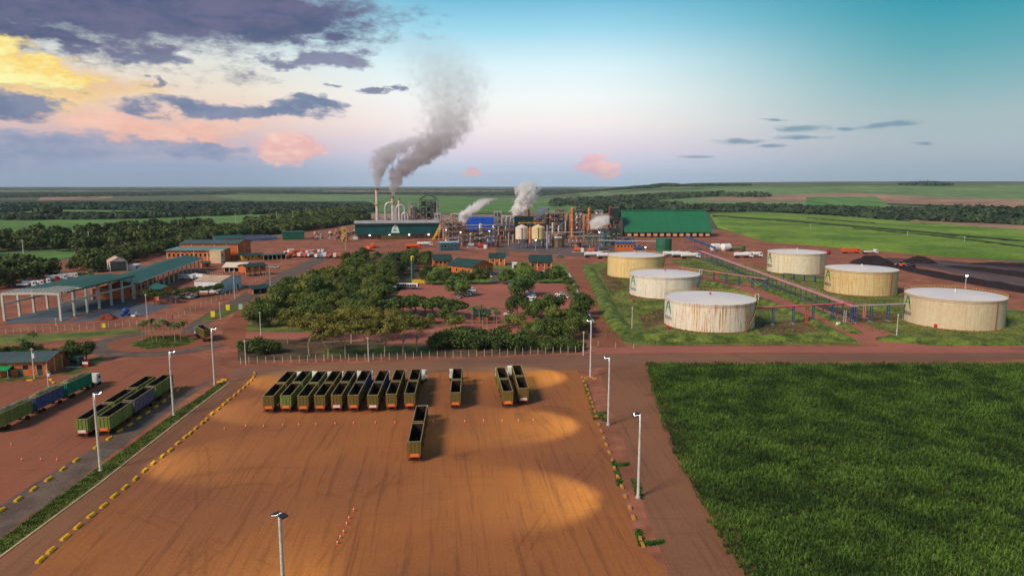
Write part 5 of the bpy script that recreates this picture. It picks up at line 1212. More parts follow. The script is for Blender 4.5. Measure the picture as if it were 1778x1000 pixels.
house('yellow_front_shop', 'low dark-roofed building with yellow front panel', (421,452), (456,450), 10, 3.8, 0.8, mat('yellow_front', srgb(206,176,62), 0.8, 0.15, 0.3), darkg_r, over=1.4, doors=(0.3,), wins=3)
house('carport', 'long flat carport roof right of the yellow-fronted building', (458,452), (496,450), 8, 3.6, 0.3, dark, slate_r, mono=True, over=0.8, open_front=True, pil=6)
house('teal_roof_hall', 'low hall whose teal roof rises behind the orange halls', (374,424), (424,422), 24, 5.0, 2.4, orange, teal_r, over=1.0, wins=6)
house('green_container', 'long green shed left of the scrap heap by the mill', (491,417), (529,416), 14, 8.0, 1.0, mat('green_sheet_wall', srgb(36,96,78), 0.6, 0.12, 0.2), teal_r, ridge='x', over=0.3, doors=(0.5,))
# lagoon cover
struct(MB().lathe([(34, 0.05), (31, 2.4), (29, 2.5), (24, 0.8), (0.1, 0.6)], 40, cap=False).build('lagoon', mat('lagoon_liner', srgb(66,72,92), 0.35, 0.2, 0.05), smooth=True, loc=tuple(P(428,415))))
# shop lower left
t, W = house('shop', 'orange shop with dark roof and white pilasters at the left edge', (-40,655), (82,651), 13, 4.4, 1.2, orange, slate_r, ridge='x', over=0.9, wins=5, doors=(0.45, 0.62, 0.9), side_pil=4, pilm=cream)
A, B, W2, rz = frame_of((-30,660), (14,658)); t = thing('awning', 'bright green awning before the left end of the shop', 'awning', (A.x, A.y, 0), rz)
MB().prism([(0, 2.5), (4.5, 3.5), (4.5, 3.58), (0, 2.58)], 0, W2).build('canvas', mat('green_canvas', srgb(28,150,92), 0.7, 0.1, 0.5), t)
for i in range(4): MB().tube((W2*i/3, 0.1, 0), (W2*i/3, 0.1, 2.5), 0.06).build('pole', white, t)
drum_cols = [((40,110,170),'blue'),((206,52,82),'pink'),((40,160,170),'teal'),((60,60,92),'navy'),((224,224,228),'white')]
for i, (px, py) in enumerate([(18,651),(26,652),(30,650),(38,649),(23,648)]):
    p = P(px, py); t = thing('drum', '%s plastic drum beside the green awning' % drum_cols[i][1], 'drum', (p.x, p.y, 0), 0, 'plastic drums by the awning')
    dm = mat('drum_'+drum_cols[i][1], srgb(*drum_cols[i][0]), 0.5, 0.1, 1.0); MB().lathe([(0.5, 0), (0.56, 0.3), (0.53, 0.6), (0.56, 0.9), (0.5, 1.25), (0.48, 1.25)], 14).build('body', dm, t, True); MB().lathe([(0.4, 1.255), (0.4, 1.3), (0.05, 1.32)], 14).build('lid', dm, t)
A = P(120, 637); t = thing('fuel_kiosk', 'dark green kiosk with red and white box beside the shop lawn', 'kiosk', (A.x, A.y, 0))
MB().box(0, 3.2, 0, 2.6, 0, 2.9).build('cabin', mat('kiosk_green', srgb(52,86,76), 0.6, 0.15, 0.5), t); MB().box(-0.3, 3.5, -0.3, 2.9, 2.905, 3.05).build('roof', darkg_r, t)
q = MB().box(0.5, 2.6, -0.05, -0.004, 1.1, 2.2).build('window', glass, t); MB().box(-0.6, 4.2, -1.2, 0, 0.03, 0.2).build('step', cream, t)
MB().box(4.2, 6.0, 0, 1.2, 0, 1.7).build('red_box', redm, t); MB().box(4.2, 6.0, -0.03, -0.004, 0.9, 1.6).build('white_panel', white, t)

# offices by the mill gate
house('office', 'orange office with hipped dark roof left of the lawn', (754,464), (784,463), 14, 5.2, 3.0, orange, darkg_r, ridge='x', over=1.0, wins=4, pil=3)
house('office', 'wide office with large dark green roof behind the parked cars', (820,482), (856,477), 22, 6.6, 3.4, orange, darkg_r, ridge='y', over=1.0, wins=3, pil=4, sidewin=4)
house('office', 'small orange gatehouse straddling the mill road', (850,461), (876,461), 11, 5.8, 2.6, orange, darkg_r, ridge='x', over=0.8, wins=2, doors=(0.5,), pil=4)
house('office', 'right office with dark roof and red-pink front wall', (921,470), (957,470), 16, 6.2, 3.6, mat('rose_wall', srgb(186,84,72), 0.9, 0.12, 0.5), darkg_r, ridge='x', over=1.0, wins=4, pil=4)
house('white_pavilion', 'low white pavilion before the right office', (932,483), (968,482), 8, 2.9, 0.3, whitew, whitew, mono=True, over=0.5, pil=5, wins=5, winm=dark)
house('white_hut', 'small white hut left of the round tree', (889,466), (898,466), 5, 3.4, 0.3, whitew, whitew, mono=True, over=0.1, doors=(0.5,))
house('car_park_kiosk', 'small dark-roofed kiosk at the car park gate', (826,556), (848,556), 5, 3.0, 1.2, mat('kiosk_wall', srgb(150,84,64), 0.9, 0.1, 0.5), darkg_r, ridge='x', over=1.0, doors=(0.5,), wins=2)
p = P(717, 490); hh = hgt(p, 444); t = thing('slim_tower', 'slim teal water tower with yellow top among the trees', 'tower', (p.x, p.y, 0))
MB().lathe([(1.0, 0), (0.95, hh*0.82)], 16).build('shaft', mat('tower_teal', srgb(84,128,122), 0.6, 0.1, 0.4), t, True); MB().lathe([(1.0, hh*0.825), (1.05, hh*0.97), (0.4, hh)], 16).build('top', mat('tower_yellow', srgb(226,186,48), 0.6, 0.1, 0.4), t, True); MB().box(-0.2, 0.2, -1.25, -1.05, 0, hh*0.95).build('ladder', steel_d, t)
p = P(728, 492); t = thing('sand_bin', 'yellow open bin beside the bus', 'bin', (p.x, p.y, 0)); ym = MATS['tower_yellow']
b = MB(); b.box(-4, 4, -1.3, -1.2, 0, 2.2); b.box(-4, 4, 1.2, 1.3, 0, 2.2); b.box(-4, -3.9, -1.2, 1.2, 0, 2.2); b.box(3.9, 4, -1.2, 1.2, 0, 2.2); b.build('wall', ym, t); MB().box(-3.9, 3.9, -1.2, 1.2, 0.05, 1.4).build('sand', yard, t)
# entry signs
for i, (px, py, col_, lab) in enumerate([(370,553,'yellow','yellow sign board on the entry lawn, nearer'),(396,541,'yellow','yellow sign board on the entry lawn, farther'),(418,540,'green','pale green sign board across the entry lane'),(181,571,'yellow','small yellow sign on the shed fence')]):
    p = P(px, py); t = thing('sign_board', lab, 'sign', (p.x, p.y, 0), 0, 'entry sign boards'); mm = mat('sign_'+col_, srgb(236,206,40) if col_ == 'yellow' else srgb(160,190,168), 0.5, 0.06, 1.0); s = 0.7 if i == 3 else 1
    MB().box(-0.9*s, 0.9*s, -0.05, 0.05, 0.7*s, 3.2*s).build('board', mm, t)
    for x in (-0.8*s, 0.8*s): MB().box(x-0.06, x+0.06, 0.053, 0.15, 0, 3.0*s).build('post', steel_d, t)

# ------------------------------------------------------------ sugar mill
mill_g = sheet_mat('mill_green_sheet', srgb(14,82,84), 0.55, 1.2, 'x'); grey_s = sheet_mat('grey_sheet', srgb(168,164,164), 0.5, 1.0, 'x'); ware_g = sheet_mat('warehouse_roof', srgb(38,112,78), 0.55, 1.2, 'x', 0.1)
steel = mat('galvanised', srgb(190,188,190), 0.4, 0.15, 0.4, metal=0.35); steel2 = mat('stack_steel', srgb(196,188,186), 0.55, 0.2, 0.25, col2=srgb(216,210,206)); rusty = mat('mill_rust', srgb(150,96,80), 0.85, 0.25, 0.3)
dsteel = mat('dark_steelwork', srgb(86,78,84), 0.8, 0.25, 0.4); orange_c = mat('orange_column', srgb(222,120,46), 0.55, 0.2, 0.2, col2=srgb(232,150,84)); blue_v = mat('vivid_blue_sheet', srgb(24,84,196), 0.5, 0.12, 0.2)
teal_c = mat('teal_box_sheet', srgb(40,104,112), 0.6, 0.2, 0.3); brown = mat('mill_brown', srgb(142,108,100), 0.9, 0.25, 0.2); yel = mat('safety_yellow', srgb(222,168,34), 0.6, 0.15, 0.4)
lit2 = mat('lit_bulb', (1, 1, 1, 1), 0.5, 0, 1, emit=(1.0, 0.95, 0.88), estr=5)
def vtank(name, label, px, py, wpx, ytop, m, cat='tank', top='dome', group=None, legs=0, ladder=True, ringm=None, rings=0, cone_top=0.0, d=None, capm=None):
    p = P(px, py); k = mpp(p); r = wpx*k/2; c = p+p.normalized()*r; h = hgt(p, ytop); t = thing(name, label, cat, (c.x, c.y, 0), 0, group)
    z0 = legs
    ht = {'dome': r*0.35, 'cone': r*0.5, 'flat': 0.05, 'open': 0.0}[top]
    if legs:
        MB().lathe([(0.4, z0*0.45), (r, z0)], 24, cap=False).build('hopper', capm or m, t, True)
        for i in range(8):
            a = 2*math.pi*(i+0.5)/8; MB().box(r*.96*math.cos(a)-0.3, r*.96*math.cos(a)+0.3, r*.96*math.sin(a)-0.3, r*.96*math.sin(a)+0.3, 0, z0+0.3).build('leg', bluep, t)
    MB().lathe([(r, z0), (r, h-ht)], 28, cap=False).build('shell', m, t, True)
    prof = [(r+0.12, h-ht-0.15), (r+0.12, h-ht), (r*0.75, h-ht*0.45), (r*0.4, h-ht*0.12), (0.05, h)] if top == 'dome' else [(r+0.12, h-ht-0.15), (r+0.12, h-ht), (0.05, h)]
    MB().lathe(prof, 28, cap=False).build('roof', capm or m, t, True)
    for i in range(rings): z = z0+(h-ht-z0)*(i+1)/(rings+1); MB().lathe([(r+0.02, z-0.2), (r+0.35, z-0.18), (r+0.35, z+0.18), (r+0.02, z+0.2)], 24, cap=False).build('ring', ringm or m, t, True)
    if ladder: MB().box(-0.3, 0.3, -r-0.35, -r-0.1, z0, h-ht).build('ladder', dsteel, t)
    return t
def steel_tower(name, label, px, py, wpx, ytop, d, levels, m, cat='structure', group=None, clad=None, floorm=None, fill=None, nx=3):
    p = P(px, py); k = mpp(p); w = wpx*k; h = hgt(p, ytop); t = thing(name, label, cat, (p.x-w/2, p.y, 0), 0, group); s = 0.32
    for i in range(nx+1):
        for y in (0, d): x = w*i/nx; MB().box(x-s, x+s, y-s, y+s, 0, h).build('column', m, t)
    for l in range(levels):
        z = h*(l+1)/levels; MB().box(-s-0.3, w+s+0.3, -s-0.3, d+s+0.3, z+0.004, z+0.35).build('floor', floorm or m, t)
        if l < levels-1:
            b = MB()
            for i in range(nx): b.tube((w*i/nx+s, -s, z+0.4), (w*(i+1)/nx-s, -s, h*(l+2)/levels-0.1), 0.14, 0.14, 4)
            b.build('brace', m, t)
        b = MB(); b.box(-s, w+s, -s-0.3, -s-0.2, z+1.25, z+1.4)
        for i in range(nx*4+1): b.box(w*i/(nx*4)-0.06, w*i/(nx*4)+0.06, -s-0.3, -s-0.2, z+0.355, z+1.24)
        b.build('railing', rail_y if l % 2 else greyp, t)
    gg = random.Random(int(px*7+py))
    for l in range(levels):
        z = h*l/levels+(0.36 if l else 0)
        for i in range(nx):
            kind = gg.random(); x = w*(i+0.5)/nx; r = min(w/nx*0.36, d*0.36); hh = h/levels*gg.uniform(0.45, 0.85); mm = gg.choice(fill or [steel, dsteel, rusty, greyp, teal_c])
            if kind < 0.45: MB().lathe([(r, z), (r, z+hh*0.8), (r*0.6, z+hh), (0.1, z+hh)], 14, cx=x, cy=d*0.5).build('vessel', mm, t, True)
            elif kind < 0.75: MB().box(x-r, x+r, d*0.2, d*0.8, z, z+hh).build('machine', mm, t)
            else: MB().tube((x-r, d*0.4, z+hh*0.5), (x+r, d*0.4, z+hh*0.5), hh*0.35, hh*0.35, 12).build('drum', mm, t, True)
    if clad: MB().box(-0.4, w+0.4, -0.6, -s-0.32, h*0.55, h).build('cladding', clad, t)
    return t

# mill house
A, B, W, rz = frame_of((617,416), (762,414)); hm = hgt(A, 389)
t = thing('mill_house', 'long dark teal mill house with white emblem on its front', 'building', (A.x, A.y, 0), rz)
MB().box(0, W, 0, 26, 5.0, hm).build('wall', mill_g, t); MB().prism([(-1.2, hm+0.02), (13, hm+2.6), (27, hm+0.02), (27, hm+0.4), (13, hm+3.0), (-1.2, hm+0.4)], -1, W+1).build('roof', grey_s, t)
MB().box(-1, W+1, -1.5, -1.23, hm-1.2, hm+0.5).build('eave', mat('mill_eave', srgb(52,66,70), 0.6, 0.1, 0.3), t)
for i in range(13): MB().box(W*i/12-0.4 if i else 0, W*i/12+0.4 if i < 12 else W, 0.2, 1.0, 0, 5.0).build('column', dsteel, t)
MB().box(2, W-2, 4, 25, 0, 4.99).build('inner_wall', brown, t)
MB().box(W*0.3, W*0.62, -5, -1.5, 0.1, 4.4).build('feed_table', mat('feed_table', srgb(92,82,58), 0.9, 0.2, 0.3), t)
for i in range(4):
    x = W*(0.17+0.235*i); MB().box(x-0.7, x+0.7, -0.7, -0.05, 3.7, 4.9).build('lamp', lit2, t)
cx = W*0.475; em = MB().add([(cx-4.6, -0.1, 6.4), (cx+4.6, -0.1, 6.4), (cx+2.7, -0.1, 13.2), (cx+0.6, -0.1, 15.6), (cx-1.0, -0.1, 15.2), (cx-3.2, -0.1, 11.6)], [(0, 1, 2, 3, 4, 5)]).build('emblem', mat('emblem_white', srgb(214,240,228), 0.5, 0.04, 1.0), t)
MB().add([(cx-2.6, -0.16, 8.6), (cx-0.4, -0.16, 10.4), (cx+2.2, -0.16, 8.6), (cx-0.2, -0.16, 9.0)], [(0, 1, 2, 3)]).build('leaf_mark', mat('emblem_green', srgb(10,60,48), 0.5, 0.05, 1.0), em)
MB().add([(cx-0.2, -0.16, 11.4), (cx+0.5, -0.16, 13.0), (cx+1.3, -0.16, 11.3), (cx+0.5, -0.16, 11.8)], [(0, 1, 2, 3)]).build('leaf_mark', MATS['emblem_green'], em)
A2 = P(768, 416); t = thing('cane_conveyor', 'steep yellow conveyor at the right end of the mill house', 'conveyor', (A2.x-9, A2.y-10, 0))
MB().prism([(-1, 0.5), (7, 15.5), (9.4, 15.5), (1.4, 0.5)], 0, 2.4, 'y').build('belt_housing', yel, t); MB().box(6.0, 6.5, 0.2, 0.6, 0, 12.5).build('leg', yel, t); MB().box(6.0, 6.5, 1.8, 2.2, 0, 12.5).build('leg', yel, t)
# stacks and ducts behind
def stack(label, px, wpx, ybase, ytop, m, platforms=()):
    p = P(px, ybase); k = mpp(p); r = wpx*k/2; h = hgt(p, ytop); t = thing('chimney', label, 'chimney', (p.x, p.y, 0), 0, 'boiler chimneys')
    MB().lathe([(r*1.25, 0), (r*1.05, h*0.5), (r, h), (r*0.85, h), (r*0.85, h-1)], 20, cap=False).build('shaft', m, t, True)
    for f in platforms: MB().lathe([(r*1.05, h*f), (r*1.9, h*f), (r*1.9, h*f+1.2), (r*1.8, h*f+1.2), (r*1.8, h*f+0.2)], 18, cap=False).build('platform', rail_y, t)
    MB().lathe([(r*1.02, h-2.6), (r*1.12, h-2.5), (r*1.12, h), (r*0.9, h+0.02)], 20, cap=False).build('tip', rusty, t, True)
    MB().box(-r*1.35, -r*1.05, -0.5, 0.5, h*0.55, h-0.4).build('ladder', rusty, t)
    return p, h, r
S1 = stack('tallest pale chimney left of the mill', 656, 5.4, 402, 327, steel2, (0.62,)); S2 = stack('middle chimney giving off thick smoke', 683, 4.8, 402, 341, steel2, (0.8,)); S3 = stack('shorter pale chimney right of the smoking one', 694, 4.0, 402, 344, steel2)
def duct(label, pts, rpx, m, y=402):
    ps = []
    for px, py in pts:
        q = P(px, y); ps.append(Vector((q.x, q.y, hgt(q, py))))
    t = thing('flue_duct', label, 'duct', (ps[0].x, ps[0].y, 0), 0, 'flue ducts'); o = Vector((ps[0].x, ps[0].y, 0)); r = rpx*mpp(P(pts[0][0], y))/2
    MB().path([tuple(v-o) for v in ps], r, 12).build('duct', m, t, True)
    for v in (ps[0], ps[-1]): MB().lathe([(r*1.2, -0.3), (r*1.2, 0.3)], 12, cx=(v-o).x, cy=(v-o).y).build('flange', rusty, t, loc=(0, 0, max(0.4, v.z*0.5)))
def arch(x0, x1, y0, yt, k=8): return [(x0, y0)]+[((x0+x1)/2-(x1-x0)/2*math.cos(math.pi*i/k), yt+(1-math.sin(math.pi*i/k))*(x1-x0)*0.62) for i in range(k+1)]+[(x1, y0)]
duct('tall arched flue duct left of the smoking chimney', arch(670, 686, 400, 352), 4.2, steel)
duct('arched flue duct right of the smoking chimney', arch(689, 704, 400, 356), 4.2, steel)
duct('low arched flue duct at the boiler', arch(699, 709, 400, 369), 3.4, steel)
steel_tower('boiler_plant', 'crowded boiler framework between ducts and dark dome', 726, 400, 22, 362, 14, 4, dsteel, fill=[steel, rusty, greyp, steel2])
bh = steel_tower('boiler_house', 'tall boiler house framework under the dark green curved roof', 744, 398, 28, 348, 16, 5, dsteel, fill=[steel, greyp, steel2, rusty])
p = P(742, 398); k = mpp(p); hh = hgt(p, 347)
rw = 15*k; prof = [(-rw+2*rw*i/10, hh+0.6+5.0*math.sin(math.pi*i/10)) for i in range(11)]
MB().prism(prof+[(x, z-0.4) for x, z in reversed(prof)], -1, 17, 'y').build('curved_roof', mat('dark_dome', srgb(30,58,46), 0.7, 0.15, 0.3), bh, loc=(14*k, 0, 0))
prof = [(-rw*1.05+1.3*rw*i/10, hh*0.77+2.4*math.sin(math.pi*i/10)) for i in range(11)]
MB().prism(prof+[(x, z-0.3) for x, z in reversed(prof)], -2.4, 6, 'y').build('canopy', teal_c, bh, loc=(14*k, 0, 0))
vtank('precipitator', 'pale ribbed hopper vessel beside the boiler', 719, 400, 9, 356, steel2, 'vessel', 'cone', rings=4, ringm=greyp)
vtank('boiler_stack', 'slim white stack at the right of the boiler house', 760, 400, 2.6, 346, white, 'chimney', 'flat', rings=3, ringm=bluep)
# scrap and machinery heaps left of the mill house
steel_tower('cane_unloader', 'yellow cane unloading gantry left of the mill house', 598, 420, 7, 396, 5, 3, yel, nx=1)
gg = random.Random(9)
for i in range(46):
    px, py = gg.uniform(546, 622), gg.uniform(404, 418); p = P(px, py); mm = gg.choice([dsteel, rusty, white, greyp, dsteel, steel]); s = gg.uniform(1.0, 2.6)
    t = thing('scrap_machine', 'scrapped machine part in the jumble left of the mill house', 'machine part', (p.x, p.y, 0), gg.uniform(0, 3), 'scrapped machine parts')
    MB().box(-s, s, -s*0.6, s*0.6, 0.3, s*gg.uniform(0.8, 1.8)).build('body', mm, t)
    q = MB().tube((-s*1.2, 0, 0.6), (s*1.2, 0, 0.6), s*0.5, s*0.4, 10).build('drum', gg.choice([dsteel, rusty, greyp]), t, True); MB().tube((0, 0, s), (s*gg.uniform(-1, 1), 0, s*gg.uniform(2, 3.4)), 0.25).build('arm', gg.choice([rusty, white, yel]), t)
# centre: blue halls, evaporators
for i, (xa, xb) in enumerate([(811,838),(839,857)]):
    house('blue_hall', ['wide bright blue clad hall in the mill centre', 'narrow bright blue clad hall in the mill centre'][i], (xa,406), (xb,406), 16, hgt(P(xa,406), 379), 1.2, blue_v, blue_v, ridge='x', over=0.3, doors=(0.5,))
for i, (px, yt) in enumerate([(866,376),(873,378),(881,376),(888,377),(893,381)]):
    vtank('evaporator', 'tall silver evaporator vessel, %s from the left' % nth(i), px, 406, 6.2, yt, steel, 'vessel', 'dome', 'evaporators', rings=3, ringm=greyp)
steel_tower('process_plant', 'dark pipe-filled process frame below the blue halls', 830, 422, 52, 398, 10, 3, dsteel, nx=6, fill=[steel, rusty, greyp, brown, dsteel, white])
steel_tower('process_plant', 'dark process frame left of the blue halls', 786, 420, 30, 386, 10, 4, brown, nx=4, fill=[white, rusty, greyp, teal_c, dsteel])
steel_tower('process_plant', 'blue-grey process frame below the evaporators', 875, 416, 34, 392, 8, 3, dsteel, nx=4, fill=[bluep, steel, greyp, rusty])
house('teal_cabin', 'low teal and blue substation before the process frames', (766,436), (798,435), 9, 7.0, 0.5, teal_c, mat('pale_blue_roof', srgb(150,186,200), 0.5, 0.1, 0.4), mono=True, over=0.5, wins=6, winm=dark, pil=6, pilm=bluep)
house('control_box', 'dark green clad box above the two silos', (893,420), (926,420), 10, hgt(P(893,420), 377), 0.6, mat('box_green', srgb(10,46,44), 0.6, 0.1, 0.3), mat('box_green', (0,0,0)), mono=True, over=0.2, wins=2, winm=dark, pil=3, pilm=dsteel)
vtank('red_column', 'short rust-red column above the dark green box', 917, 412, 5, 363, rusty, 'column', 'dome', rings=2, ringm=dsteel)
silo_w = mat('silo_white', srgb(226,206,188), 0.6, 0.1, 0.15); silo_y = mat('silo_yellow', srgb(230,204,152), 0.6, 0.12, 0.15)
vtank('silo', 'left white silo on blue legs', 906, 432, 22.5, 390, silo_w, 'silo', 'cone', 'silo pair', legs=8.5); vtank('silo', 'right yellowish silo on blue legs', 934, 432, 22.5, 390, silo_y, 'silo', 'cone', 'silo pair', legs=8.5)
p = P(906, 432); t = thing('silo_walkway', 'orange walkway across the silo tops', 'walkway', (p.x-3, p.y+5, 0)); hh = hgt(p, 388)
MB().box(0, 24, 0, 1.6, hh, hh+0.3).build('deck', yel, t); b = MB(); b.box(0, 24, 0, 0.1, hh+1.2, hh+1.3)
for i in range(13): b.box(i*2-0.05 if i else 0, i*2+0.05, 0, 0.1, hh+0.3, hh+1.2)
b.build('railing', orange_c, t); MB().box(11, 11.6, 0.3, 0.9, 0, hh).build('leg', bluep, t)
jt = vtank('juice_tank', 'grey-brown tank with white plate right of the silos', 969, 430, 22, 407, mat('juice_tank', srgb(140,120,100), 0.7, 0.2, 0.3), 'tank', 'flat', rings=1, capm=orange_c)
p = P(969, 430); hh = hgt(p, 412); q = MB().box(-3.4, 3.4, -0.1, 0, hh-1.0, hh+1.0).build('sign_plate', white, jt, loc=(p.x-jt.location.x, p.y-jt.location.y-0.5, 0)); MB().box(-0.3, 0.3, 0.003, 0.8, hh-0.5, hh+0.5).build('bracket', dsteel, q)
p = P(950, 432); t = thing('light_mast', 'tall grey light mast with dark lamp crown in the mill', 'mast', (p.x, p.y, 0)); hh = hgt(p, 372)
MB().tube((0, 0, 0), (0, 0, hh), 0.8, 0.5, 12).build('shaft', greyp, t, True); MB().lathe([(1.6, hh-9), (1.8, hh-3), (1.2, hh), (0.6, hh)], 12).build('crown', mat('mast_green', srgb(48,56,40), 0.8, 0.2, 0.5), t); MB().lathe([(2.4, hh-3.4), (2.4, hh-3.0)], 12).build('platform', rail_y, t)
for i, (px, w, yb, yt) in enumerate([(985,5.4,412,370),(994,6.2,418,360),(1015,5.4,402,374),(1023,5.6,402,361)]):
    vtank('distillation_column', 'orange distillation column, %s from the left' % nth(i), px, yb, w, yt, orange_c, 'column', 'dome', 'distillation columns', rings=6, ringm=rusty)
steel_tower('distillery_tower', 'dark distillery frame left of the orange columns', 966, 414, 26, 372, 10, 5, dsteel, nx=3, fill=[steel, bluep, rusty, greyp, orange_c])
steel_tower('distillery_tower', 'dark distillery frame between the orange columns', 1004, 412, 12, 366, 8, 5, dsteel, nx=2, fill=[steel, white, rusty, greyp])
steel_tower('distillery_tower', 'steel frame behind the silos with pale vessels', 944, 408, 24, 374, 10, 4, brown, nx=3, fill=[steel, white, rusty, orange_c, steel2])
vtank('pale_column', 'white slender vessel between the orange columns', 1003, 402, 5, 372, white, 'vessel', 'dome', rings=2, ringm=greyp)
steel_tower('sugar_tower', 'dark conveyor tower at the warehouse gable', 1066, 412, 16, 362, 9, 5, dsteel, nx=2, fill=[bluep, white, teal_c, dsteel], clad=mat('tower_clad', srgb(40,52,50), 0.7, 0.15, 0.3))
vtank('red_riser', 'thin red riser pipe at the conveyor tower', 1057.5, 412, 2.4, 358, redm, 'pipe', 'dome', ladder=False)
house('dark_green_block', 'dark green clad block before the conveyor tower', (1062,426), (1077,426), 9, hgt(P(1062,426), 400), 1.5, mat('block_green', srgb(34,62,52), 0.7, 0.15, 0.3), mat('block_green', (0,0,0)), ridge='x', over=0.2, wins=2, winm=dark)
house('grey_green_hall', 'ribbed grey-green hall with teal panel right of the columns', (1016,424), (1044,424), 12, hgt(P(1016,424), 410), 3.0, mat('greygreen', srgb(120,112,92), 0.8, 0.2, 0.4), sheet_mat('olive_roof', srgb(112,108,84), 0.7, 0.8, 'x'), ridge='y', over=0.5, wins=5, winm=teal_c)
house('pump_house', 'orange pump house with dark pipes before the green tank', (1070,434), (1100,434), 7, 5.5, 1.0, orange, bluep, mono=True, over=0.8, wins=5, winm=dark)
vtank('green_tank', 'dark green tank behind the yellowish storage tank', 1152, 440, 27, 415, mat('green_tank', srgb(44,108,84), 0.6, 0.12, 0.15), 'tank', 'flat', rings=1)
for i, px in enumerate((1242,1260)):
    p = P(px, 436); t = thing('white_dome_tank', 'white horizontal vessel near the blue conveyor, %s' % ['left', 'right'][i], 'tank', (p.x, p.y, 0), 0.4, 'white horizontal vessels')
    MB().tube((-3.6, 0, 3.4), (3.6, 0, 3.4), 3.2, 3.2, 18).tube((3.6, 0, 3.4), (4.6, 0, 3.4), 3.2, 1.8, 18).tube((-4.6, 0, 3.4), (-3.6, 0, 3.4), 1.8, 3.2, 18).build('shell', white, t, True)
    for x in (-2.4, 2.4): MB().box(x-0.3, x+0.3, -2.4, 2.4, 0, 1.6).build('saddle', conc, t)
pipe_rack('blue inclined-looking conveyor bridge beside the white vessels', (1190,428), (1240,452), 8.5, 6, [(bluep,0.9)], bluep, w=2.0, name='conveyor_bridge')
pipe_rack('long brown pipe bridge across the middle of the mill', (806,418), (890,416), 8.5, 9, [(rusty,0.5),(greyp,0.4),(pinkp,0.5)], dsteel, w=3)
pipe_rack('pipe bridge from the columns to the grey-green hall', (985,424), (1070,424), 7, 8, [(greyp,0.4),(rusty,0.4)], dsteel, w=2)
# further crowded plant
pale = [white, steel, steel2, greyp, silo_w, rusty, teal_c, orange_c]
for i, (px, py, w, yt, d_, lv, nx_, mm, lab) in enumerate([(772,404,18,380,10,3,3,greyp,'pale pipework frame right of the mill house'),(800,398,26,378,12,3,4,brown,'brown frame of vessels behind the steam'),(848,400,40,382,10,2,5,greyp,'grey frame behind the blue halls'),(884,402,22,376,10,3,3,steel2,'pale frame behind the evaporators'),(930,404,18,372,10,4,3,rusty,'rust-red frame behind the right silo'),(955,402,16,368,10,4,2,greyp,'grey frame behind the light mast'),(982,406,14,376,8,4,2,steel2,'pale frame behind the first orange column'),(1034,408,18,382,10,3,2,dsteel,'dark frame beside the last orange column'),(1048,418,16,398,8,2,2,teal_c,'teal frame before the warehouse gable'),(760,404,10,372,10,4,2,steel2,'pale frame at the right end of the boiler'),(700,400,22,376,8,3,3,rusty,'rust-red frame under the flue ducts'),(672,400,16,378,8,2,2,greyp,'grey frame under the tall arched duct'),(810,428,24,410,6,2,3,dsteel,'low dark frame behind the red and white machine'),(852,430,14,412,6,2,2,bluep,'low blue frame beside the mill road'),(1086,428,30,414,6,2,4,bluep,'low blue frame before the pink panels'),(1000,430,20,412,6,2,3,rusty,'low rust frame below the orange columns'),(790,410,14,372,8,4,2,greyp,'tall grey frame left of the blue halls'),(864,408,12,368,8,4,2,steel2,'tall pale frame left of the evaporators'),(946,396,14,362,8,5,2,dsteel,'tallest frame behind the light mast'),(972,396,14,364,8,5,2,rusty,'tall rust frame left of the first orange column'),(1040,400,12,366,8,5,2,greyp,'tall grey frame right of the last orange column'),(716,398,12,352,8,5,2,greyp,'tall grey frame right of the low flue duct'),(754,398,12,350,10,5,2,steel2,'tall pale frame at the right of the boiler house')]):
    steel_tower('process_plant', lab, px, py, w, yt, d_, lv, mm, nx=nx_, fill=pale)
gg = random.Random(33); nv = 0
for i in range(72):
    px = 766+i*4.2+gg.uniform(-2, 2); py = gg.choice([404, 410, 416, 422, 428]); w = gg.uniform(2.6, 6.5); hh = gg.uniform(9, 30)
    vtank('process_vessel', 'small process vessel in the mill, %s from the left' % nth(i), px, py, w, py-hh, gg.choice(pale), 'vessel', gg.choice(['dome', 'cone', 'dome']), 'small process vessels', rings=gg.choice([0, 1, 2]), ringm=greyp)
for i, (a_, b_, h_) in enumerate([((770,412),(860,410),12),((780,426),(860,424),6),((900,408),(1060,406),14),((940,420),(1010,420),9),((1040,430),(1150,432),6)]):
    pipe_rack('elevated pipe bridge of the mill, %s from the left' % nth([0,1,2,3,4][i]), a_, b_, h_, 8, [(steel,0.45),(white,0.35),(rusty,0.45),(greyp,0.3)], [dsteel, rusty, greyp, dsteel, bluep][i], 'pipe bridges', w=3)
# warehouse
A, B, W, rz = frame_of((1087,412), (1234,412)); t = thing('sugar_warehouse', 'big sugar warehouse with steep green roof and pink panels', 'warehouse', (A.x, A.y, 0), rz); D = 62; he = 5.2; rhh = hgt(A+Vector((0, D/2, 0)), 366)
MB().prism([(-1.2, he), (D/2, rhh), (D+1.2, he), (D+1.2, he+0.4), (D/2, rhh+0.4), (-1.2, he+0.4)], -2, W+2).build('roof', ware_g, t)
b = MB(); b.prism([(0, 0), (D, 0), (D, he+0.5), (D/2, rhh-0.6), (0, he+0.5)], 0, 0.4); b.prism([(0, 0), (D, 0), (D, he+0.5), (D/2, rhh-0.6), (0, he+0.5)], W-0.4, W); b.build('gable', dsteel, t)
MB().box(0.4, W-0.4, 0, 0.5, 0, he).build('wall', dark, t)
for i in range(13): MB().box(W*i/13+1.4, W*(i+1)/13-1.4, -0.08, -0.003, 1.2, he-0.6).build('wall_panel', mat('pink_panel', srgb(222,160,130), 0.8, 0.1, 0.3), t)
MB().box(-1, W+1, D/2-1.4, D/2+1.4, rhh+0.1, rhh+1.2).build('ridge_cap', ware_g, t)
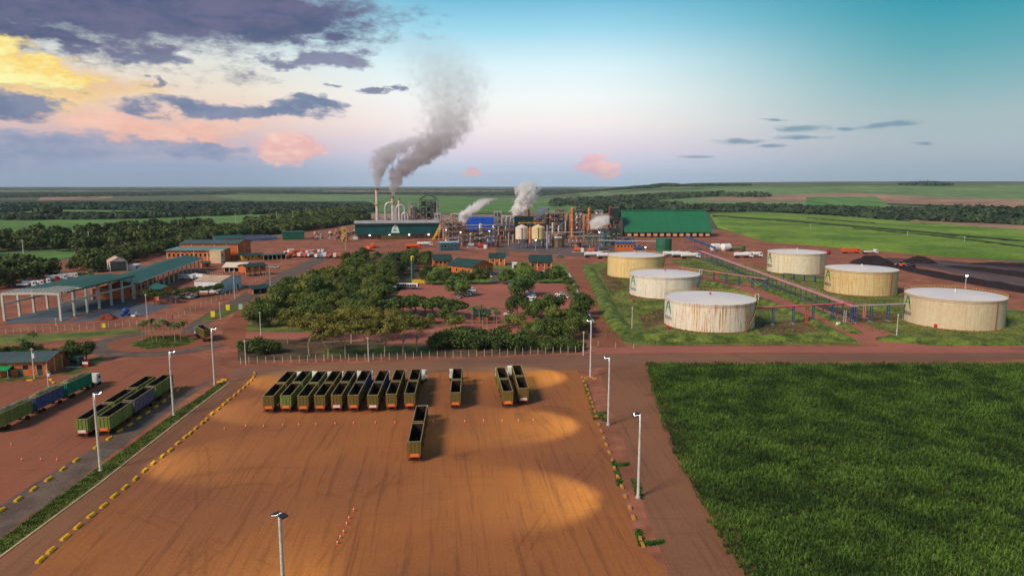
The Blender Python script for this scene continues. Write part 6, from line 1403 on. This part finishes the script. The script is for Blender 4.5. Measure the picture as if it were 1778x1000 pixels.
# bits and pieces of plant in front
gg = random.Random(21)
for i, (px, py, lab) in enumerate([(836,432,'red and white machine before the process frame'),(1004,438,'orange tank skid left of the grey-green hall'),(1028,440,'orange frame machine before the grey-green hall'),(1048,436,'dark pump skid right of the orange machine'),(1110,436,'dark blue machine beside the orange pump house'),(820,430,'grey pump group before the process frame')]):
    p = P(px, py); t = thing('plant_machine', lab, 'machine', (p.x, p.y, 0)); cm_ = [redm, cone_o, cone_o, dsteel, bluep, greyp][i]
    MB().box(-5, 5, -1.6, 1.6, 0, 0.5).build('skid', conc, t); MB().tube((-3.6, 0, 2.4), (1.6, 0, 2.4), 1.7, 1.7, 16).build('drum', cm_, t, True); MB().box(2.0, 4.6, -1.3, 1.3, 0.5, 3.6).build('motor_house', white if i < 2 else dsteel, t); MB().tube((-2, 0, 4.0), (-2, 0, 6.4), 0.35).build('stack', greyp, t)
for i, (px, py, ty) in enumerate([(775,424,400),(800,424,404),(850,424,402),(1040,430,404),(1120,446,430),(930,436,418)]):
    p = P(px, py); hh = hgt(p, ty); t = thing('plant_light', 'lit floodlight pole in the mill, %s from the left' % nth([0,1,2,4,5,3][i]), 'lamp post', (p.x, p.y, 0), 0, 'lit poles in the mill'); MB().tube((0, 0, 0), (0, 0, hh), 0.3, 0.2).build('post', greyp, t, True); q = MB().box(-0.9, 0.9, -0.4, 0.4, hh, hh+0.8).build('lamp_head', lampb, t); MB().box(-0.6, 0.6, -0.47, -0.403, hh+0.1, hh+0.7).build('lens', lit2, q)

# ------------------------------------------------------------ other vehicles
def paint(n, c): return mat('paint_'+n, srgb(*c), 0.35, 0.05, 0.5, spec=0.5)
PAINTS = {n: paint(n, c) for n, c in dict(white=(230,231,233), silver=(176,178,182), black=(30,32,38), red=(176,40,36), orange=(226,98,44), blue=(40,80,150), green=(70,120,60), yellow=(226,186,40)).items()}
def carbody(m, pick=False):
    pr = [(-2.15, 0.35), (2.15, 0.35), (2.2, 0.75), (2.0, 0.95), (0.95, 1.02), (-1.7, 1.05), (-2.2, 0.95)]
    return MB().prism([(a, z) for a, z in pr], -0.86, 0.86).mesh('body', m)
CB = {n: carbody(m) for n, m in PAINTS.items()}
cab_gl = (lambda: MB().add([(x*0.8, a, 1.021 if z < 1.1 else z) for x in (-1, 1) for a, z in ((0.95, 1.02), (-1.85, 1.05))]+[(x*0.66, a, 1.5) for x in (-1, 1) for a in (0.3, -1.4)], [(0,1,5,4),(2,3,7,6),(0,2,6,4),(1,3,7,5),(4,5,7,6),(0,1,3,2)]).mesh('glass_house', glass))()
cab_pk = (lambda: MB().add([(x*0.8, a, 1.03) for x in (-1, 1) for a in (1.0, -0.55)]+[(x*0.66, a, 1.6) for x in (-1, 1) for a in (0.45, -0.5)], [(0,1,5,4),(2,3,7,6),(0,2,6,4),(1,3,7,5),(4,5,7,6),(0,1,3,2)]).mesh('glass_house', glass))()
CR = {n: MB().box(-0.66, 0.66, -1.42, 0.32, 1.503, 1.55).mesh('roof', m) for n, m in PAINTS.items()}; CRP = {n: MB().box(-0.67, 0.67, -0.52, 0.47, 1.603, 1.65).mesh('roof', m) for n, m in PAINTS.items()}
cw = (lambda b: b.tube((-0.1, 0, 0), (0.1, 0, 0), 0.34, 0.34, 12).mesh('wheel', tyre))(MB()); chl = MB().box(-0.2, 0.2, 2.15, 2.22, 0.62, 0.78).mesh('headlight', white); ctl = MB().box(-0.18, 0.18, -2.22, -2.16, 0.7, 0.86).mesh('tail_light', redm)
def car(px, py, rz, colr, label, group, pick=False, s=1.08):
    p = P(px, py); t = thing('pickup' if pick else 'car', label, 'pickup' if pick else 'car', (p.x, p.y, 0.045), R(rz), group, s)
    link('body', CB[colr], t); q = link('glass_house', cab_pk if pick else cab_gl, t); link('roof', (CRP if pick else CR)[colr], q)
    for x in (-0.8, 0.8):
        for y in (-1.35, 1.35): link('wheel', cw, t, (x, y, 0.34))
    for x in (-0.6, 0.6): link('headlight', chl, t, (x, 0, 0)); link('tail_light', ctl, t, (x, 0, 0))
cp = [(813,502,80,'white','white car at the left round tree, farthest of four'),(819,506,80,'white','white car at the left round tree, second of four'),(815,510,82,'white','white car at the left round tree, third of four'),(811,514,84,'white','white car at the left round tree, nearest of four'),(796,518,10,'silver','silver car half under the left round tree'),(843,474,60,'white','white car in the office drive, farthest of three'),(846,478,62,'white','white car in the office drive, middle of three'),(849,482,65,'white','white car in the office drive, nearest of three'),(887,496,5,'white','white car facing out of the office drive'),(893,520,60,'black','black car under the right round trees'),
      (920,510,75,'white','white car right of the big round tree, farthest of four'),(922,514,75,'white','white car right of the big round tree, second of four'),(923,518,75,'white','white car right of the big round tree, third of four'),(920,523,75,'white','white car right of the big round tree, nearest of four'),(972,513,70,'white','white car at the right edge of the car park, farthest of three'),(975,516,70,'white','white car at the right edge of the car park, middle of three'),(979,518,72,'white','white car at the right edge of the car park, nearest of three'),(884,548,85,'white','white car at the car park gate'),(893,551,85,'red','red and white car at the car park gate'),(690,534,40,'silver','silver car at the wood edge, left'),(694,529,40,'white','white car at the wood edge, right'),
      (314,517,75,'white','white car by the entry road trees, leftmost'),(324,514,75,'white','white car by the entry road trees, second from left'),(330,518,75,'white','white car by the entry road trees, third from left'),(338,514,75,'white','white car by the entry road trees, rightmost'),(380,510,70,'white','white car at the foot of the white shed'),(690,500,88,'silver','silver car left of the bus'),(792,462,0,'silver','silver car behind the office lawn, left'),(800,462,0,'red','red car behind the office lawn, right'),(784,462,0,'black','dark car behind the office lawn, farthest left')]
for px, py, rz, c_, lab in cp: car(px, py, rz, c_, lab, 'parked cars')
car(478, 466, 80, 'silver', 'silver pickup right of the white bus', None, True, 1.3)
car(972, 448, 60, 'green', 'bright green car on the red road by the offices', None, False, 1.3)
def bus(label, px, py, rz, stripe):
    p = P(px, py); t = thing('bus', label, 'bus', (p.x, p.y, 0.04), R(rz)); MB().prism([(-1.25, 0.4), (1.25, 0.4), (1.27, 1.5), (1.2, 3.1), (1.0, 3.3), (-1.0, 3.3), (-1.2, 3.1), (-1.27, 1.5)], -6, 6).build('body', white, t)
    for i in range(8):
        for s in (-1, 1): MB().box(-5.4+i*1.35, -4.25+i*1.35, s*1.262-0.03 if s > 0 else -1.32, s*1.262+0.05 if s > 0 else -1.235, 1.6, 2.75).build('window', glass, t)
    MB().box(6.003, 6.06, -1.1, 1.1, 1.4, 2.9).build('windscreen', glass, t); MB().box(-6.0, 6.0, -1.31, -1.275, 0.5, 1.45).build('side_stripe', stripe, t)
    for x in (-3.8, 3.8):
        for y in (-1.1, 1.1): q = link('wheel', MESH['wheel'], t, (x, y, 0.5)); q.rotation_euler = (0, 0, math.pi/2)
bus('white bus with dark violet side at the left of the car park', 708, 502, -8, mat('violet_stripe', srgb(52,40,72), 0.5, 0.1, 0.5))
bus('white bus parked behind the gatehouse', 448, 466, 4, white)
def lorry(label, px, py, rz, colr, kind, group, s=1.0):
    p = P(px, py); t = thing('lorry', label, 'truck', (p.x, p.y, 0.03), R(rz), group, s); c = link('cab', MESH['cab_'+colr], t, (0, 3.4, 0)); link('windscreen', MESH['screen'], c); link('side_window', MESH['side'], c)
    MB().box(-0.45, 0.45, -5.2, 5.2, 0.75, 1.0).build('chassis', steel_d, t)
    if kind == 'tank': b = MB(); b.tube((0, -5.2, 2.15), (0, 3.0, 2.15), 1.12, 1.12, 14); b.tube((0, -3.5, 3.2), (0, -3.5, 3.45), 0.4); b.tube((0, 0.5, 3.2), (0, 0.5, 3.45), 0.4); b.build('tank_body', PAINTS[colr], t, True)
    elif kind == 'box': MB().box(-1.22, 1.22, -5.2, 3.0, 1.05, 3.3).build('cargo_box', PAINTS[colr], t)
    else: MB().box(-1.2, 1.2, -5.2, 3.0, 1.05, 1.3).build('flatbed', steel_d, t); MB().box(-0.9, 0.9, -4.0, 1.5, 1.3, 2.2).build('load', PAINTS[colr], t)
    for y in (-4.2, -3.0, 4.6):
        for x in (-0.98, 0.98): link('wheel', MESH['wheel'], t, (x, y, 0.5))
for n in ('white', 'orange', 'red', 'green', 'yellow'): me = MESH['cab'].copy(); me.materials[0] = PAINTS[n]; MESH['cab_'+n] = me
gg = random.Random(5); k = 0
for row_, (y0, x0, x1, n) in enumerate([(441,498,560,10),(447,505,590,11)]):
    for i in range(n):
        c_ = gg.choice(['orange', 'orange', 'white', 'orange', 'white']) if i < n-2 else gg.choice(['white', 'orange'])
        lorry('%s service lorry, %s from the left in the %s row of the lorry park' % (c_, nth(i), ['back', 'front'][row_]), x0+(x1-x0)*i/(n-1), y0+gg.uniform(-1, 1), gg.uniform(-25, 15), c_, gg.choice(['tank', 'box', 'flat']), 'lorry park')
for px, py, rz, c_, kd, lab, s in [(640,436,30,'orange','tank','orange tanker lorry on the mill road',1.3),(648,430,20,'orange','box','orange box lorry on the mill road',1.2),(718,432,-75,'orange','tank','orange tanker before the mill house, left',1.3),(737,428,-75,'white','tank','pale tanker before the mill house, right',1.3),(1030,447,-80,'white','tank','white fuel tanker left of the yellowish tank',1.35),(1052,449,-80,'white','tank','white fuel tanker partly behind the yellowish tank',1.35),(1166,446,-85,'white','tank','white fuel tanker behind the second tank, first from the left',1.35),(1182,447,-85,'white','tank','white fuel tanker behind the second tank, second from the left',1.35),(1198,449,-85,'white','tank','white fuel tanker behind the second tank, third from the left',1.35),(1290,448,-88,'white','tank','white fuel tanker left of the cream tank, first',1.35),(1306,447,-88,'white','tank','white fuel tanker left of the cream tank, second',1.35),(1278,436,-85,'green','flat','green flatbed behind the white tankers',1.4),(1476,440,-85,'orange','box','orange lorry on the red earth below the bright cane',1.3),(1510,441,-80,'white','flat','white lorry on the red earth below the bright cane',1.2),(326,486,70,'white','box','white lorry under the long shed, left',1.0),(346,485,60,'white','box','white lorry under the long shed, right',1.0),(44,499,-75,'white','flat','white lorry on the red bank, first from the left',1.0),(58,497,-75,'white','tank','white lorry on the red bank, second from the left',1.0),(70,494,-75,'white','flat','white lorry on the red bank, third from the left',1.0),(85,490,-70,'red','flat','red lorry on the red bank',1.0),(98,487,-70,'white','box','white lorry on the red bank behind the teal roof',1.0),(118,484,-72,'white','box','white lorry beside the yellow digger',1.0),(142,479,-72,'green','flat','green flatbed on the red bank',1.1),(436,466,-80,'white','box','white box lorry behind the gatehouse',1.0),(1430,442,-80,'red','flat','red flatbed beside the cream tank',1.0)]:
    lorry(lab, px, py, rz, c_, kd, 'lorries of the site', s)
def loader(label, px, py, rz, colr, s=1.0):
    p = P(px, py); t = thing('wheel_loader', label, 'loader', (p.x, p.y, 0.03), R(rz), 'loaders and tractors', s); m = PAINTS[colr]
    MB().prism([(-2.6, 0.7), (0.4, 0.7), (0.4, 1.7), (-2.4, 1.9), (-2.6, 1.6)], -0.8, 0.8).build('body', m, t); MB().box(-0.7, 0.7, -0.8, 0.7, 1.92, 3.1).build('cab', glass, t); MB().box(-0.8, 0.8, -0.9, 0.8, 3.103, 3.2).build('cab_roof', m, t)
    MB().tube((-0.6, 0.5, 1.4), (-0.6, 3.0, 0.9), 0.14).tube((0.6, 0.5, 1.4), (0.6, 3.0, 0.9), 0.14).build('lift_arm', m, t); MB().prism([(2.9, 0.2), (4.0, 0.15), (3.2, 0.5), (3.0, 1.5), (2.9, 1.5)], -1.4, 1.4).build('bucket', steel_d, t)
    for y in (-1.7, 1.2):
        for x in (-0.95, 0.95): q = link('wheel', MESH['wheel'], t, (x, y, 0.78)); q.scale = (1, 1.5, 1.5)
for px, py, rz, c_, lab, s in [(1563,463,60,'orange','orange wheel loader on the compost yard',1.3),(1582,465,-40,'black','dark wheel loader with pale cab on the compost yard',1.3),(130,482,-60,'yellow','yellow digger on the red bank',1.0),(169,473,-80,'green','light green tractor on the red bank, left',1.0),(178,472,-80,'green','light green tractor on the red bank, right',1.0)]: loader(lab, px, py, rz, c_, s)
p = P(219, 548); t = thing('concrete_mixer', 'blue concrete mixer before the open shed', 'mixer', (p.x, p.y, 0)); MB().lathe([(0.5, 1.0), (1.5, 1.8), (1.5, 2.6), (0.8, 3.4)], 14).build('drum', PAINTS['blue'], t, True); MB().box(-1.6, 1.6, -0.6, 0.6, 0.5, 0.95).build('frame', PAINTS['blue'], t)
for x in (-1.2, 1.2): q = link('wheel', cw, t, (x, 0, 0.34)); q.scale = (1.5, 1.5, 1.5)
for i, (px, py) in enumerate([(232,550),(240,549),(212,549),(236,546)]):
    p = P(px, py); t = thing('material_pallet', 'small pallet of building material beside the blue mixer, %s' % ['white front', 'grey right', 'blue left', 'white rear'][i], 'pallet', (p.x, p.y, 0), i*0.6, 'pallets by the mixer'); MB().box(-1, 1, -0.6, 0.6, 0, 0.18).build('pallet', bark, t); MB().box(-0.9, 0.9, -0.5, 0.5, 0.185, 0.9).build('bags', [white, greyp, PAINTS['blue'], white][i], t)

# ------------------------------------------------------------ smoke, steam and haze
def plume(name, label, path, radii, dens, colr, nscale, seed, edge=0.3, absorb=1.0):
    """path: (px, py) pixels at the plane of the source; a closed volume swept along it, thinned by noise"""
    src = path[0]; base = P(src[0], src[2]); Y = base.y
    pts = []
    for q in path:
        x, y, z = px_dir(q[0], q[1]); s = Y/y; pts.append(Vector((x*s, Y, CAM_H+z*s)))
    k = mpp(base); rad = [r*k for r in radii]; o = pts[0].copy(); pts = [p-o for p in pts]
    zs = [p.z for p in pts]; zt = zs[-1]
    # closed hull that holds the plume: rings of a wide tube
    n = 14; vs = []; fs = []; K = 26
    for j in range(K+1):
        f = j/K*(len(pts)-1); i = min(int(f), len(pts)-2); p = pts[i].lerp(pts[i+1], f-i); r = (rad[i]+(rad[i+1]-rad[i])*(f-i))*2.3
        for a in range(n): vs.append((p.x+r*math.cos(2*math.pi*a/n), p.y+r*math.sin(2*math.pi*a/n), p.z))
    for j in range(K):
        for a in range(n): fs.append((j*n+a, j*n+(a+1) % n, (j+1)*n+(a+1) % n, (j+1)*n+a))
    fs += [tuple(range(n-1, -1, -1)), tuple(range(K*n, (K+1)*n))]
    m = bpy.data.materials.new(name+'_volume'); m.use_nodes = True; t = NT(m.node_tree); t.n.clear()
    oc = t.node('ShaderNodeTexCoord').outputs['Object']; x, y, z = t.sep(oc)
    u = t.m('DIVIDE', z, zt)
    def curve(vals):
        fc = t.node('ShaderNodeFloatCurve'); cu = fc.mapping.curves[0]; lo, hi = min(vals), max(vals); sp = max(1e-6, hi-lo)
        ps = [(zz/zt, (v-lo)/sp) for zz, v in zip(zs, vals)]
        cu.points[0].location = ps[0]; cu.points[1].location = ps[-1]
        for a in ps[1:-1]: cu.points.new(*a)
        for pt in cu.points: pt.handle_type = 'AUTO_CLAMPED'
        fc.mapping.update(); t.put(fc.inputs['Value'], u)
        return t.m('ADD', t.m('MULTIPLY', fc.outputs[0], sp), lo)
    wn = t.node('ShaderNodeTexNoise'); wn.inputs['Scale'].default_value = nscale*0.55; wn.inputs['Detail'].default_value = 1; t.put(wn.inputs['Vector'], t.vm('ADD', oc, (seed*31, 0, 0)))
    rr = curve(rad)
    wv = t.vm('SUBTRACT', wn.outputs['Color'], (0.5, 0.5, 0.5))
    dx = t.m('SUBTRACT', x, curve([p.x for p in pts])); dx = t.m('ADD', dx, t.m('MULTIPLY', t.m('MULTIPLY', t.sep(wv)[0], rr), 0.9)); dy = t.m('ADD', y, t.m('MULTIPLY', t.m('MULTIPLY', t.sep(wv)[1], rr), 0.9))
    r = t.m('DIVIDE', t.m('SQRT', t.m('ADD', t.m('MULTIPLY', dx, dx), t.m('MULTIPLY', dy, dy))), rr)
    nz = t.noise(t.vm('ADD', oc, (seed*17, seed*5, 0)), nscale, 5, 0.66)
    v = t.m('ADD', t.m('SUBTRACT', 1.0, r), t.m('MULTIPLY', t.m('SUBTRACT', nz, 0.5), 3.6))
    d = t.m('MULTIPLY', t.smooth(v, 0.0, edge), curve(dens))
    pv = t.node('ShaderNodeVolumePrincipled'); pv.inputs['Color'].default_value = tuple(colr)+(1,); pv.inputs['Anisotropy'].default_value = 0.1; t.put(pv.inputs['Density'], d)
    out = t.node('ShaderNodeOutputMaterial'); t.l.new(pv.outputs[0], out.inputs['Volume'])
    m.cycles.volume_step_rate = 0.35
    ob = MB().add(vs, fs).build(name, m, None, False, tuple(o)); ob['kind'] = 'stuff'; ob['label'] = label
    return ob
plume('smoke', 'grey smoke drifting up right from the tallest chimney', [(656,326,402),(655,312,402),(658,294,402),(668,274,402),(690,256,402),(722,244,402),(752,232,402)], [3,8,15,22,27,30,30], [0.3,0.24,0.18,0.13,0.08,0.03,0.003], (0.84,0.83,0.87), 0.15, 1)
plume('smoke', 'thick grey smoke rising from the middle chimney and thinning high up', [(683,340,402),(686,322,402),(696,302,402),(720,282,402),(748,260,402),(772,232,402),(784,195,402),(782,150,402),(765,105,402),(735,60,402)], [3,9,17,25,33,40,50,62,68,70], [0.4,0.3,0.2,0.14,0.085,0.036,0.014,0.008,0.004,0.0004], (0.74,0.71,0.74), 0.11, 2)
plume('steam', 'white steam blowing right over the blue halls', [(800,392,410),(806,378,410),(818,366,410),(834,354,410),(850,344,410)], [5,9,13,13,13], [0.9,0.9,0.6,0.3,0.03], (0.99,0.99,0.99), 0.2, 3)
plume('steam', 'white steam blowing left above the process frame', [(800,384,409),(796,378,409),(790,370,409)], [4,7,8], [0.6,0.6,0.1], (0.99,0.99,0.99), 0.14, 4)
plume('steam', 'tall white steam column over the dark green box', [(898,378,410),(902,366,410),(908,354,410),(914,340,410),(917,324,410),(920,314,410)], [7,13,15,16,17,14], [0.9,0.9,0.8,0.6,0.35,0.02], (0.99,0.99,0.99), 0.16, 5)
plume('steam', 'small white steam puff by the light mast', [(934,380,408),(938,368,408),(946,358,408)], [5,9,10], [0.5,0.35,0.02], (0.99,0.99,0.99), 0.14, 6)
plume('steam', 'low white steam beside the warehouse gable', [(1036,398,412),(1042,386,412),(1050,374,412)], [10,16,12], [0.7,0.6,0.03], (0.99,0.99,0.99), 0.1, 7)

hz = MB().box(-18500, 18500, -18500, 18500, -8, 330)
hm_ = bpy.data.materials.new('haze_air'); hm_.use_nodes = True; t = NT(hm_.node_tree); t.n.clear()
pv = t.node('ShaderNodeVolumePrincipled'); pv.inputs['Color'].default_value = (0.74, 0.87, 1.0, 1); pv.inputs['Density'].default_value = 0.000034; pv.inputs['Anisotropy'].default_value = 0.0
out = t.node('ShaderNodeOutputMaterial'); t.l.new(pv.outputs[0], out.inputs['Volume'])
ho = hz.build('haze', hm_); ho['kind'] = 'stuff'
